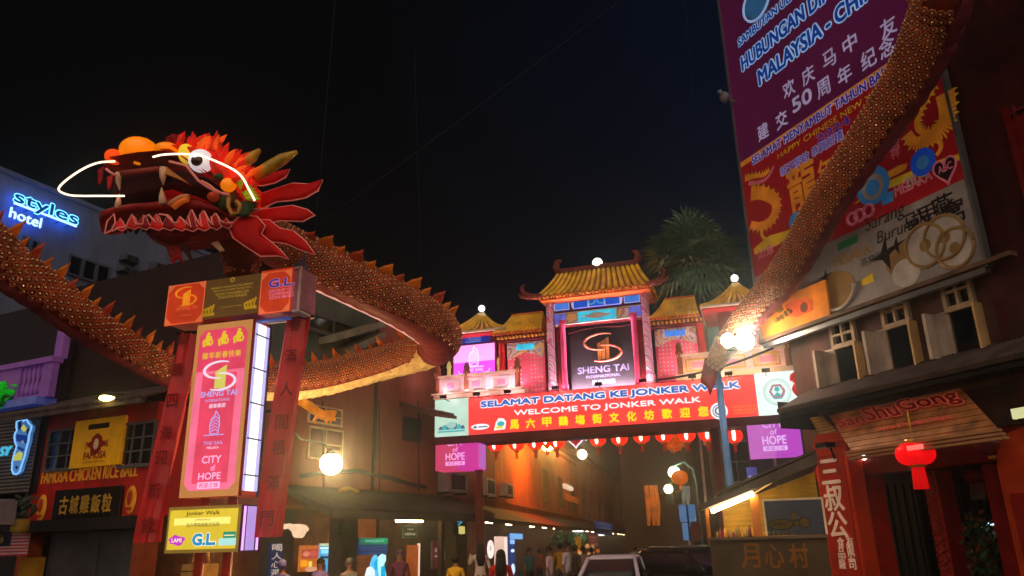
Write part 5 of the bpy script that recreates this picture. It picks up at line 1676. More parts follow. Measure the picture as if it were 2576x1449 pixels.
# ------------------------------------------------------------------ terracotta corner house
terra = M('terracotta', (150, 86, 66), 0.75, var=0.2, scale=0.5, bump=.12, streak=.22)
grey_green = M('grey_green', (92, 98, 86), 0.75, var=0.15, scale=0.5, streak=.35)
cz = CB.uv((925, 1100))[0]; ce = CB.uv((1108, 1100))[0]; cs = CB.uv((716, 1200))[0]
h3 = thing('corner_house', 'terracotta corner house with a dark canopy over its shops, behind the dragon coil', 'building', CB.pt((cs + ce) / 2, 0, -4))
b = MB(); b.box(CB, cs, ce, 2.8, 6.6, -5, 0); b.box(CB, cz, ce, 6.6, 8.9, -9, 0.0); b.build('wall', terra, h3)
b = MB(); b.box(CB, cs, cz - .01, 6.6, 9.3, -5, .03); b.build('upper_wall', grey_green, h3)
b = MB()
rdg = CB.uv((1140, 742), -4)
b.prism(Ax(CB.pt(cz - .2, 0, 0), -CB.n, V((0, 0, 1)), CB.a), [(-.5, 8.8), (9.5, 8.8), (9.5, 9.0), (4.5, 11.2), (-.5, 9.0)], 0, ce - cz + .6)
b.build('roof', M('roof_rust', (110, 52, 40), .7, var=.25, wave=('Y', 2.2, .3), bump=.4), h3)
b = MB(); b.box(CB, ce - .14, ce + .02, 0.13, 8.9, .01, .16); b.box(CB, cz + .2, cz + .28, 2.8, 8.8, .01, .09); b.build('downpipe', M('pipe_dark', (70, 56, 50), .6), h3)
# slanted shades on the grey part
b = MB()
for (x0, y0, x1, y1) in ((800, 850, 925, 815), (845, 878, 925, 842)):
    p, q = CB.uv((x0, y0)), CB.uv((x1, y1))
    b.prism(CB, [p, q, (q[0], q[1] - .2), (p[0], p[1] - .2)], .04, .7)
b.build('sun_shade', M('shade_grey', (120, 116, 96), .65), h3)
window(h3, CB, CB.rect((775, 790), (890, 860)), 2, 1, win_grey, dark_glass, .08, .08, w=.03)
window(h3, CB, CB.rect(c13(18, 20), c13(272, 190)), 2, 2, M('window_cream', (190, 160, 120), .6), M('glass_olive', (60, 60, 40), .15), .05, .06)
window(h3, CB, CB.rect(c13(18, 205), c13(272, 480)), 2, 2, M('window_cream', (190, 160, 120), .6), M('glass_rust', (100, 60, 34), .2), .05, .06)
r = CB.rect(c13(800, 110), c13(935, 330))
b = MB(); b.box(CB, r[0], r[1], r[2], r[3], .003, .05)
for k in range(9):
    v = r[2] + (r[3] - r[2]) * k / 9
    b.box(CB, r[0], r[1], v, v + .06, .05, .1)
b.build('louvre', dark_grey, h3)
b = MB()
uA, uB = CB.uv(c13(770, 60))[0], ce + .05
v1 = CB.uv(c13(780, 0))[1]; v0 = CB.uv(c13(800, 95), .4)[1]
b.add([CB.pt(uA, v1, .002), CB.pt(uB, v1, .002), CB.pt(uB, v0, 1.9), CB.pt(uA, v0, 1.3), CB.pt(uA, v1 - .1, .002), CB.pt(uB, v1 - .1, .002), CB.pt(uB, v0 - .1, 1.9), CB.pt(uA, v0 - .1, 1.3)], [(0, 1, 2, 3), (4, 7, 6, 5), (3, 2, 6, 7), (1, 5, 6, 2), (0, 3, 7, 4)])
n = 14
for k in range(n + 1):
    t = k / n
    b.tube([CB.pt(uA + (uB - uA) * t, v1 + .02, .02), CB.pt(uA + (uB - uA) * t, v0 + .03, 1.3 + .6 * t)], .035, 5)
b.build('awning', M('awning_rust', (104, 70, 60), .7), h3)
# shop canopy and recessed shop floor
canopy_dark = M('canopy_dark', (66, 58, 54), .75, var=.25, scale=1)
b = MB()
b.add([CB.pt(cs, 3.25, .01), CB.pt(ce + .6, 3.25, .01), CB.pt(ce + .6, 2.6, 1.7), CB.pt(cs, 2.6, 1.7), CB.pt(cs, 3.1, .01), CB.pt(ce + .6, 3.1, .01), CB.pt(ce + .6, 2.4, 1.7), CB.pt(cs, 2.4, 1.7)], [(0, 1, 2, 3), (4, 7, 6, 5), (3, 2, 6, 7), (1, 5, 6, 2), (0, 3, 7, 4)])
n = 44
for k in range(n + 1):
    u = cs + (ce + .6 - cs) * k / n
    b.tube([CB.pt(u, 3.27, .02), CB.pt(u, 2.62, 1.7)], .035, 5)
b.build('canopy', canopy_dark, h3)
b = MB(); b.box(CB, cs, ce, .13, 2.8, -5, -2.4); b.box(CB, cs, ce, 2.7, 2.8, -2.4, -.02); b.build('shop_wall', M('shop_brown', (176, 110, 66), .7, var=.2, streak=.25), h3)
for x in (715, 880, 1163):
    u = CB.uv((x, 1400), .0)[0]
    b = MB(); b.box(CB, u - .32, u + .32, .13, 2.8, -.5, -.03); b.box(CB, u - .36, u + .36, .13, .4, -.52, 0); b.build('pillar', M('pillar_olive', (84, 78, 62), .7), h3)
b = MB(); r = CB.rect(c13(838, 1190), c13(925, 1449), -2.35); b.box(CB, r[0], r[1], .13, r[3], -2.395, -2.33, 0); b.box(CB, r[1], r[1] + .06, .13, r[3] + .05, -2.395, -2.3, 1); b.build('door', [M('door_orange', (200, 104, 36), .5, emit=.2), glow('door_light', (255, 220, 190), .8)], h3)
b = MB(); r = CB.rect(c13(750, 978), c13(965, 1004), -.4); b.box(CB, r[0], r[1], r[2] + .02, r[3], -.45, -.38); b.build('tube_light', glow('tube_amber', (250, 220, 150), 44), h3)

def board(name, label, cat_, fr, a, e, w, face, texts=(), frame=None, group=None, thick=.06):
    """flat board: face part and lettering part"""
    r = fr.rect(a, e, w)
    t = thing(name, label, cat_, fr.pt((r[0] + r[1]) / 2, r[2], w - thick), group)
    b = MB(); b.box(fr, r[0], r[1], r[2], r[3], w - thick, w, 0)
    b.build('panel', face, t)
    if frame is not None:
        b = MB(); f = min(.05, (r[3] - r[2]) * .06)
        for q in ((r[0] - f, r[0], r[2] - f, r[3] + f), (r[1], r[1] + f, r[2] - f, r[3] + f), (r[0], r[1], r[2] - f, r[2]), (r[0], r[1], r[3], r[3] + f)):
            b.box(fr, *q, w - thick, w + .015)
        b.build('frame', frame, t)
    if texts:
        b = MB(); ms = []
        for (s_, x0, x1, y0, y1, mt) in texts:
            if mt not in ms: ms.append(mt)
            U0, U1, V0, V1 = r[0] + (r[1] - r[0]) * x0, r[0] + (r[1] - r[0]) * x1, r[2] + (r[3] - r[2]) * y0, r[2] + (r[3] - r[2]) * y1
            if s_ == '#': b.box(fr, U0, U1, V0, V1, w + .002, w + .006, ms.index(mt))
            elif s_ == 'o': b.prism(fr, circ((U0 + U1) / 2, (V0 + V1) / 2, (U1 - U0) / 2, 18, (V1 - V0) / 2), w + .003, w + .009, ms.index(mt))
            else: tbox(b, fr, s_, U0, U1, V0, V1, w + .008, ms.index(mt), .02)
        b.build('lettering', ms, t)
    return t
wht = M('ink_matt_white', (226, 226, 220), .5, emit=.25)
board('vertical_banner', 'blue vertical banner with white Chinese characters at the foot of the sign tower', 'banner', CB.shift(.4), c21(292, 870), c21(470, 1417), 0, M('banner_blue', (40, 56, 110), .6, emit=.15),
      [('喝', .12, .9, .76, .98, wht), ('人', .12, .9, .51, .72, wht), ('心', .12, .9, .26, .47, wht), ('茶', .12, .9, .02, .22, wht)])
board('food_display', 'orange lit food menu display in the shop under the canopy', 'display', CB.shift(-.6), c21(790, 905), c21(1075, 1330), 0, M('menu_orange', (210, 120, 50), .5, emit=.5, var=.2, scale=5),
      [('#', .08, .95, .5, .85, glow('menu_red', (190, 70, 50), .8)), ('o', .15, .5, .56, .78, glow('menu_rose', (226, 130, 110), .8)), ('o', .5, .9, .55, .8, glow('menu_salmon', (210, 90, 80), .8)), ('#', .05, .42, .18, .44, glow('menu_amber', (250, 160, 30), .9)), ('#', .48, .66, .14, .38, glow('menu_yellow', (255, 210, 90), .9)), ('o', .3, .95, -.02, .18, glow('menu_peach', (240, 170, 130), .7))])
board('menu_light_box', 'narrow pale blue light box beside the orange menu display', 'sign', CB.shift(-.6), c21(1120, 870), c21(1275, 1400), 0, glow('box_blue', (90, 180, 230), .8, .15),
      [('#', 0, 1, .92, 1, glow('box_cream', (220, 220, 160), .8)), ('#', .0, 1, .82, .88, glow('box_mint', (220, 250, 240), 1)), ('#', .1, .9, .68, .8, glow('box_sky', (140, 220, 255), 1)), ('#', .05, .95, .52, .6, M('box_navy', (10, 70, 130), .5, emit=.4)), ('#', .1, .6, .1, .35, M('box_slate', (50, 70, 120), .5, emit=.3))])
board('green_notice', 'small dim green notice on the olive pillar', 'sign', CB.shift(.02), c13(265, 1000), c13(362, 1110), 0, M('notice_green', (74, 96, 50), .6), [('GERAI', .2, .8, .6, .8, M('notice_ink', (110, 120, 60), .6)), ('#', .15, .85, .3, .36, M('notice_ink', (110, 120, 60), .6))])
board('blue_green_board', 'blue and green notice board on the shop wall above the glowing figures', 'sign', CB.shift(-1.2), c13(432, 1130), c13(672, 1265), 0, M('board_navy', (22, 50, 110), .5, emit=.35), [('#', 0, 1, .6, 1, M('board_green', (16, 120, 96), .5, emit=.4)), ('AWAS JALAN', .2, .85, .7, .9, glow('board_mint', (130, 230, 200), .8)), ('#', .05, .8, .42, .46, M('board_line', (60, 90, 170), .5, emit=.4)), ('#', .05, .95, .28, .31, M('board_line', (60, 90, 170), .5, emit=.4)), ('#', .05, .95, .05, .09, M('board_line', (60, 90, 170), .5, emit=.4))])
board('dark_green_sign', 'dark green rounded sign with white letters over the orange door', 'sign', CB.shift(-1.4), c13(808, 1032), c13(915, 1125), 0, M('sign_forest', (40, 50, 40), .5), [('KAMDAR', .1, .9, .2, .42, wht), ('TANDAS', .25, .75, .66, .8, wht)], M('sign_rim', (100, 130, 100), .5))
board('poster_case', 'framed poster in plum and green beside the white doorway', 'poster', CB.shift(-1.2), c13(1055, 1165), c13(1225, 1365), 0, M('poster_plum', (120, 36, 60), .5, emit=.25), [('#', .55, .98, .1, .9, M('poster_green', (70, 110, 50), .5, emit=.3)), ('o', .35, .6, .25, .8, M('poster_lilac', (160, 150, 180), .5, emit=.3)), ('BUKA', .08, .4, .6, .75, wht), ('#', .08, .35, .4, .46, wht)], M('poster_frame', (150, 130, 130), .5))
board('white_doorway', 'narrow white lit shop doorway between the plum poster and the red gate post', 'doorway', CB.shift(-1.3), c13(1236, 1150), c13(1322, 1449), 0, glow('doorway_white', (226, 222, 206), .85, .15), [('#', .05, .35, 0, .96, M('door_leaf', (150, 150, 140), .5, emit=.3)), ('#', .45, .9, .75, .85, M('door_label', (170, 120, 100), .5, emit=.3))])
board('corner_sign', 'small sign with a blue seven and a yellow panel by the red post', 'sign', CB.shift(.3), c13(1232, 985), c13(1322, 1100), 0, M('sign_ink', (30, 34, 40), .5), [('7', .2, .8, .65, .95, glow('sign_aqua', (70, 170, 190), .8)), ('#', .4, .98, .03, .6, glow('sign_cream', (230, 214, 120), .7))])
# glowing cut-out display
b = MB()
D2 = CB.shift(-.4)
def dpoly(pts): return [D2.uv(c13(x, y)) for x, y in pts]
gt = thing('glowing_display', 'cyan and white glowing cut-out display below the blue and green board', 'display', D2.pt(*D2.uv(c13(580, 1449))))
b.prism(D2, dpoly([(530, 1449), (535, 1350), (555, 1290), (578, 1268), (592, 1290), (588, 1340), (600, 1449)]), -.05, 0, 0)
b.prism(D2, dpoly([(600, 1345), (604, 1290), (630, 1264), (656, 1275), (655, 1320), (640, 1350), (660, 1449), (604, 1449)]), -.05, .02, 1)
b.prism(D2, dpoly([(480, 1449), (500, 1380), (530, 1368), (556, 1400), (560, 1449)]), .0, .04, 2)
b.prism(D2, dpoly([(560, 1330), (576, 1310), (584, 1350), (574, 1400), (560, 1390)]), .002, .03, 3)
b.prism(D2, dpoly([(612, 1372), (640, 1360), (650, 1449), (612, 1449)]), .022, .04, 3)
b.build('panel', [glow('disp_blue', (90, 190, 240), 1), glow('disp_mint', (190, 250, 240), 1), glow('disp_white', (230, 244, 250), 1), glow('disp_cyan', (0, 170, 226), 1)], gt)

# white wavy awning lamp on the cloth side
b = MB()
WV = CB.shift(.9)
b.tube([WV.pt(*WV.uv(c21(x, y))) for x, y in ((490, 560), (520, 590), (600, 575), (660, 610), (760, 615), (860, 630), (915, 632))], [.05, .06, .06, .09, .1, .1, .03], 8)
b.tube([WV.pt(*WV.uv(c21(x, y))) for x, y in ((660, 620), (720, 690), (800, 695), (880, 640))], [.05, .12, .12, .04], 8)
tag(b.build('lamp_bracket', glow('bracket_peach', (255, 210, 170), .85, .2, 4)), 'curled pale lit bracket under the terracotta house, near the cloth banner', 'lamp')
b = MB()
b.tube([WV.pt(*WV.uv(c13(x, y))) for x, y in ((262, 738), (300, 722), (350, 714), (390, 735), (430, 740))], [.03, .06, .05, .06, .03], 8)
tag(b.build('lamp_bracket', M('bracket_ochre', (196, 160, 80), .5)), 'curled ochre bracket on the wall of the terracotta house', 'bracket')
# gold dragon arm ornament on the wall
b = MB()
OR = CB.shift(1.4)
def op(x, y): return OR.pt(*OR.uv(c16(x, y)))
b.tube([op(1250, 130), op(1310, 160), op(1370, 205), op(1420, 235), op(1470, 245)], [.1, .12, .11, .13, .1], 8)
b.tube([op(1400, 235), op(1450, 220), op(1505, 225), op(1500, 260), (op(1470, 270))], [.07, .08, .1, .09, .03], 8)
for x0, x1 in ((1375, 1360), (1440, 1450), (1480, 1482)):
    b.tube([op(x0, 250), op(x1 - 6, 275), op(x1, 300)], [.05, .04, .015], 7)
tag(b.build('claw_ornament', M('claw_gold', (236, 140, 20), .4, emit=.25, var=.25)), 'gold dragon claw ornament reaching out beside the red cloth banner', 'ornament')
# street lamp with a round globe
LP = CB.shift(1.6)
def globe_lamp(fr, p, rad, label, mat, arm=(0.0, 1.2), group='street lamps'):
    u, v = fr.uv(p)
    c = fr.pt(u, v)
    b1 = MB(); b1.tube([fr.pt(u, v + arm[1] * .35, -1.55), fr.pt(u, v + rad + .12, -.5), fr.pt(u, v + rad + .1, 0), fr.pt(u, v + rad + .02, 0)], .03, 6)
    b2 = MB(); b2.ball(c, rad, 0, 18, 12)
    return lamp_thing('street_lamp', label, 'lamp', c - V((0, 0, rad)), [('arm', b1, black_metal), ('globe', b2, mat)], group)
c = at(833, 1166, 14.9)
b1 = MB(); b1.tube([S.pt(.15, c.z + .5, -.32), S.pt(.55, c.z + .62, -.6), c + V((-.5, -.4, .42)), c + V((-.12, -.1, .36)), c + V((0, 0, .2))], .022, 6)
b2 = MB(); b2.lathe(c + V((0, 0, .12)), [(.05, .16), (.1, .1), (.15, .0)], 16)
b3 = MB(); b3.ball(c, .205, 0, 20, 12)
lamp_thing('street_lamp', 'large glaring round street lamp on an arm beside the cloth banner, below the gold foil', 'lamp', c - V((0, 0, .19)), [('arm', b1, black_metal), ('cap', b2, black_metal), ('globe', b3, lamp_warm)], 'street lamps')

# ------------------------------------------------------------------ houses along the street behind the gate
p_ = CB.pt(ce + .4, 0, -.2)
ST = Fr(p_, 12)
def col(fr, x, y=1250): return fr.uv((x, y))[0]
k1, k2, k3, k4, k5 = [col(ST, x) for x in (1245, 1352, 1455, 1560, 1632)]
def street_house(name, label, u0, u1, h, mt, seed, nwin=2, roofc=None):
    t = thing(name, label, 'building', ST.pt((u0 + u1) / 2, 0, -4))
    b = MB(); b.box(ST, u0, u1 - .05, 2.9, h, -8, 0); b.build('wall', mt, t)
    b = MB(); b.box(ST, u0, u1 - .05, .13, 2.9, -8, -2.2); b.build('shop_wall', M('shop_umber', (96, 62, 42), .7, var=.25), t)
    b = MB(); b.add([ST.pt(u0, 3.2, .01), ST.pt(u1, 3.2, .01), ST.pt(u1, 2.55, 1.6), ST.pt(u0, 2.55, 1.6), ST.pt(u0, 3.05, .01), ST.pt(u1, 3.05, .01), ST.pt(u1, 2.4, 1.6), ST.pt(u0, 2.4, 1.6)], [(0, 1, 2, 3), (4, 7, 6, 5), (3, 2, 6, 7), (1, 5, 6, 2), (0, 3, 7, 4)])
    b.build('canopy', canopy_dark if seed % 2 else M('canopy_red', (120, 36, 30), .7), t)
    b = MB(); b.prism(Ax(ST.pt(u0, 0, 0), -ST.n, V((0, 0, 1)), ST.a), [(-.4, h), (8, h), (8, h + .2), (4, h + 1.8), (-.4, h + .15)], 0, u1 - u0 - .05); b.build('roof', M('roof_rust', (110, 52, 40)), t)
    n = max(1, int((u1 - u0) / 5)) if nwin else 0
    for k in range(n):
        a = u0 + (u1 - u0) * (k + .3) / n
        window(t, ST, (a, a + 1.3, 4.0, 5.7), 2, 2, M('window_umber', (120, 84, 60), .6), dark_glass, .1, .08)
    b = MB()
    for q in range(max(1, int((u1 - u0) / 4))): b.box(ST, u0 + 1 + q * 4, u0 + 2.1 + q * 4, 2.62, 2.66, -.7, -.64)
    b.build('tube_light', glow('tube_street', (255, 214, 160), 26), t)
    b = MB(); b.box(ST, u0, u1, 3.45, 3.6, .003, .12); b.box(ST, u0, u1, h - .35, h - .2, .003, .15); b.build('cornice', mt, t)
    return t
orange_wall = M('orange_wall', (214, 96, 34), 0.75, var=0.18, scale=.4, streak=.4)
street_house('street_house', 'pinkish red street house behind the gate post with air conditioners', 0, k1, 7.6, M('rose_wall', (146, 66, 58), .75, var=.2, scale=.5), 1, 0)
street_house('street_house', 'bright orange plastered street house behind the lanterns', k1, k2, 9.0, orange_wall, 2, 0)
street_house('street_house', 'brown street house with small windows beyond the orange one', k2, k3, 7.6, M('tan_wall', (200, 100, 58), .75, var=.2, scale=.5, streak=.4), 3)
street_house('street_house', 'long mauve grey house row farther down the street', k3, k4, 8.2, M('mauve_wall', (190, 116, 98), .75, var=.2, scale=.5, streak=.4), 5)
street_house('street_house', 'dim far street house at the end of the row', k4, k5 + 30, 8.6, M('umber_wall', (170, 110, 84), .75, var=.2, scale=.5, streak=.4), 7)
for k, (a, e) in enumerate(((c5(150, 1150), c5(362, 1388)), (c5(600, 1205), c5(712, 1430)), (c5(835, 1268), c5(915, 1428)))):
    condenser(ST if k else CB.shift(.2), (ST if k else CB.shift(.2)).rect(a, e), ['large grey air conditioner box hanging below the magenta light box', 'white framed air conditioner box beside the red gate post', 'small white air conditioner box on the orange house wall'][k], 0, .5 if k == 0 else .4, light=(130, 130, 128) if k == 0 else (196, 172, 160))
b = MB(); r = ST.rect(c7(1315, 285), c7(1405, 380), .3); b.box(ST, r[0], r[1], r[2], r[3], .1, .35, 0, .03); b.box(ST, r[0] + .1, r[1] - .1, r[2] + .12, r[3] - .12, .352, .37, 1)
tag(b.build('lit_box_sign', [glow('boxlit_cream', (240, 200, 170), .8), glow('boxlit_pale', (250, 224, 200), .9)]), 'small square cream lit sign high on the brown street house', 'sign')
b = MB(); r = ST.rect(c7(1340, 410), c7(1500, 540), .3); b.box(ST, r[0], r[1], r[2], r[3], .1, .2, 0, .02); uc = (r[0] + r[1]) / 2; tbox(b, ST, '夜', uc - .3, uc + .3, r[2] + .2, r[3] - .1, .203, 1, .05)
tag(b.build('orange_shop_sign', [M('shop_orange', (200, 84, 16), .5, emit=.3), glow('shop_cream', (255, 200, 130), .7)]), 'orange shop sign with a pale character under the cream lit square', 'sign')
# far lit curtains closing the view
b = MB()
EN = Fr(at(1650, 1300, 75), 102)
for k, (x0, x1) in enumerate(((1622, 1634), (1637, 1645), (1647, 1656))):
    r = EN.rect((x0, 1222), (x1, 1322)); b.tube([EN.pt((r[0] + r[1]) / 2, r[3], 0), EN.pt((r[0] + r[1]) / 2 + .1, (r[2] + r[3]) / 2, .1), EN.pt((r[0] + r[1]) / 2, r[2], 0)], [.2, .25, .15], 8)
tag(b.build('hanging_drapes', M('drape_orange', (226, 120, 40), .6, emit=.3, var=.4, scale=1)), 'tall orange lit drapes hanging at the far end of the street', 'drapes')  # drapes emit in place of the orange light on them
h9 = thing('far_house', 'dark house closing the far end of the street under the lamps', 'building', EN.pt(0, 0, -4))
b = MB(); b.box(EN, -3, 30, 0, 11.5, -8, -.4); b.build('wall', M('far_wall', (96, 70, 56), .8, var=.2, scale=.3), h9)
for k in range(4): window(h9, EN, (1 + k * 3.4, 2.4 + k * 3.4, 5, 7.2), 2, 2, M('window_umber', (120, 84, 60), .6), dark_glass, .1, .08, w=-.4)
# shopfront lights and wares on the street side
SH = ST.shift(-.6)
board('lit_doorway', 'pale pink lit shop doorway behind the woman in red', 'doorway', SH, c7(432, 950), c7(592, 1449), 0, glow('door_pink', (244, 200, 180), .85, .15), [('#', .72, .98, 0, .98, glow('door_pale', (250, 226, 214), .95))])
board('oval_sign', 'white oval lit sign beside the pink doorway', 'sign', SH.shift(.3), c7(330, 1000), c7(412, 1222), 0, M('oval_back', (120, 60, 60), .5), [('o', -.05, 1.05, -.02, 1.02, glow('oval_white', (255, 236, 230), 1)), ('o', .35, .65, .4, .72, M('oval_mark', (190, 170, 130), .5, emit=.3))])
board('blue_kiosk', 'tall blue lit kiosk panel next to the pink doorway', 'kiosk', SH.shift(.4), c7(606, 915), c7(690, 1449), 0, M('kiosk_blue', (14, 60, 130), .5, emit=.5), [('#', .1, .9, .76, .86, glow('kiosk_pale', (140, 190, 250), 1)), ('o', .2, .85, .56, .64, glow('kiosk_white', (220, 240, 255), 1)), ('o', .2, .85, .05, .3, glow('kiosk_white', (220, 240, 255), 1))])
board('blue_lit_sign', 'light blue lit sign over the blue kiosk', 'sign', SH.shift(.5), c7(630, 912), c7(778, 985), 0, glow('kiosk_sky', (120, 180, 240), .9))
board('blue_sign', 'deep blue shop sign with pale letters over the far pavement', 'sign', ST.shift(1.2), c7(1690, 745), c7(1910, 940), 0, M('sign_blue', (24, 50, 110), .5, emit=.35), [('LITA', .25, .85, .3, .62, M('sign_dust', (130, 140, 170), .5, emit=.3)), ('#', .1, .9, .8, .85, M('sign_dust', (130, 140, 170), .5, emit=.3))])
for k, (a, e, lb) in enumerate((((c7(1425, 868)), c7(1515, 895), 'white oval lamp under the red street canopy'), (c7(1728, 905), c7(1812, 940), 'white oval lamp under the deep blue shop sign'))):
    fr = ST.shift(.7); r = fr.rect(a, e); b = MB(); b.ball(fr.pt((r[0] + r[1]) / 2, (r[2] + r[3]) / 2, 0), ((r[1] - r[0]) / 2, (r[3] - r[2]) / 2, .3), 0, 14, 8, axes=(ST.a, V((0, 0, 1)), ST.n)); b.tube([fr.pt((r[0] + r[1]) / 2, r[3], 0), fr.pt((r[0] + r[1]) / 2, r[3] + .25, 0)], .02, 5, 1)
    tag(b.build('shop_lamp', [glow('shop_lamp', (255, 250, 236), 6), black_metal]), lb, 'lamp', 'white shop lamps in the street')
board('menu_board', 'dark red menu board with cream writing near the white car', 'sign', ST.shift(.9), c7(1578, 905), c7(1735, 1085), 0, M('menu_maroon', (110, 44, 36), .5, emit=.3), [('MENU', .2, .8, .6, .8, M('menu_ink', (220, 140, 110), .5, emit=.4)), ('NASI', .3, .9, .1, .32, M('menu_ink', (220, 140, 110), .5, emit=.4)), ('#', .2, .8, .45, .49, M('menu_ink', (220, 140, 110), .5, emit=.4))])
FD = ST.shift(1.0)
r = FD.rect(c7(1500, 1090), c7(1740, 1200))
b = MB(); b.box(FD, r[0], r[1], .9, r[2] + .05, -.5, 0, 1); b.box(FD, r[0], r[1], .14, .9, -.4, -.1, 1)
for k in range(26):
    b.ball(FD.pt(random.uniform(r[0], r[1]), r[2] + .08 + random.uniform(0, r[3] - r[2]), random.uniform(-.4, 0)), random.uniform(.08, .16), k % 2 * 2, 8, 6)
tag(b.build('food_stand', [M('food_amber', (230, 120, 30), .5, emit=.35, var=.4, scale=5), M('stand_brown', (90, 50, 30), .6), M('food_cream', (240, 180, 110), .5, emit=.4)]), 'street stand heaped with amber lit food below the red menu board', 'stand')
# hanging green garland over the stalls
GL = ST.shift(.8)
b = MB()
r = GL.rect(c7(1185, 880), c7(1540, 1010))
for k in range(260):
    u = random.uniform(r[0], r[1]); v = random.uniform(r[2], r[3]) - .25 * abs(math.sin(u * 1.3)); p = GL.pt(u, v, random.uniform(-.3, .3)); d = V((random.gauss(0, 1), random.gauss(0, 1), random.gauss(0, 1))).normalized(); x = d.orthogonal().normalized()
    b.ball(p, (.16, .06, .015), k % 2, 6, 4, axes=(x, d.cross(x), d))
b.tube([GL.pt(r[0], r[3] + .1, 0), GL.pt(r[1], r[3] + .1, 0)], .03, 6, 2)
tag(b.build('leaf_garland', [M('garland_green', (40, 130, 90), .5, emit=.1, var=.4, scale=6), M('garland_deep', (20, 80, 50), .5), black_metal]), 'green leafy garland hanging above the people in the street', 'garland')
b = MB(); q = [GL.uv(c7(x, y)) for x, y in ((1365, 970), (1395, 950), (1420, 950), (1450, 975), (1440, 1000), (1432, 990), (1434, 1105), (1375, 1105), (1380, 990), (1370, 1000))]
b.prism(GL, q, .3, .4)
b.tube([GL.pt(*GL.uv(c7(1408, 950)), .35), GL.pt(*GL.uv(c7(1408, 905)), .35)], .015, 5)
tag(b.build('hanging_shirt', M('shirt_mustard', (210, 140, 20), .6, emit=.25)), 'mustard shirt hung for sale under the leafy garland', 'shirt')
# cables stapled across the plaster
b = MB()
for k in range(4):
    P = [CB.pt(*CB.uv(c13(x, y + 9 * k + random.uniform(-4, 4)), .05), .05) for x, y in ((-60, 600), (180, 560), (440, 555), (560, 590), (700, 615), (850, 660), (1000, 690))]
    b.tube(P, .018, 5)
for x in (130, 600, 930):
    b.tube([CB.pt(*CB.uv(c13(x, -20), .04), .04), CB.pt(*CB.uv(c13(x + 6, 730), .04), .04)], .022, 5)
tag(b.build('cable_bundle', M('cable_brown', (60, 46, 40), .7)), 'sagging bundle of old cables across the terracotta wall', 'cable')
# lamps of the street
LT = ST.shift(1.4)
globe_lamp(LT, (1376, 1117), .34, 'bright golden street lamp under the gate beam among the lanterns', glow('lamp_gold', (255, 170, 72), 190))
globe_lamp(LT, (1464, 1143), .3, 'round cream street lamp below the heart shaped lantern', glow('lamp_cream', (255, 206, 150), 40))

# ------------------------------------------------------------------ lamps, lanterns and poles in the street mouth
def pole_lamp(p, Y, rad, label, mat, h=None):
    c = at(p[0], p[1], Y)
    b1 = MB(); b1.tube([V((c.x + .9, c.y, 0.002)), V((c.x + .9, c.y, c.z - .5)), V((c.x + .82, c.y, c.z + .1)), V((c.x + .45, c.y, c.z + .42)), V((c.x, c.y, c.z + rad + .02))], [.06, .05, .045, .04, .03], 8)
    b2 = MB(); b2.ball(c, rad, 0, 16, 10)
    return lamp_thing('street_lamp', label, 'lamp', V((c.x + .9, c.y, 0)), [('pole', b1, M('pole_teal', (110, 140, 136), .5)), ('globe', b2, mat)], 'street lamps')
pole_lamp((1695, 1188), 33, .24, 'greenish white street lamp on a curved pole by the blue road sign', glow('lamp_green', (244, 255, 206), 16))
pole_lamp((1681, 1230), 47, .26, 'small amber street lamp far down the street', glow('lamp_amber', (255, 220, 140), 14))
c = at(1709, 1201, 32.5)
b = MB(); b.ball(c, (.36, .3, .3), 0, 14, 10); b.tube([c - V((0, 0, .3)), c - V((0, 0, .5))], .05, 6); b.tube([c + V((0, 0, .28)), c + V((.3, .5, .6))], .012, 5, 1)
tag(b.build('paper_lantern', [M('lantern_amber', (226, 110, 20), .5, emit=.45), black_metal]), 'orange paper lantern hanging beside the greenish street lamp', 'lantern')

lantern_red = M('lantern_red', (240, 40, 26), .5, emit=.95, ec=(240, 44, 24), var=.15, scale=4)
lantern_hot = glow('lantern_hot', (255, 226, 190), 3.0)
LG = G.shift(-1.5)
spots = [c5(815, 845), c5(1043, 835), c5(1255, 825), c5(1492, 815), c5(1945, 785), c5(2185, 775), c6(55, 770), c6(300, 750), c6(545, 740), c6(800, 735), c6(1325, 745), c6(1030, 728), c5(1378, 790)]
LANTERN_LABELS = ['red lantern hanging next to the magenta light box', 'red lantern second from the magenta light box', 'red lantern touching the glare of the golden lamp, on the magenta box side', 'red lantern between the golden lamp and the heart lantern', 'red lantern just past the heart lantern', 'red lantern second past the heart lantern', 'red lantern in the middle of the row under the beam', 'red lantern beside the raised gold ornament', 'red lantern against the orange dragon ornament', 'red lantern by the thin white pole under the beam', 'red lantern beyond the blue pole, next to the violet light box', 'red lantern between the thin white pole and the blue pole', 'red lantern straight behind the glare of the golden street lamp']
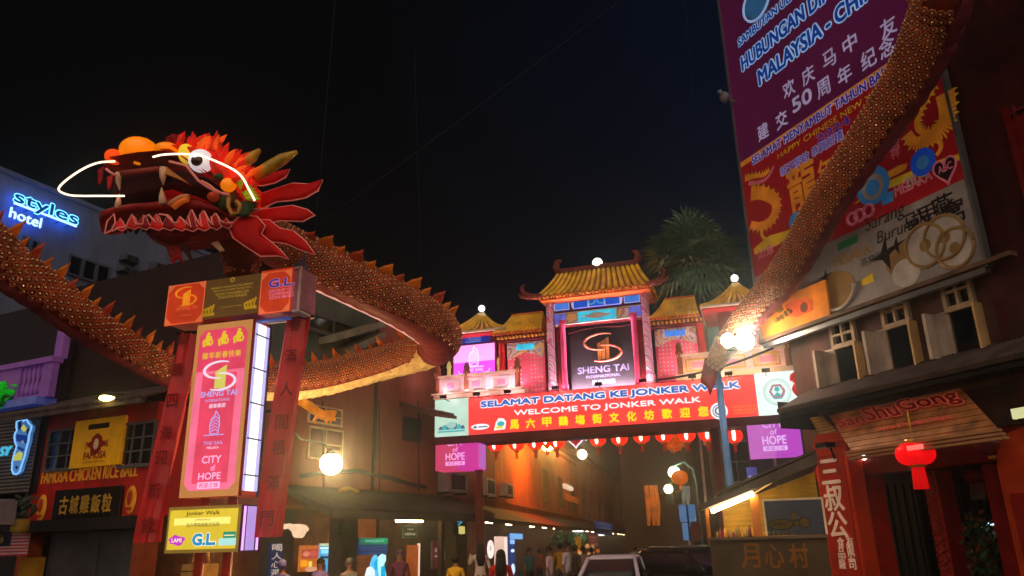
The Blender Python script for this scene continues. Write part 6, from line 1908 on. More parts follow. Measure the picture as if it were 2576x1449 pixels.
def lantern(c, rad):
    t = thing('red_lantern', '', 'lantern', c, 'red lanterns hanging under the gate beam')
    b = MB()
    prof = []
    for i in range(13):
        a = -PI / 2 + PI * i / 12
        prof.append((max(.03, rad * math.cos(a) * (1.0)), rad * .86 * math.sin(a)))
    b.lathe(c, prof, 24)
    b.build('shade', lantern_red, t)
    b = MB(); b.ball(c - V((0, .0, 0)) + (G.n * rad * .78), (rad * .26, rad * .3, rad * .66), 0, 10, 8, axes=(G.a, G.n, V((0, 0, 1)))); b.build('bulb_glow', lantern_hot, t)
    b = MB()
    b.lathe(c - V((0, 0, rad * 1.0)), [(rad * .4, 0), (rad * .4, rad * .2)], 14); b.lathe(c + V((0, 0, rad * .8)), [(rad * .4, 0), (rad * .4, rad * .2)], 14)
    b.tube([c + V((0, 0, rad)), c + V((0, 0, rad + .34))], .008, 5)
    b.build('collar', gold_paint, t)
    b = MB()
    for k in range(7):
        a = 2 * PI * k / 7
        b.tube([c + V((.03 * math.cos(a), .03 * math.sin(a), -rad)), c + V((.04 * math.cos(a), .04 * math.sin(a), -rad - .22))], .012, 5)
    b.build('tassel', M('tassel_red', (214, 60, 24), .6, emit=.15), t)
    return t
LROOT = None
for k, p in enumerate(spots):
    u, v = LG.uv(p)
    c = LG.pt(u, v)
    if LROOT is None:
        LROOT = lantern(c, .262); LROOT['label'] = LANTERN_LABELS[0]
    else:
        dup(LROOT, c, LANTERN_LABELS[k])
# heart lantern
HT = G.shift(-1.2)
u, v = HT.uv(c5(1700, 785))
ht = thing('heart_lantern', 'red heart shaped lantern with a white lit rim under the gate beam', 'lantern', HT.pt(u, v - .3))
hp_ = []
for k in range(30):
    t = 2 * PI * k / 30
    hp_.append((u + .018 * 16 * math.sin(t) ** 3 * .85, v + .02 * (13 * math.cos(t) - 5 * math.cos(2 * t) - 2 * math.cos(3 * t) - math.cos(4 * t)) * .75))
b = MB(); b.pillow(HT, hp_, 0, .08); b.build('body', M('heart_red', (200, 30, 40), .5, emit=.4), ht)
b = MB(); b.tube([HT.pt(a, e, 0) for a, e in hp_ + hp_[:1]], .032, 7); b.tube([HT.pt(u + .3, v + .24, 0), HT.pt(u + .42, v + .2, 0), HT.pt(u + .4, v + .02, 0), HT.pt(u + .3, v - .05, 0)], .03, 6); b.tube([HT.pt(u, v + .15, 0), HT.pt(u, v + .6, 0)], .01, 5); b.build('light_rim', glow('rim_white', (246, 226, 250), 1.2), ht)
# orange dragon garlands between the lanterns
DG = G.shift(-2.3)
def garland(label, pts, cc, rad, seed):
    rnd = random.Random(seed)
    b = MB()
    P = [DG.pt(*DG.uv(cc(x, y))) for x, y in pts]
    Q = [cat(P[max(0, i - 1)], P[i], P[i + 1], P[min(len(P) - 1, i + 2)], t / 6) for i in range(len(P) - 1) for t in range(6)] + [P[-1]]
    b.tube(Q, [rad * (.6 + .4 * math.sin(PI * i / (len(Q) - 1))) for i in range(len(Q))], 10, 0)
    for i, p in enumerate(Q):
        for s_ in range(3):
            d = V((rnd.gauss(0, .6), rnd.gauss(0, .6), rnd.gauss(0, 1))).normalized()
            b.tube([p + d * rad * .6, p + d * rad * 1.6 + G.a * .05], [rad * .3, .005], 5, 1)
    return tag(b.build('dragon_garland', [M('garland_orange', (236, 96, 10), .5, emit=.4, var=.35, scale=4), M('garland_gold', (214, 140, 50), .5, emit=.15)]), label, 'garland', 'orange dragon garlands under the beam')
garland('small gold dragon garland strung between two lanterns in mid row', [(80, 700), (150, 720), (220, 735), (300, 700), (370, 690), (420, 720)], c6, .06, 3)
garland('fat orange dragon garland hanging lowest under the beam', [(560, 690), (620, 720), (690, 700), (720, 780), (680, 860), (620, 850), (570, 820)], c6, .17, 4)
garland('orange garland behind the thin white pole', [(930, 660), (980, 690), (1030, 680), (1040, 760), (980, 800)], c6, .13, 5)
garland('thin gold garland beside the heart lantern', [(1880, 850), (1940, 800), (2000, 760), (2080, 760), (2200, 740), (2290, 710)], c5, .04, 6)

# poles
b = MB()
P0, P1 = at(1806, 945, 16.4), at(1838, 1222, 16.4)
b.tube([V((P0.x, P0.y, 0.002)), V((P0.x, P0.y, P0.z + .4))], [.1, .066], 12)
b.lathe(V((P0.x, P0.y, 0.001)), [(.24, 0), (.24, .05), (.13, .12)], 12)
tag(b.build('support_pole', M('pole_blue', (96, 140, 196), .4, var=.2, scale=2)), 'thick blue pole carrying the dragon tail in front of the welcome sign', 'pole')
for k, (x, y0, y1, Y, lb, rr) in enumerate(((1757, 1075, 1225, 26, 'thin white pole standing behind the lanterns, nearer the blue road sign', .045), (1938, 1075, 1200, 24, 'thin white pole beside the violet light box', .04))):
    P = at(x, y0, Y); b = MB(); b.tube([V((P.x, P.y, .002)), V((P.x, P.y, P.z + .5))], rr, 8); b.lathe(V((P.x, P.y, 0.001)), [(.12, 0), (.12, .03), (.05, .06)], 10)
    tag(b.build('thin_pole', M('pole_white', (196, 180, 170), .5)), lb, 'pole', 'thin white poles')
# floodlights on the pole
fl_ = thing('floodlight_pair', 'pair of glaring floodlights by the dragon tail', 'lamp', at(1855, 858, 15.4), None)
b = MB(); A_ = at(1806, 905, 16.4)
b.tube([V((A_.x, A_.y, A_.z)), at(1830, 880, 15.7), at(1880, 876, 15.3)], .035, 8); b.build('arm', black_metal, fl_)
for x, y, rr in ((1831, 856, .14), (1872, 858, .19)):
    c = at(x, y, 15.2)
    d = (O - c).normalized()
    hd = MB(); hd.lathe(c - d * .05, [(rr * .5, -.22), (rr * .8, -.14), (rr * 1.08, 0), (rr * 1.08, .05)], 18, 0, d)
    h_ = hd.build('housing', black_metal, fl_)
    ln = MB(); ln.ball(c - d * .0, rr, 0, 18, 10); ln.build('lens', lamp_flood, h_)
b = MB()
for k in range(6):
    p = at(1878 + 8 * k, 842 - 11 * k, 15.3); q = at(1892 + 8 * k, 850 - 11 * k, 15.3)
    b.tube([p, q], .03, 6)
b.build('light_strip', glow('strip_white', (255, 236, 250), 1.6), fl_)

# road sign
RS = Fr(at(1730, 1315, 27), 100)
rs = thing('road_sign', 'blue road sign board on a thin pole at the street corner', 'sign', RS.pt(0, 0, -.1))
r = RS.rect(c8(482, 682), c8(695, 1060))
b = MB()
um = (r[0] + r[1]) / 2
b.box(RS, r[0], um - .03, (r[2] + r[3]) / 2 + .02, r[3], 0, .04, 0); b.box(RS, um + .03, r[1], (r[2] + r[3]) / 2 + .02, r[3], 0, .04, 0); b.box(RS, r[0] + .06, um - .03, r[2], (r[2] + r[3]) / 2 - .02, 0, .04, 0); b.box(RS, um + .03, r[1] - .2, r[2] + .2, (r[2] + r[3]) / 2 - .02, 0, .04, 0)
b.box(RS, um - .03, um + .03, r[2], r[3], -.02, .03, 1)
b.build('board', [M('sign_skyblue', (92, 140, 196), .45, emit=.35), M('sign_teal', (10, 90, 130), .5)], rs)
b = MB(); b.tube([RS.pt(um, .002, -.06), RS.pt(um, r[3] + .1, -.06)], .05, 8); b.build('pole', steel, rs)
b = MB(); uu, vv = RS.uv(c8(668, 960)); b.prism(RS, circ(uu, vv, .2, 18, .3), .06, .09); b.tube([RS.pt(uu, vv, .0), RS.pt(um, vv, -.06)], .02, 5); b.build('round_plate', M('plate_brown', (120, 74, 62), .5), rs)
b = MB()
PN = RS.shift(1.5)
for x0, x1 in ((520, 560), (562, 605)):
    b.pillow(PN, [PN.uv(c8(x, y)) for x, y in ((x0, 480), (x1, 475), (x1 + 4, 600), (x1 - 12, 680), (x0 + 10, 672), (x0 - 4, 600))], 0, .06)
tag(b.build('pennant_flags', M('pennant_mint', (176, 196, 180), .6, emit=.12)), 'pair of pale green pennants hanging over the blue road sign', 'flag')
# blue box behind the kiosk roof
board('light_box', 'small slate blue lit panel beyond the stall roof', 'sign', Fr(at(1890, 1190, 24), 107), c6(1458, 1095), c6(1588, 1220), 0, M('panel_slate', (90, 92, 170), .5, emit=.4), [('o', .2, .4, .1, .3, glow('panel_dot', (200, 210, 250), .8))])

# ------------------------------------------------------------------ dark houses behind the stall
DK = Fr(at(1780, 1250, 42), 100)
h8 = thing('dark_house', 'dark unlit house behind the poles, beyond the gate', 'building', DK.pt(5, 0, -3))
b = MB(); b.box(DK, -.6, 16, 0, 9.2, -8, 0); b.build('wall', M('dark_wall', (66, 60, 56), .8, var=.2, scale=.4), h8)
b = MB(); b.box(DK, -.9, 16.2, 9.2, 9.6, -8.2, .5); b.build('roof', tile_grey, h8)
for k in range(3): window(h8, DK, (1 + k * 3, 2.3 + k * 3, 4.6, 6.6), 2, 2, win_grey, dark_glass, .1, .08)
BK = Fr(at(1990, 900, 30), 107)
h7 = thing('grey_house', 'slate grey house behind the end of the gate, with a blue tarpaulin wall', 'building', BK.pt(0, 0, -4))
r = BK.rect((1895, 830), (2130, 1300))
b = MB(); b.box(BK, r[0] - .5, r[1] + 1, 0, r[3] + .6, -6, 0); b.build('wall', M('slate_wall', (84, 82, 76), .8, var=.25, scale=.6, streak=.4), h7)
b = MB(); q = BK.rect(c20(1030, 940), c20(1300, 1440)); b.box(BK, q[0], q[1], q[2], q[3], .003, .06); b.build('tarpaulin', M('tarp_blue', (60, 74, 116), .6, var=.3, scale=1.5), h7)
b = MB(); b.box(BK, r[0] - .7, r[1] + 1.2, r[3] + .6, r[3] + .9, -6.2, .4); b.build('roof', tile_grey, h7)

# ------------------------------------------------------------------ palm behind the gate
palm = thing('fan_palm', 'dark fan palm with a round shaggy crown behind the gate roof', 'palm', at(1750, 640, 33) * 1)
PC = at(1748, 650, 33)
palm.location = V((PC.x, PC.y, 0))
b = MB(); b.tube([V((PC.x + .1, PC.y, 0.0)), V((PC.x - .05, PC.y, PC.z * .5)), V((PC.x, PC.y, PC.z))], [.32, .24, .22], 12); b.build('trunk', M('palm_trunk', (80, 66, 52), .8, bump=.5), palm)
b = MB()
rnd = random.Random(11)
def fan(b, base, d, L, droop, mi):
    d = d.normalized()
    sd = d.cross(V((0, 0, 1)))
    if sd.length < .1: sd = V((1, 0, 0))
    sd.normalize()
    up = sd.cross(d)
    hub = base + d * L * .52 - V((0, 0, droop * .2))
    b.tube([base, (base + hub) / 2 + V((0, 0, .06)), hub], [.03, .025, .02], 4, 2)
    n = 22
    for k in range(n):
        a = R(-105 + 210 * k / (n - 1))
        dr = d * math.cos(a) + sd * math.sin(a) + up * .12
        l_ = L * (.62 - .16 * abs(a) / R(105)) * rnd.uniform(.85, 1.1)
        tip = hub + dr * l_ - V((0, 0, droop * l_ * rnd.uniform(.2, .6)))
        mid = hub + dr * l_ * .55
        w_ = (up.cross(dr)).normalized() * l_ * .045
        b.add([hub, mid + w_, tip, mid - w_], [(0, 1, 2, 3)], mi)
for k in range(78):
    th = rnd.uniform(0, 2 * PI); ph = R(rnd.uniform(-62, 85))
    d = V((math.cos(th) * math.cos(ph), math.sin(th) * math.cos(ph), math.sin(ph)))
    fan(b, PC + V((0, 0, rnd.uniform(-.9, .3))), d, rnd.uniform(2.1, 2.7), rnd.uniform(.2, 1.3), rnd.choice((0, 0, 1)))
b.build('crown', [M('palm_green', (92, 126, 92), .6, var=.3), M('palm_pale', (134, 146, 108), .6, var=.3), M('palm_stalk', (60, 66, 40), .6)], palm)

# ------------------------------------------------------------------ overhead wires
for k, (p, q, sag, lb, rr) in enumerate((((790, 574, 30), (1560, 2, 30), .0, 'thin overhead cable rising across the night sky from the dragon mane', .011), ((845, -20, 24), (792, 585, 24), .0, 'thin steep cable hanging in the sky above the dragon mane', .008), ((1655, 955, 20), (1945, 875, 18.5), .12, 'dark cable crossing in front of the gate balustrade', .03), ((1060, 720, 40), (1042, 130, 40), 0, 'faint upright cable in the sky over the scaly coil', .009), ((1722, 0, 26), (1745, 270, 24), 0, 'faint cable beside the tall red banner', .006))):
    A_, B_ = at(*p), at(*q)
    pts = [A_.lerp(B_, t / 12) - V((0, 0, sag * 4 * (t / 12) * (1 - t / 12))) for t in range(13)]
    b = MB(); b.tube(pts, rr, 6)
    tag(b.build('cable', wire_mat if k == 2 else M('cable_grey', (40, 40, 44), .7)), lb, 'cable')

# ------------------------------------------------------------------ shophouse on the near corner
timber = M('timber_brown', (104, 76, 60), .65, var=.3, scale=3, bump=.2)
oxide = M('oxide_red', (150, 24, 22), .5, var=.3, scale=1, streak=.3)
wall_up = M('upper_brown', (96, 62, 52), .75, var=.25, scale=1, streak=.4)
shutter_tan = M('shutter_tan', (190, 168, 150), .6, var=.2, scale=2, streak=.3)
shutter_edge = M('shutter_edge', (196, 158, 104), .55, var=.15, scale=3)
h6 = thing('timber_shophouse', 'near corner shophouse with cream shutters above a tiled eave and red pillars', 'building', RB.pt(.5, 0, -4))
k0 = RB.uv((2000, 960))[0]
ev = RB.uv(c9(1000, 1050), .9)[1]
b = MB(); b.box(RB, k0, 3.6, 3.2, 6.2, -7, 0); b.build('wall', wall_up, h6)
b = MB(); b.box(RB, k0 + .1, 5.5, 6.2, 12.5, -7, -.25); b.build('upper_wall', M('gable_dark', (46, 34, 32), .8), h6)
b = MB(); b.box(RB, 1.95, 5.5, 3.2, 12.4, -.2, .12); b.build('side_wall', M('side_red', (70, 20, 18), .7, var=.25, streak=.4), h6)
for q in ((c9(670, 760), c9(865, 1000), c9(635, 600), c9(800, 690), c9(488, 760), c9(655, 1030)), (c9(1060, 610), c9(1290, 905), c9(1010, 390), c9(1225, 560), c9(870, 650), c9(1050, 945)), (c9(1530, 480), c9(1790, 790), c9(1465, 240), c9(1720, 430), c9(1320, 510), c9(1520, 835))):
    r = RB.rect(q[0], (q[1][0], q[1][1]))
    sill = RB.uv(c9(1070, 950))[1] + .03
    u0, _ = RB.uv(q[0]); u1, _ = RB.uv(q[1])
    top = RB.uv(q[0])[1]
    # dark open casement
    f = MB()
    f.box(RB, u0 - .02, u1 + .04, sill - .06, sill, .0, .12); f.box(RB, u1, u1 + .07, sill, top, .002, .1)
    wo_ = f.build('window', shutter_edge, h6)
    g = MB(); g.box(RB, u0, u1, sill, top, .003, .02); g.build('pane', dark_glass, wo_)
    # glazed top light with four panes and an arched head
    a0 = RB.uv(q[2])[0]; a1 = RB.uv(q[3])[0]
    t0 = top; t1 = RB.uv(q[2])[1] + .05
    a0, a1 = u0 - .06, u1 + .05
    f = MB()
    for (x0, x1, y0, y1) in ((a0, a1, t0, t0 + .09), (a0, a0 + .07, t0 + .09, t1), (a1 - .07, a1, t0 + .09, t1), ((a0 + a1) / 2 - .025, (a0 + a1) / 2 + .025, t0 + .09, t1), (a0 + .07, a1 - .07, (t0 + t1) / 2, (t0 + t1) / 2 + .045)):
        f.box(RB, x0, x1, y0, y1, .004, .09 if y1 - y0 > .2 else .085)
    uc = (a0 + a1) / 2; hw = (a1 - a0) / 2
    for k in range(8):
        x0 = a0 + (a1 - a0) * k / 8; x1 = a0 + (a1 - a0) * (k + 1) / 8
        y0 = t1 + .16 * (1 - ((x0 - uc) / hw) ** 2); y1 = t1 + .16 * (1 - ((x1 - uc) / hw) ** 2)
        f.prism(RB, [(x0, y0 - .02), (x1, y1 - .02), (x1, y1 + .08), (x0, y0 + .08)], .004, .09)
    wo2 = f.build('top_light', M('frame_tan', (168, 140, 112), .6), h6)
    g = MB(); g.box(RB, a0 + .06, a1 - .06, t0 + .05, t1 + .12, .002, .012); g.build('pane', M('glass_brown', (26, 22, 18), .15), wo2)
    # shutters: one folded back flat, the other edge-on
    s0 = RB.uv(q[4])[0]; s1 = RB.uv(q[5])[0]
    f = MB()
    f.box(RB, u0 - (u1 - u0) * .62, u0 - .03, sill, top + .04, .02, .06); f.box(RB, u0 - (u1 - u0) * .62 - .06, u0 - (u1 - u0) * .62, sill, top + .04, .02, .3)
    f.build('shutter', shutter_tan, h6)
    f = MB()
    f.box(RB, u1 + .07, u1 + .11, sill, top + .02, .0, .2)
    f.build('shutter', shutter_edge, h6)
# tiled eave over the walkway
b = MB()
eu0 = RB.uv(c9(230, 1240), .9)[0]
lattice_tiles(b, RB.pt(eu0, ev, .9), RB.pt(3.2, ev, .9), RB.pt(eu0, ev + .42, .02), RB.pt(3.2, ev + .42, .02), 62, 0, 0, .05)
b.box(RB, eu0, 3.2, ev - .1, ev - .03, .78, .84, 1)
b.add([RB.pt(eu0, ev - .05, .84), RB.pt(3.2, ev - .05, .84), RB.pt(3.2, ev + .3, .0), RB.pt(eu0, ev + .3, .0)], [(0, 1, 2, 3)], 1)
b.box(RB, eu0 - .02, eu0, ev - .3, ev + .2, 0.0, .9, 1)
b.build('eave', [tile_grey, M('eave_dark', (40, 36, 34), .8)], h6)
# ground floor: beam, pillars, doors, back wall
b = MB(); vb1 = RB.uv(c11(1000, 400), .0)[1]
b.box(RB, k0, 5.5, vb1 - .5, ev + .3, -.4, -.05); b.build('beam', oxide, h6)
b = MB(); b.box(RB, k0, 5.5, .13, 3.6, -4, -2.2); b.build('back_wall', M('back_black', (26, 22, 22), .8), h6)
def pillar(x0, x1, w0, w1, mt, nm='pillar', top=None):
    a = RB.uv(c11(x0, 1000), w1)[0]; e = RB.uv(c11(x1, 1000), w1)[0]
    b = MB(); b.box(RB, a, e, .13, top or (vb1 - .5), w0, w1); b.box(RB, a - .04, e + .04, .13, .35, w0 - .03, w1 + .03)
    return b.build(nm, mt, h6), a, e
pillar(600, 660, -.7, -.35, M('pillar_lit', (206, 44, 26), .5, var=.2))  # brighter red copy, light on this pillar put into the colour
pillar(530, 600, -.75, -.4, oxide)
pillar(1545, 1620, -.9, -.5, M('column_red', (150, 26, 24), .5, var=.2))
po_, ca, ce_ = pillar(1075, 1175, -.9, -.5, oxide)
b = MB()
rnd = random.Random(5)
for k in range(120):
    u = rnd.uniform(ca + .06, ce_ - .06); v = rnd.uniform(1.1, vb1 - .6)
    b.ball(RB.pt(u, v, -.49), (.035, .03, .03), 0, 6, 4)
for k in range(9):
    v = 1.2 + (vb1 - 1.9) * k / 8
    b.tube([RB.pt((ca + ce_) / 2 - .1, v, -.47), RB.pt((ca + ce_) / 2 + .08, v + .1, -.45), RB.pt((ca + ce_) / 2 - .06, v + .22, -.47)], .025, 6)
b.build('relief_carving', M('carving_red', (150, 44, 34), .4), po_)
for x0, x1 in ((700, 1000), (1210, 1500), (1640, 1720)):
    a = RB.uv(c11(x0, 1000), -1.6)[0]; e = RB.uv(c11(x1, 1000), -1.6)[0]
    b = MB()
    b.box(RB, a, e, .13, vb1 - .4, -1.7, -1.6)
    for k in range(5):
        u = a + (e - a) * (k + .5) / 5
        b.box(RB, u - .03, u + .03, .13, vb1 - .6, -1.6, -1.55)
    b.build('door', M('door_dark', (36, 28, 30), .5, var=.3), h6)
# pillar with the vertical name
pa = RB.uv(c11(250, 900), .35)[0]; pe = RB.uv(c11(520, 1000), .35)[0]
pt_ = RB.uv(c11(300, 390), .35)[1]
np_ = thing('name_pillar', 'red orange pillar with white vertical Chinese characters beside the stall', 'pillar', RB.pt((pa + pe) / 2, 0, .2))
b = MB(); b.box(RB, pa, pe, .13, pt_ - .1, .0, .35, 0, .02)
b.prism(RB, [(pa, pt_ - .1), (pe, pt_ - .1), (pe - .12, pt_ + .06), (pa + .12, pt_ + .06)], .02, .33, 0)
b.box(RB, pa - .05, pe + .05, .13, .5, -.04, .4)
b.build('shaft', M('pillar_orange', (226, 66, 28), .55, var=.2, scale=1.2), np_)
b = MB(); b.box(RB, pa + .08, pe - .08, .6, pt_ - .35, .352, .37); b.build('panel', M('panel_brick', (196, 48, 26), .55, var=.2), np_)
b = MB()
uc = (pa + pe) / 2
for ch, x, y, s_ in (('三', 365, 655, .44), ('叔', 395, 855, .46), ('公', 418, 1060, .46)):
    v = RB.uv(c11(x, y), .37)[1]
    tbox(b, RB, ch, uc - s_ / 2 - .02, uc + s_ / 2 - .02, v - s_ * .5, v + s_ * .5, .374, 0, .035, ext=.02)
for col_, chs, x0 in ((0, '食品廠', 405), (1, '有限公司', 475)):
    for i, ch in enumerate(chs):
        y = 1195 + i * (80 if col_ == 0 else 55)
        u, v = RB.uv(c11(x0 + 6 * i, y), .37)
        tbox(b, RB, ch, u - .08, u + .08, v - .09, v + .09, .374, 0, .02, ext=.01)
b.build('lettering', M('letter_cream', (240, 206, 178), .5, emit=.12), np_)
b = MB(); u, v = RB.uv(c11(290, 470), .5); b.box(RB, u - .13, u + .13, v - .02, v + .06, .4, .62, 0); b.box(RB, u - .1, u + .1, v - .035, v - .022, .42, .6, 1); b.tube([RB.pt(u + .05, v - .02, .45), RB.pt(u + .05, v - .3, .36)], .02, 5, 0)
tag(b.build('wall_floodlight', [black_metal, M('flood_glass', (150, 140, 120), .3)]), 'small unlit floodlight on top of the name pillar', 'lamp')
# second pillar at the edge
a = RB.uv((2522, 1250), .35)[0]
b = MB(); b.box(RB, a, a + .7, .13, RB.uv((2530, 1150), .35)[1] - .1, .0, .35, 0, .02); tp = RB.uv((2530, 1150), .35)[1]
b.prism(RB, [(a, tp - .1), (a + .7, tp - .1), (a + .6, tp + .4), (a + .1, tp + .3)], .02, .33, 0)
b.box(RB, a + .12, a + .6, .6, tp - .5, .352, .37, 1)
tag(b.build('edge_pillar', [M('pillar_rust', (190, 62, 20), .55, var=.2), M('panel_oxblood', (150, 26, 20), .55)]), 'red orange pillar beyond the doors, under a cream lamp box', 'pillar')
r = RB.rect(c19(690, 400), c19(763, 455), .45); b = MB(); b.box(RB, r[0], r[0] + .5, r[2], r[3], .3, .5, 0, .01); b.box(RB, r[0] + .05, r[0] + .45, r[2] - .01, r[2] - .002, .33, .47, 1)
tag(b.build('lamp_box', [M('box_cream', (196, 176, 110), .5, emit=.15), black_metal]), 'cream lamp box above the edge pillar', 'lamp')
# sloping timber name board
q = [c11(312, 235), c11(1300, 5), c11(1585, 320), c11(480, 500)]
A_ = RB.pt(*RB.uv(q[0], .5), .5); u1 = RB.uv(q[1], .5); B_ = RB.pt(u1[0], RB.uv(q[0], .5)[1] + .02, .5)
lo = RB.uv(q[3], 1.0); D_ = RB.pt(lo[0], lo[1], 1.0); C_ = RB.pt(RB.uv(q[2], 1.0)[0], lo[1], 1.0)
nb = thing('timber_name_board', 'slatted timber board with raised red lettering under the tiled eave', 'sign', D_)
AX = Ax(D_, (C_ - D_).normalized(), (A_ - D_).normalized())
Lw = (C_ - D_).length; Hh = (A_ - D_).length
topw = (B_ - A_).length
b = MB()
n = 15
for k in range(n):
    v0 = Hh * k / n; v1 = Hh * (k + .92) / n
    x0 = 0.0; x1 = Lw + (topw - Lw) * k / n
    b.prism(AX, [(x0, v0), (x1, v0), (x1, v1), (x0, v1)], -.04, .0 + .012 * (k % 2), 0)
b.build('slats', M('slat_brown', (176, 112, 64), .6, var=.35, scale=4), nb)
b = MB()
for k in range(3): b.box(RB, RB.uv(q[3], 1.0)[0] - .02 - .05 * k, RB.uv(q[2], 1.0)[0] + .1 - .05 * k, lo[1] - .16 + k * .06, lo[1] - .12 + k * .06, .96 - .02 * k, 1.06 - .02 * k)
b.build('batten', M('batten_tan', (176, 124, 84), .6), nb)
b = MB()
for (body, x0, x1, y0, y1) in (('San', .03, .26, .56, .8), ('Shu', .28, .54, .58, .95), ('Gong', .55, .97, .58, .96)):
    h = Hh
    tbox(b, AX, body, x0 * Lw, x1 * Lw, y0 * h, y1 * h, .03, 1, .02, ext=.04, outline=(0, .03))
tbox(b, AX, 'Nyonya & Peranakan Delights', .3 * Lw, .82 * Lw, .3 * Hh, .42 * Hh, .03, 0, .01, ext=.02)
b.build('lettering', [M('letter_coral', (226, 96, 72), .5, emit=.12), M('letter_maroon', (130, 30, 26), .5)], nb)
# bamboo ends at the left of the board
b = MB()
for k in range(6):
    p = RB.pt(*RB.uv(c11(175 + 12 * k, 265 + 22 * k), .8), .8); q_ = RB.pt(*RB.uv(c11(270 + 20 * k, 250 + 20 * k), .6), .6); b.tube([p, q_], .03, 7)
tag(b.build('bamboo_screen', M('bamboo', (176, 130, 72), .5, var=.3)), 'bundle of bamboo poles at the end of the timber board', 'screen')
# lit red lantern over the door
c = RB.pt(*RB.uv(c11(965, 528), .9), .9)
ll = thing('door_lantern', 'big glowing red lantern with a tassel hanging at the doorway', 'lantern', c - V((0, 0, .6)))
rr = .275
b = MB()
prof = [(max(.05, rr * max(0, math.cos(-PI / 2 + PI * i / 14)) ** .7), rr * .62 * math.sin(-PI / 2 + PI * i / 14)) for i in range(15)]
b.lathe(c, prof, 26)
for k in range(26): b.tube([c + V((prof[i][0] * math.cos(2 * PI * k / 26) * 1.005, prof[i][0] * math.sin(2 * PI * k / 26) * 1.005, prof[i][1])) for i in range(15)], .006, 4, 0)
b.build('shade', M('lantern_scarlet', (236, 16, 18), .45, emit=.75, ec=(226, 8, 14), var=.15, scale=3), ll)
b = MB()
for k in range(4): b.box(RB, RB.uv(c11(905 + 30 * k, 500), 1.2)[0] - .02, RB.uv(c11(905 + 30 * k, 500), 1.2)[0] + .025, c.z + .03, c.z + .1, 1.13 + .02 * (1 if k in (1, 2) else 0), 1.18)
b.build('gold_mark', M('mark_pink', (250, 120, 110), .4, emit=.7), ll)
b = MB(); b.lathe(c - V((0, 0, rr * .72)), [(.12, 0), (.12, .07)], 14); b.lathe(c + V((0, 0, rr * .58)), [(.12, 0), (.12, .06)], 14); b.tube([c + V((0, 0, rr * .6)), c + V((0, 0, rr * .6 + .5))], .012, 5); b.build('collar', gold_paint, ll)
b = MB()
for k in range(12):
    a_ = 2 * PI * k / 12
    b.tube([c + V((.07 * math.cos(a_), .07 * math.sin(a_), -rr * .72)), c + V((.09 * math.cos(a_), .09 * math.sin(a_), -rr * .72 - .32))], .022, 5)
b.build('tassel', M('tassel_scarlet', (216, 10, 14), .5, emit=.5), ll)
# unlit lantern at the beam end
c = RB.pt(*RB.uv(c11(1540, 450), .2), .2)
b = MB(); b.lathe(c, [(max(.05, .26 * max(0, math.cos(-PI / 2 + PI * i / 12)) ** .8), .18 * math.sin(-PI / 2 + PI * i / 12)) for i in range(13)], 22); b.tube([c + V((0, 0, .16)), c + V((0, 0, .4))], .012, 5); b.lathe(c - V((0, 0, .22)), [(.08, 0), (.08, .06)], 12, 1)
tag(b.build('dark_lantern', [M('lantern_oxblood', (110, 14, 14), .35), gold_paint]), 'unlit dark red lantern near the edge pillar', 'lantern')
# small door light and potted shrub
b = MB(); u, v = RB.uv(c11(590, 540), -.1); b.box(RB, u - .05, u + .05, v - .05, v + .05, -.2, -.05, 0); b.ball(RB.pt(u + .03, v - .04, -.02), .045, 1, 10, 6)
tag(b.build('spot_lamp', [M('spot_pink', (200, 110, 100), .5), glow('spot_white', (255, 236, 220), 6)]), 'tiny white spot lamp at the top of the red door pillar', 'lamp')
b = MB(); SB = RB.shift(-.6); u, v = SB.uv(c11(1490, 1250)); b.lathe(SB.pt(u, .13, 0), [(.2, 0), (.28, .5), (.3, .55), (.26, .55)], 16, 1)
rnd = random.Random(9)
for k in range(420):
    d = V((rnd.gauss(0, 1), rnd.gauss(0, 1), rnd.gauss(0, 1))).normalized() * rnd.random() ** .4
    p = SB.pt(u, v, 0) + V((d.x * .34, d.y * .34, d.z * .62)); n_ = V((rnd.gauss(0, 1), rnd.gauss(0, 1), rnd.gauss(0, 1))).normalized(); x = n_.orthogonal().normalized(); y = n_.cross(x); l_ = rnd.uniform(.05, .09)
    b.add([p - x * l_, p + y * l_ * .45, p + x * l_, p - y * l_ * .45], [(0, 1, 2, 3)], 0 if rnd.random() < .75 else 2)
b.tube([SB.pt(u, .6, 0), SB.pt(u, v + .2, 0)], .03, 6, 3)
tag(b.build('potted_shrub', [M('shrub_green', (44, 70, 30), .6, var=.3), M('pot_black', (40, 34, 32), .6), M('shrub_bud', (110, 60, 40), .6), timber]), 'potted leafy shrub in the dark doorway by the red columns', 'plant')
b = MB(); u, v = SB.uv(c11(1500, 1055)); b.box(SB, u - .14, u + .14, v - .02, v + .015, -.2, -.1, 0); b.box(SB, u - .15, u + .15, v + .016, v + .04, -.21, -.09, 1)
tag(b.build('tube_lamp', [glow('tube_ice', (190, 226, 255), 2.4), black_metal]), 'short bluish white tube lamp above the potted shrub', 'lamp')
board('paper_notice', 'cream paper notice in the doorway above the shrub', 'notice', RB.shift(-1.2), c11(1372, 795), c11(1480, 870), 0, M('notice_cream', (110, 90, 70), .6))
b = MB(); SBB = RB.shift(-1.1); u, v = SBB.uv(c11(1405, 690)); b.ball(SBB.pt(u, v, 0), (.2, .14, .12), 0, 12, 8, lump=.4); b.box(SBB, u - .12, u + .14, v - .3, v - .12, -.1, .0, 1)
tag(b.build('red_flower_pot', [M('bloom_red', (120, 24, 30), .6, var=.4, scale=8), M('pot_rose', (110, 70, 66), .6)]), 'red flowers in a pale pot on the dark doorway wall', 'plant')

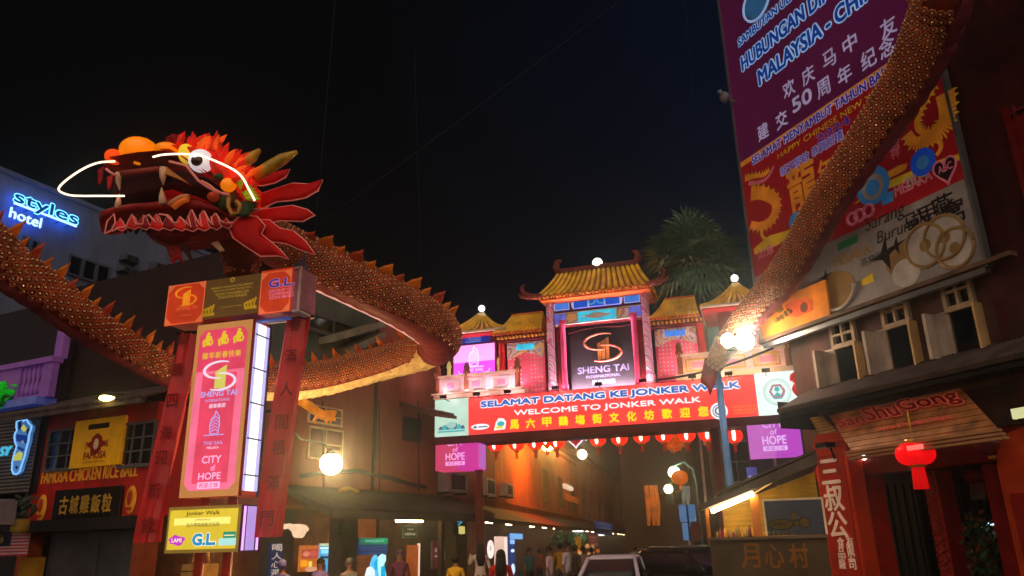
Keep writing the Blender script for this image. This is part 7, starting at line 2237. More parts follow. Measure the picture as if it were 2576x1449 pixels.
# ------------------------------------------------------------------ tall banner above
BN = RB.shift(.35)
bu0 = BN.uv((1905, 850))[0]; bu1 = BN.uv((2465, 690))[0]
bb0 = BN.uv((2200, 770))[1]
def bv(p): return BN.uv(p)[1]
hb = thing('tall_banner', 'tall crimson and purple banner with blue lettering on the near shophouse', 'banner', BN.pt((bu0 + bu1) / 2, bb0, 0))
vA = bv(c10(1500, 430)); vB_ = bv(cb(700, 930)); vTop = 14.6
eL = BN.uv((1822, 20))[0]
bu0 = (bu0 + eL) / 2
bu1 = BN.uv((2440, 500))[0]
b = MB()
b.box(BN, bu0, bu1, vB_, vTop, -.04, 0, 0); b.box(BN, bu0, bu1, vA, vB_ - .001, -.04, .0, 1); b.box(BN, bu0, bu1, bb0, vA - .001, -.04, .0, 2)
b.box(BN, bu0 - .05, bu0, bb0, vTop, -.1, .03, 3); b.box(BN, bu1, bu1 + .05, bb0, vTop, -.1, .03, 3); b.box(BN, bu0, bu1, bb0 - .08, bb0, -.1, .03, 3)
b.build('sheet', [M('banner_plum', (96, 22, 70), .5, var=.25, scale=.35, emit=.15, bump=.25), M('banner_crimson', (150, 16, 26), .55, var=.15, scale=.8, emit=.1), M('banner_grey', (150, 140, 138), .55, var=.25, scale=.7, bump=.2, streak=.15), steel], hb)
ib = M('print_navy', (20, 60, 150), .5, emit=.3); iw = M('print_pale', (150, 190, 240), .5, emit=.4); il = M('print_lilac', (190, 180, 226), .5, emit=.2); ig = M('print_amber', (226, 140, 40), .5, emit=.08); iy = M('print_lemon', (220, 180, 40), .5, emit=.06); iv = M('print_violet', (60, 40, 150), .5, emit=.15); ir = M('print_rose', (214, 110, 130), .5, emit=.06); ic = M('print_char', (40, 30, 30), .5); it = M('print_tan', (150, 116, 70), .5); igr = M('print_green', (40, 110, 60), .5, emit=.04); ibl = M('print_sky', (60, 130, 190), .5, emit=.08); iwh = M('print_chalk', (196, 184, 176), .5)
mats_b = [ib, iw, il, ig, iy, iv, ir, ic, it, igr, ibl, iwh]
b = MB()
def bt(body, bl, tl, w_, mi, off=.02, out=None, shear=0.0):
    u0, v0 = BN.uv(bl); v1 = BN.uv(tl)[1]
    tbox(b, BN, body, u0, u0 + w_, v0, v1, .004, mi, off, outline=out, shear=shear, dw=.003)
def bun(p): return BN.uv(p)
# three lines of malay, outlined
p = bun(cb(212, 360)); q = bun(cb(212, 290)); kx = (bun(cb(560, 115))[0] - p[0])
tbox(b, BN, 'SAMBUTAN ULANG TAHUN', p[0], p[0] + kx * 2.15, p[1], q[1], .004, 0, .03, outline=(1, .06), dw=.003)
p = bun(cb(240, 545)); q = bun(cb(232, 430)); kx = (bun(cb(715, 225))[0] - p[0])
tbox(b, BN, 'HUBUNGAN DIPLOMATIK', p[0], p[0] + kx * 2.15, p[1], q[1], .004, 0, .03, outline=(1, .055), dw=.003)
p = bun(cb(368, 655)); q = bun(cb(360, 530)); kx = (bun(cb(835, 330))[0] - p[0])
tbox(b, BN, 'MALAYSIA - CHINA', p[0], p[0] + kx * 1.95, p[1], q[1], .004, 0, .03, outline=(1, .055), dw=.003)
ring(b, BN, *bun(cb(345, 20)), .42, .03, .01, 1, 26)
b.prism(BN, circ(*bun(cb(345, 20)), .36, 24), .003, .006, 10)
for ch, x, y in (('欢', 590, 665), ('庆', 735, 565), ('马', 895, 440), ('中', 1050, 325), ('友', 1340, 200), ('建', 395, 990), ('交', 535, 900), ('周', 850, 660), ('年', 1010, 560), ('纪', 1190, 440), ('念', 1330, 350)):
    u, v = bun(cb(x, y)); tbox(b, BN, ch, u - .17, u + .17, v - .2, v + .18, .004, 2, .025)
u, v = bun(cb(625, 870)); u2 = bun(cb(780, 760))[0]; tbox(b, BN, '50', u, u2 - .02, v + .02, v + .36, .004, 2, .03)
b.box(BN, bu0 + .02, bu1 - .02, vB_ - .06, vB_ + .06, .002, .006, 3)
p = bun(cb(318, 1250)); v1 = bun(cb(318, 1190))[1]; kx = bun(cb(900, 840))[0] - p[0]
tbox(b, BN, 'SELAMAT MENYAMBUT TAHUN BARU CINA', p[0], p[0] + kx * 1.95, p[1] - .0, v1 + .02, .008, 5, .03, outline=(2, .05), dw=.003)
p = bun(cb(510, 1205)); v1 = bun(cb(510, 1160))[1]; kx = bun(cb(1110, 830))[0] - p[0]
tbox(b, BN, 'HAPPY CHINESE NEW YEAR', p[0], p[0] + kx * 1.35, p[1], v1, .008, 4, .0)
p = bun(cb(535, 1335)); kx = bun(cb(890, 1125))[0] - p[0]
tbox(b, BN, '新天開啟 恭賀新禧', p[0], p[0] + kx * 1.3, p[1], p[1] + .2, .008, 5, .02, outline=(2, .05), dw=.003)
p = bun(cb(805, 1090)); tbox(b, BN, '2024', p[0], p[0] + .85, p[1], p[1] + .18, .008, 5, .02, outline=(6, .05), dw=.003)
u, v = bun(c10(610, 280)); tbox(b, BN, '龍', u - .4, u + .4, v - .5, v + .55, .008, 3, .03)
u, v = bun(c10(800, 120)); tbox(b, BN, '年', u - .2, u + .25, v - .35, v + .2, .008, 3, .03)
for k, ch in enumerate('吉祥'): u, v = bun(cb(1395, 1095 + 60 * k)); tbox(b, BN, ch, u - .1, u + .1, v - .1, v + .1, .008, 6, .02)
# printed dragons: tapering gold coils with a comb along the back
def coil(cc, pts, rad, mi, teeth=True):
    P = [bun(cc(x, y)) for x, y in pts]
    Q = [(cat(V((*P[max(0, i - 1)], 0)), V((*P[i], 0)), V((*P[i + 1], 0)), V((*P[min(len(P) - 1, i + 2)], 0)), t / 6)) for i in range(len(P) - 1) for t in range(6)]
    for i in range(len(Q) - 1):
        r0 = rad * (1 - .5 * i / len(Q))
        d = (Q[i + 1] - Q[i]).normalized(); n_ = V((-d.y, d.x, 0))
        a_ = [Q[i] + n_ * r0, Q[i] - n_ * r0, Q[i + 1] - n_ * r0, Q[i + 1] + n_ * r0]
        b.add([BN.pt(k_.x, k_.y, .009) for k_ in a_], [(0, 1, 2, 3)], mi)
        if teeth and i % 2 == 0:
            t_ = [Q[i] + n_ * r0, Q[i] + n_ * (r0 + .07) + d * .03, Q[i + 1] + n_ * r0]
            b.add([BN.pt(k_.x, k_.y, .0095) for k_ in t_], [(0, 1, 2)], 4)
coil(c10, [(180, 340), (260, 330), (370, 380), (390, 470), (340, 570), (250, 610), (170, 590)], .16, 3)
coil(c10, [(270, 640), (280, 700), (360, 740)], .05, 4, False)
coil(c10, [(130, 215), (210, 190), (290, 180), (340, 130)], .06, 3)
coil(c10, [(160, 250), (250, 240), (320, 200), (380, 90)], .05, 6, False)
coil(cb, [(1770, 700), (1790, 850), (1750, 980), (1640, 1050), (1540, 1080), (1480, 1000)], .17, 3)
coil(cb, [(1690, 640), (1600, 800), (1560, 940), (1600, 1000), (1700, 980), (1730, 900)], .07, 3)
coil(cb, [(1600, 1060), (1720, 1060), (1740, 1120), (1700, 1180)], .06, 3, False)
# yellow swoosh, clouds and badges near the foot
def bpoly(cc, pts, mi, w_=.006): b.prism(BN, [bun(cc(x, y)) for x, y in pts], .002, w_, mi)
bpoly(c10, [(200, 800), (330, 690), (500, 640), (560, 560), (560, 620), (420, 760), (210, 850)], 4)
bpoly(c10, [(1040, 430), (1150, 320), (1330, 230), (1560, 130), (1800, 40), (1935, 0), (1945, 50), (1820, 90), (1650, 150), (1400, 270), (1200, 340)], 4)
for x, y, rr_, mi in ((1200, 270, .36, 10), (1200, 280, .24, 11), (1200, 285, .15, 10), (1620, 70, .24, 0), (1620, 75, .12, 10), (560, 570, .2, 10)):
    b.prism(BN, circ(*bun(c10(x, y)), rr_, 22), .007 + .001 * (.4 - rr_), .009 + .012 * (.4 - rr_), mi)
bpoly(c10, [(1270, 230), (1330, 150), (1420, 100), (1490, 80), (1480, 130), (1400, 180), (1330, 210)], 3, .008)
bpoly(c10, [(1270, 350), (1370, 310), (1375, 400), (1280, 435)], 10, .01)
p = bun(c10(1390, 370)); tbox(b, BN, 'MELAKA', p[0], p[0] + .75, p[1], p[1] + .2, .008, 6, .03)
p = bun(c10(1480, 300)); tbox(b, BN, '2024', p[0], p[0] + .45, p[1], p[1] + .2, .008, 11, .03)
hh = bun(c10(1810, 135)); hx = []
for k in range(24):
    t = 2 * PI * k / 24; hx.append((hh[0] + .013 * 16 * math.sin(t) ** 3, hh[1] + .0155 * (13 * math.cos(t) - 5 * math.cos(2 * t) - 2 * math.cos(3 * t) - math.cos(4 * t))))
b.prism(BN, hx, .003, .007, 7); b.tube([BN.pt(a_, e_, .009) for a_, e_ in hx + hx[:1]], .02, 5, 6)
tbox(b, BN, 'ABC', hh[0] - .13, hh[0] + .13, hh[1] - .03, hh[1] + .1, .01, 6, .02)
for k, (x, y) in enumerate(((1030, 550), (1090, 520), (1165, 480))): ring(b, BN, *bun(c10(x, y)), .11, .03, .008, 6, 12)
p = bun(c10(240, 890)); tbox(b, BN, '如意', p[0], p[0] + .5, p[1] - .02, p[1] + .2, .01, 6, .02)
# grey strip: brushed writing, swallows, bowls, bottles
p = bun(c10(1150, 690)); tbox(b, BN, 'Sarang', p[0], p[0] + .85, p[1] + .0, p[1] + .32, .004, 7, .0, shear=.25)
p = bun(c10(1230, 720)); tbox(b, BN, 'Burung', p[0], p[0] + .85, p[1] - .16, p[1] + .12, .004, 7, .0, shear=.25)
for ch, x, y in (('马', 1520, 570), ('六', 1590, 530), ('甲', 1660, 505), ('燕', 1790, 440), ('窝', 1870, 490)):
    u, v = bun(c10(x, y)); s_ = .15 if ch in '马六甲' else .2; tbox(b, BN, ch, u - s_, u + s_, v - s_, v + s_, .004, 7, .02)
p = bun(c10(1500, 650)); tbox(b, BN, "Bird's Nest", p[0], p[0] + .95, p[1], p[1] + .16, .004, 7, .02)
bpoly(c10, [(905, 760), (1070, 680), (1075, 740), (910, 820)], 9)
p = bun(c10(880, 960)); tbox(b, BN, 'MELAKA', p[0], p[0] + .85, p[1], p[1] + .18, .004, 8, .04)
p = bun(c10(1105, 960)); tbox(b, BN, '燕窝屋', p[0], p[0] + .5, p[1], p[1] + .16, .004, 7, .0)
def swallow(x, y, s_):
    u, v = bun(c10(x, y)); b.prism(BN, [(u - .3 * s_, v + .02), (u - .05 * s_, v + .06 * s_), (u + .1 * s_, v + .32 * s_), (u + .1 * s_, v + .08 * s_), (u + .4 * s_, v + .1 * s_), (u + .12 * s_, v - .02 * s_), (u + .1 * s_, v - .3 * s_), (u - .04 * s_, v - .06 * s_)], .002, .005, 7)
swallow(1290, 860, 1.0); swallow(1390, 780, .55); swallow(800, 1040, .5)
for x, y, rr_ in ((1640, 770, .36), (1800, 700, .36), (1890, 790, .32)):
    b.prism(BN, circ(*bun(c10(x, y)), rr_, 22), .002 + .002 * (x == 1800), .005 + .002 * (x == 1800), 11); ring(b, BN, *bun(c10(x, y)), rr_, .03, .008, 8, 22); b.prism(BN, circ(*bun(c10(x, y)), rr_ * .3, 10), .008, .011, 8)
b.prism(BN, circ(*bun(c10(1510, 870)), .5, 20, .3), .002, .0045, 8); b.prism(BN, circ(*bun(c10(1480, 1000)), .28, 16, .24), .005, .008, 11)
b.prism(BN, circ(*bun(c10(890, 1150)), .46, 20, .36), .002, .005, 8); ring(b, BN, *bun(c10(890, 1150)), .44, .04, .01, 11, 20, .36, PI, 2 * PI)
bpoly(c10, [(1105, 1060), (1200, 1000), (1210, 1070), (1110, 1110)], 4)
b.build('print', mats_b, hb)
# orange poster strip at the foot of the banner
OP = RB.shift(.42)
po = [c20(600, 740), c20(1050, 330), c20(1140, 220), c20(1300, 300), c20(1330, 480), c20(1505, 600), c20(1500, 690), c20(660, 1000), c20(600, 880)]
q0 = OP.uv(c20(600, 860))[0]; q1 = OP.uv((2080, 810))[0]
v0 = OP.uv(c20(1000, 880))[1]; v1 = OP.uv(c20(1050, 340))[1]
ob = thing('orange_poster', 'glowing orange poster strip behind the dragon tail, under the tall banner', 'poster', OP.pt((q0 + q1) / 2, v0, 0))
b = MB(); b.box(OP, q0 - .1, q1 + .1, v0, v1, -.05, 0, 0); b.box(OP, q0 - .15, q1 + 3.6, v0 - .07, v0, -.12, .04, 1)
b.build('sheet', [M('poster_orange', (236, 140, 40), .5, var=.25, scale=2), timber], ob)
b = MB()
def opoly(pts, mi, w_=.006): b.prism(OP, [OP.uv(c20(x, y)) for x, y in pts], .002, w_, mi)
opoly([(910, 530), (1060, 450), (1300, 440), (1320, 600), (1100, 700), (960, 690)], 0)
opoly([(770, 560), (860, 530), (900, 600), (850, 640), (790, 630)], 1, .008)
for k in range(4): b.tube([OP.pt(*OP.uv(c20(780 + 60 * k + 10 * j, 740 - 40 * k + 30 * math.sin(j * 1.4 + k)), 0), .012) for j in range(6)], .03, 5, 1)
b.prism(OP, circ(*OP.uv(c20(1190, 560)), .1, 10), .008, .012, 2)
b.build('print', [M('poster_rust', (226, 92, 40), .5), M('poster_olive', (140, 110, 30), .5), M('poster_brown', (110, 50, 30), .5)], ob)
# cctv arm by the banner
c = at(1822, 245, 15.2)
b = MB(); b.tube([c, c + V((.7, .5, 0))], .03, 6); b.ball(c, (.12, .1, .14), 0, 10, 6); b.tube([c, c + V((-.14, -.1, .12))], .05, 8)
tag(b.build('camera_arm', M('cam_grey', (120, 116, 120), .5)), 'small grey camera on an arm at the edge of the tall banner', 'camera')
# edge window upper right
u, v = RB.uv((2560, 300), .2)
r = (u - .1, u + .9, v - .8, v + .25)
eb = thing('edge_shutter', 'dim red lit lattice window frame on the dark wall past the banner', 'window', RB.pt(u, v - .8, .2))
b = MB(); b.box(RB, r[0], r[1], r[2], r[2] + .85, .13, .2); b.box(RB, r[0] - .08, r[0], r[2] - 1.5, r[3], .13, .24); b.build('frame', M('frame_scarlet', (110, 16, 14), .5), eb)
b = MB()
for k in range(3): b.box(RB, r[0] + .05 + k * .3, r[0] + .08 + k * .3, r[2] + .86, r[3], .14, .2)
b.box(RB, r[0], r[1], r[3] - .12, r[3] - .09, .14, .2); b.build('lattice', M('lattice_red', (120, 40, 36), .5), eb)

# ------------------------------------------------------------------ snack stall with a slanting roof
stall = thing('snack_stall', 'small timber snack stall with a slanting roof and a dark counter', 'stall', K.pt(0, 0, -.4))
plank_y = M('plank_yellow', (206, 160, 44), .5, var=.3, scale=2, wave=('Z', 4.0, .4), bump=.4)
counter_m = M('counter_brown', (92, 72, 48), .55, var=.2, scale=1.5)
ku0, ku1 = K.uv(c8(812, 1030))[0], K.uv(c8(2075, 1015))[0]
ct = K.uv(c8(1400, 1022))[1]
b = MB(); b.box(K, ku0, ku1, .05, ct - .04, -.9, 0, 0); b.box(K, ku0 - .04, ku1 + .02, ct - .04, ct, -.95, .06, 1); b.box(K, ku0, ku1, .0, .05, -.85, -.05, 1); b.build('counter', [counter_m, M('counter_top', (120, 96, 70), .4)], stall)
b = MB(); b.prism(K, [(ku0 + .2, ct), (ku1 + .02, ct), (ku1 + .02, 2.72), (ku0 + .2, 2.2)], -1.0, -.92)
b.build('plank_wall', plank_y, stall)
rl0 = K.uv(c8(700, 690)); rr0 = K.uv(c8(1965, 125))
b = MB(); RX = Ax(K.pt(0, 0, 0), K.a, V((0, 0, 1)), K.n)
b.prism(K, [rl0, rr0, (rr0[0], rr0[1] - .17), (rl0[0], rl0[1] - .09)], -1.3, .12)
b.prism(K, [(rl0[0] + .3, rl0[1] + .16), (rr0[0], rr0[1] + .02), (rr0[0], rr0[1] + .06), (rl0[0] + .3, rl0[1] + .2)], -1.2, .05)
b.build('roof', M('stall_roof', (96, 78, 62), .7, var=.25, scale=2), stall)
b = MB()
for x in (795, 1330):
    u = K.uv(c8(x, 900))[0]; wd = .05 if x < 1000 else .13
    b.box(K, u - wd * .5, u + wd * .5, ct, K.uv(c8(x, 560 if x > 1000 else 700))[1], -.2, -.1)
b.build('post', M('post_amber', (176, 104, 34), .5, var=.2), stall)
b = MB()
p, q = K.uv(c8(835, 752), -.05), K.uv(c8(1290, 560), -.05)
b.tube([K.pt(*p, -.05), K.pt(*q, -.05)], .035, 8, 0)
p2 = K.uv(c8(1490, 440), -.05); b.tube([K.pt(*q, -.05), K.pt(*p2, -.05)], .012, 6, 1)
b.build('tube_light', [glow('stall_tube', (255, 222, 170), 34), glow('stall_strip', (230, 170, 90), .9)], stall)
b = MB()
rnd = random.Random(3)
for k in range(14):
    u = ku0 + .1 + .042 * k; h_ = rnd.uniform(.07, .2); r_ = rnd.uniform(.014, .03)
    b.lathe(K.pt(u, ct, -.3 - rnd.uniform(0, .3)), [(r_, 0), (r_ * 1.1, h_ * .1), (r_, h_ * .7), (r_ * .5, h_ * .8), (r_ * .55, h_)], 10, rnd.randrange(3))
tag(b.build('jar_row', [M('jar_amber', (200, 130, 40), .3, var=.3), M('jar_maroon', (120, 44, 56), .4), M('jar_olive', (120, 104, 50), .4)]), 'row of jars and tins on the stall counter under the tube light', 'jars')
# glass board on the counter
tv = thing('glass_board', 'dark glass board in a cream frame with a gold oval emblem on the stall', 'board', K.pt(*K.uv(c8(1700, 1010))))
r = (K.uv(c8(1400, 640))[0], K.uv(c8(2045, 800))[0], ct + .01, K.uv(c8(1700, 630))[1])
b = MB(); b.box(K, r[0], r[1], r[2], r[3], -.14, -.06); b.build('panel', M('board_glass', (24, 30, 46), .12, var=.3, scale=1), tv)
b = MB()
for (x0, x1, y0, y1) in ((r[0] - .03, r[0], r[2], r[3] + .03), (r[1], r[1] + .03, r[2], r[3] + .03), (r[0], r[1], r[3], r[3] + .03)): b.box(K, x0, x1, y0, y1, -.14, -.04)
b.build('frame', M('frame_cream', (226, 190, 140), .5, emit=.1), tv)
b = MB()
u, v = K.uv(c8(1580, 890), -.05); b.prism(K, circ(u, v, .19, 22, .085), -.058, -.05, 0); ring(b, K, u, v, .18, .008, -.046, 1, 24, .077)
tbox(b, K, 'Jonker', u - .13, u + .12, v - .03, v + .035, -.046, 1, .01)
for x, y, rx, ry in ((1725, 800, .05, .06), (1840, 870, .075, .08), (1760, 880, .05, .04)):
    uu, vv = K.uv(c8(x, y), -.05); b.prism(K, circ(uu, vv, rx, 16, ry), -.056, -.048, 0); ring(b, K, uu, vv, rx, .006, -.045, 1, 16, ry)
for k in range(6):
    uu, vv = K.uv(c8(1460 + 50 * k, 985), -.05); b.box(K, uu - .02, uu + .015, vv - .02, vv + .025, -.058, -.05, 0)
b.build('emblem', [M('emblem_olive', (110, 92, 40), .5), M('emblem_dim', (60, 50, 26), .5)], tv)
b = MB()
for ch, x in (('月', 1255), ('心', 1510), ('村', 1780)):
    u, v = K.uv(c8(x, 1230), .01); tbox(b, K, ch, u - .14, u + .14, v - .18, v + .18, .004, 0, .03, ext=.012)
tpx(b, K, 'CHICKEN KAMPUNG', c8(1270, 1440), c8(1900, 1440), c8(1270, 1395), .004, 1, .02, ext=.008)
b.build('lettering', [M('letter_bronze', (150, 92, 30), .5), M('letter_dim', (110, 80, 34), .5)], stall)

# ------------------------------------------------------------------ people
skin_m = M('skin', (124, 82, 64), .6, var=.08)
hair_m = M('hair_black', (30, 22, 20), .5, var=.2)
def person(px, py, Y, yaw, label, shirt, pants, hair='short', raise_arm=False, lean=0.0, hair_mat=None):
    top = at(px, py, Y)
    H = min(1.84, max(1.5, top.z))
    base = V((top.x, top.y, 0))
    t = thing('person', label, 'person', base)
    k = H / 1.72
    vs = []; es = []; rad = []
    def v(x, y, z, r, pr=None):
        vs.append((x * k, y * k, z * k)); rad.append(r * k)
        if pr is not None: es.append((pr, len(vs) - 1))
        return len(vs) - 1
    pel = v(0, 0, .95, .13); wa = v(0, .0 + lean * .3, 1.1, .12, pel); ch = v(0, lean * .6, 1.3, .145, wa); sh = v(0, lean * .8, 1.4, .12, ch)
    nk = v(0, lean, 1.48, .052, sh); hd0 = v(0, lean - .01, 1.56, .078, nk); hd1 = v(0, lean - .012, 1.64, .088, hd0); hd2 = v(0, lean - .005, 1.69, .06, hd1)
    for s_ in (-1, 1):
        a = v(s_ * .17, lean * .8, 1.38, .062, sh)
        if raise_arm and s_ == 1:
            e = v(s_ * .26, lean - .12, 1.22, .042, a); w_ = v(s_ * .2, lean - .28, 1.42, .03, e); d = (-.0, -.03, .09)
        else:
            e = v(s_ * .24, lean * .5 + .01, 1.12, .042, a); w_ = v(s_ * .25, lean * .3 - .06, .88, .03, e); d = (0, -.02, -.09)
        pm = v(vs[w_][0] / k + d[0] * .5, vs[w_][1] / k + d[1] * .5, vs[w_][2] / k + d[2] * .5, .03, w_)
        for f in range(4):
            o = (f - 1.5) * .017
            L = (.07, .08, .078, .062)[f]
            f1 = v(vs[pm][0] / k + o * .4, vs[pm][1] / k + o + d[1] * .3, vs[pm][2] / k + d[2] * .5, .0095, pm)
            v(vs[f1][0] / k - .01 * s_, vs[f1][1] / k + d[1] * .3, vs[f1][2] / k + L * (1 if d[2] > 0 else -1) * .6, .0085, f1)
        th = v(vs[pm][0] / k, vs[pm][1] / k - .035, vs[pm][2] / k + d[2] * .1, .011, pm)
        v(vs[th][0] / k, vs[th][1] / k - .02, vs[th][2] / k + d[2] * .35, .009, th)
        hp = v(s_ * .09, 0, .88, .1, pel); kn = v(s_ * .1, -.02, .5, .06, hp); an = v(s_ * .1, .02, .09, .042, kn); v(s_ * .11, -.1, .04, .04, an)
    me = bpy.data.meshes.new('body'); me.from_pydata(vs, es, [])
    ob = bpy.data.objects.new('body', me); COL.objects.link(ob)
    sk = ob.modifiers.new('skin', 'SKIN')
    for i, q in enumerate(me.skin_vertices[0].data): q.radius = (rad[i], rad[i]); q.use_root = (i == 0)
    ob.modifiers.new('sub', 'SUBSURF').levels = 1
    dg = bpy.context.evaluated_depsgraph_get()
    m2 = bpy.data.meshes.new_from_object(ob.evaluated_get(dg))
    ob.modifiers.clear(); ob.data = m2
    m2.materials.clear()
    for q in (skin_m, shirt, pants, hair_m): m2.materials.append(q)
    for p in m2.polygons:
        c = p.center; z = c.z / k
        arm = abs(c.x / k) > .2 and z < 1.3
        hand = arm and (z < 1.12 or (c.y / k < lean - .13))
        if z > 1.455: mi = 0
        elif hand and abs(c.x / k) > .17: mi = 0
        elif z > .93: mi = 1
        elif z > .08: mi = 2
        else: mi = 3
        p.material_index = mi; p.use_smooth = True
    ob.parent = t
    t.rotation_euler = (0, 0, yaw)
    b = MB()
    hc = V((0, (lean - .0) * k, 1.63 * k))
    b.ball(hc + V((0, .018 * k, .022 * k)), (.098 * k, .108 * k, .108 * k), 0, 16, 10)
    if hair == 'long':
        b.loft([(hc + V((0, .03 * k, .02 * k)), V((.1 * k, 0, 0)), V((0, .08 * k, 0))), (hc + V((0, .06 * k, -.14 * k)), V((.115 * k, 0, 0)), V((0, .075 * k, 0))), (hc + V((0, .085 * k, -.3 * k)), V((.12 * k, 0, 0)), V((0, .06 * k, 0))), (hc + V((0, .09 * k, -.46 * k)), V((.07 * k, 0, 0)), V((0, .03 * k, 0)))], 0, 14)
    o = MB.build(b, 'hair', hair_mat or hair_m)
    loc = o.location.copy(); o.parent = t; o.location = loc
    b = MB()
    b.ball(hc + V((0, -.096 * k, -.02 * k)), (.014 * k, .018 * k, .022 * k), 0, 8, 6)
    for s_ in (-1, 1):
        b.ball(hc + V((s_ * .032 * k, -.08 * k, .005 * k)), (.012 * k, .008 * k, .007 * k), 1, 8, 5); b.ball(hc + V((s_ * .094 * k, .01 * k, -.015 * k)), (.012 * k, .022 * k, .032 * k), 0, 8, 6)
    b.ball(hc + V((0, -.083 * k, -.062 * k)), (.026 * k, .01 * k, .008 * k), 2, 8, 5)
    o = b.build('face', [skin_m, hair_m, M('lip', (130, 66, 60), .5)])
    loc = o.location.copy(); o.parent = t; o.location = loc
    return t
def C_(n, c, e=0.0): return M(n, c, .75, var=.12, emit=e)
jeans = C_('jeans_navy', (40, 44, 66)); blackp = C_('trousers_black', (28, 26, 28)); greyp = C_('trousers_grey', (96, 90, 92))
person(1207, 1366, 21, PI + .2, 'woman with long dark hair in a white top, seen from behind by the gate post', C_('top_white', (200, 180, 172)), blackp, 'long', True)
person(1259, 1386, 15.5, PI, 'person with long black hair in a red shirt, seen from behind', C_('shirt_red', (170, 16, 24)), blackp, 'long')
person(1381, 1376, 24, R(70), 'person in a pale pink shirt standing in profile in the street', C_('shirt_pink', (210, 176, 184)), C_('skirt_pink', (170, 130, 150)))
person(1407, 1368, 27, PI, 'person in a mustard yellow shirt behind the pale pink shirt', C_('shirt_yellow', (190, 140, 24)), jeans)
person(1421, 1364, 23.5, R(60), 'tall person in a white shirt and light trousers looking down', C_('shirt_white', (206, 190, 200)), greyp, 'short', False, -.06)
person(1446, 1372, 25, R(120), 'person in dark olive clothes next to the tall one in white', C_('shirt_olive', (60, 56, 46)), blackp)
person(1466, 1376, 27.5, R(20), 'person in a pale grey top beside the white car', C_('shirt_grey', (150, 128, 124)), jeans)
person(1005, 1384, 18.5, R(10), 'person in plum clothes standing before the orange door', C_('shirt_plum', (96, 44, 70)), C_('trousers_plum', (60, 34, 50)), 'short', hair_mat=M('hair_plum', (70, 50, 66), .6))
person(1146, 1402, 17.5, PI - .3, 'person in a yellow shirt, half hidden, beside the red gate post', C_('shirt_gold', (190, 150, 30)), jeans)
person(880, 1418, 16.0, R(30), 'grey haired person low in front of the olive pillar', C_('shirt_ash', (110, 104, 100)), greyp, 'short', hair_mat=M('hair_grey', (70, 66, 66), .7))
person(806, 1416, 17, R(-20), 'person in a lilac shirt in front of the orange menu display', C_('shirt_lilac', (130, 110, 170)), jeans)
person(710, 1424, 15.5, PI, 'person in a violet hat and top near the blue vertical banner', C_('shirt_violet', (96, 90, 150)), jeans, hair_mat=M('hat_violet', (110, 100, 160), .6))
person(1488, 1379, 31, PI - .4, 'person in a dark blue shirt far down the street behind the menu board', C_('shirt_navy', (44, 56, 96)), blackp)
person(1330, 1380, 29, R(30), 'person in a teal shirt standing by the blue kiosk', C_('shirt_teal', (40, 110, 120)), blackp, 'long')
person(1355, 1383, 33, PI, 'person in a brick coloured shirt far back under the red street canopy', C_('shirt_brick', (150, 70, 50)), jeans)
person(1596, 1372, 30, R(200), 'person in a beige shirt behind the white car', C_('shirt_beige', (176, 150, 120)), greyp)

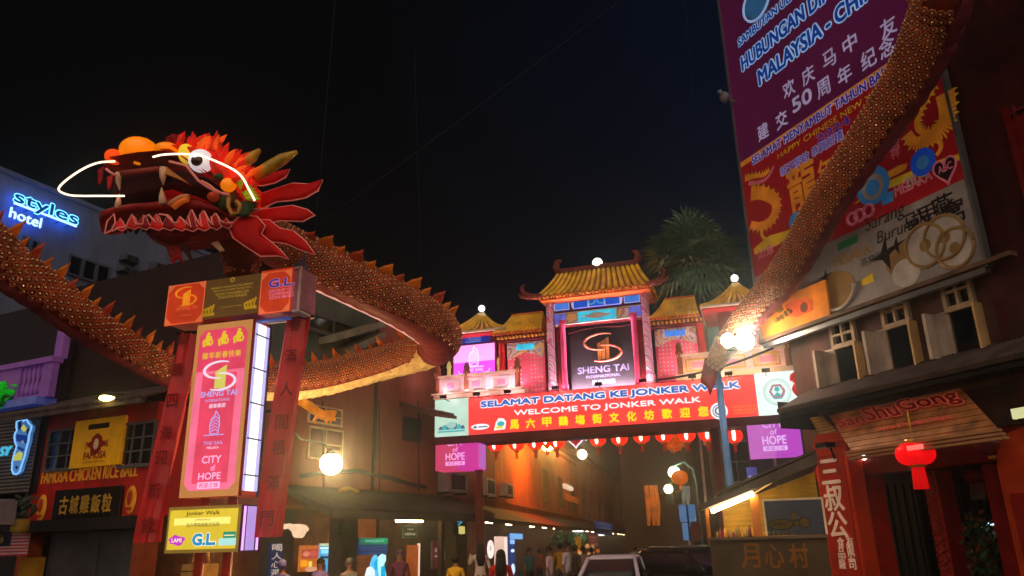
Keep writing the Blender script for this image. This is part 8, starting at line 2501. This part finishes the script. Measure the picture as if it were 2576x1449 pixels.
# ------------------------------------------------------------------ cars
def car(p, Y, yaw, label, paint, lights, lit=False, H=1.5):
    g = at(p[0], p[1], Y); base = V((g.x, g.y, 0))
    t = thing('parked_car', label, 'car', base)
    ca, sa = math.cos(yaw), math.sin(yaw)
    ax, ay = V((ca, sa, 0)), V((-sa, ca, 0))       # length, width
    A = Ax(base, ax, V((0, 0, 1)), ay)
    q_ = H / 1.5
    b = MB()
    secs = []
    for x, z0, z1, hw in ((-2.08, .42, .76, .55), (-2.02, .32, .88, .78), (-1.7, .26, .94, .86), (-.9, .22, .96, .88), (.3, .22, .95, .88), (1.0, .24, .9, .87), (1.6, .27, .82, .84), (1.95, .32, .72, .76), (2.05, .4, .64, .55)):
        secs.append((base + ax * x + V((0, 0, (z0 + z1) / 2 * q_)), ay * hw, V((0, 0, (z1 - z0) / 2 * q_))))
    b.loft(secs, 0, 24, True, .42)
    b.build('body', paint, t)
    ZA, ZB = .93 * q_, H - .075
    SEC = lambda z: (-1.86 + .42 * (z - ZA) / (ZB - ZA), 1.08 - .62 * (z - ZA) / (ZB - ZA), .8 - .14 * (z - ZA) / (ZB - ZA))
    def ring_(z, g=0.0):
        xa, xb, hw = SEC(z)
        return (base + ax * ((xa + xb) / 2) + V((0, 0, z)), ax * ((xb - xa) / 2 + g), ay * (hw + g))
    b = MB(); b.loft([ring_(ZA - .06), ring_(ZA + .2), ring_(ZB)], 0, 40, True, .3); b.build('glazing', M('car_glass', (14, 14, 28), .35, var=.2), t)
    b = MB()
    c0, a0_, b0_ = ring_(ZB, .02)
    b.loft([ring_(ZB - .02, .015), (c0 + V((0, 0, .03)), a0_ * .985, b0_ * .985), (c0 + V((0, 0, .075)), a0_ * .86, b0_ * .84)], 0, 40, True, .3); b.build('roof', paint, t)
    for s_ in (-1, 1):
        for fr_ in (0, 1):
            b = MB(); pp = []
            for z in (ZA - .03, (ZA + ZB) / 2, ZB):
                xa, xb, hw = SEC(z); pp.append(base + ax * ((xb - .06) if fr_ else (xa + .06)) + ay * s_ * (hw - .04) + V((0, 0, z)))
            b.tube(pp, .055, 8); b.build('pillar', paint, t)
        b = MB(); pp = []
        for z in (ZA - .03, ZB):
            xa, xb, hw = SEC(z); pp.append(base + ax * -.4 + ay * s_ * (hw + .005) + V((0, 0, z)))
        b.tube(pp, .04, 6); b.build('pillar', paint, t)
    for s_ in (-1, 1):
        q = MB(); q.ball(base + ax * .82 + ay * s_ * .96 + V((0, 0, 1.0 * q_)), (.1, .13, .09), 0, 12, 8, axes=(ax, ay, V((0, 0, 1)))); q.build('mirror', black_metal, t)
        for fx in (-1.3, 1.3):
            c = base + ax * fx + ay * s_ * .76 + V((0, 0, .31))
            q = MB(); q.lathe(c - ay * s_ * .1, [(.2, -.0), (.3, .01), (.31, .06), (.31, .16), (.28, .2), (.2, .2)], 20, 0, ay * s_); w_ = q.build('wheel', M('tyre', (24, 24, 24), .8), t)
            q = MB(); q.lathe(c - ay * s_ * .1, [(.19, .15), (.18, .205), (.05, .215)], 16, 0, ay * s_); q.build('rim', steel, w_)
        q = MB(); q.ball(base + ax * 1.93 + ay * s_ * .56 + V((0, 0, .66)), (.12, .2, .09), 0, 12, 8, axes=(ax, ay, V((0, 0, 1)))); q.build('headlight', lights, t)
        q = MB(); q.ball(base - ax * 2.0 + ay * s_ * .66 + V((0, 0, .8)), (.08, .12, .13), 0, 12, 8, axes=(ax, ay, V((0, 0, 1)))); q.build('tail_light', M('tail_red', (150, 16, 16), .3), t)
    q = MB(); q.box(A, 1.98, 2.07, .36, .5, -.4, .4); q.build('grille', black_metal, t)
    q = MB()
    for s_ in (-1, 1): q.tube([base + ax * -.1 + ay * s_ * .56 + V((0, 0, H + .03)), base - ax * 1.2 + ay * s_ * .56 + V((0, 0, H + .03))], .02, 6)
    q.build('roof_rail', steel, t)
    return t
car((1545, 1440), 22.0, -PI / 2 - .27, 'white car parked facing the camera at the street mouth', M('paint_white', (214, 206, 226), .4, var=.06), M('lens_clear', (200, 200, 210), .1), H=1.37)
car((1672, 1440), 24.5, -PI / 2 - .05, 'black car with one bright headlight behind the white car', M('paint_black', (20, 22, 30), .38, var=.06), glow('headlight', (200, 255, 250), 14), H=1.44)
car((1752, 1440), 21.5, -PI / 2 + .5, 'black car parked beside the stall under the road sign', M('paint_ink', (18, 18, 28), .38, var=.06), M('lens_smoke', (120, 120, 130), .1), H=1.52)

# gilt chest and stools in the shop below the sign tower
b = MB()
CH = S.shift(-3.2)
r = CH.rect(c16(355, 1362), c16(505, 1449))
b.box(CH, r[0], r[1], .75, r[3], -.5, 0, 0, .02)
for k in range(4): b.box(CH, r[0] + .02, r[1] - .02, r[2] + .08 + k * .14, r[2] + .1 + k * .14, .0, .012, 1)
for u in (r[0] + .06, r[1] - .06): b.box(CH, u - .04, u + .04, 0.002, .75, -.45, -.05, 1)
for u in (r[0] + .15, r[1] - .15): b.tube([CH.pt(u - .1, r[3], -.25), CH.pt(u - .06, r[3] + .2, -.25), CH.pt(u, r[3] + .34, -.25), CH.pt(u + .06, r[3] + .2, -.25), CH.pt(u + .1, r[3], -.25)], .03, 7, 0)
tag(b.build('gilt_cabinet', [M('gilt', (170, 120, 50), .35, var=.3, scale=5, emit=.08), M('gilt_dark', (90, 60, 24), .5)]), 'gilt cabinet with arched ornaments under the yellow sign box', 'cabinet')

# ------------------------------------------------------------------ haze volume added to give the lamps a glow halo
hz = MB()
hz.box(Fr((0, 0), 90), -60, 60, -1.0, 26, -110, 30)
ho = hz.build('haze', bpy.data.materials.new('haze'))
ho['kind'] = 'stuff'
hm = bpy.data.materials['haze']
hm.use_nodes = True
hn = hm.node_tree.nodes
hn.clear()
hout = hn.new('ShaderNodeOutputMaterial')
hv = hn.new('ShaderNodeVolumePrincipled')
hv.inputs['Color'].default_value = (0.74, 0.84, 0.82, 1)
hv.inputs['Density'].default_value = 0.0046
hv.inputs['Anisotropy'].default_value = 0.93
hm.node_tree.links.new(hv.outputs[0], hout.inputs['Volume'])
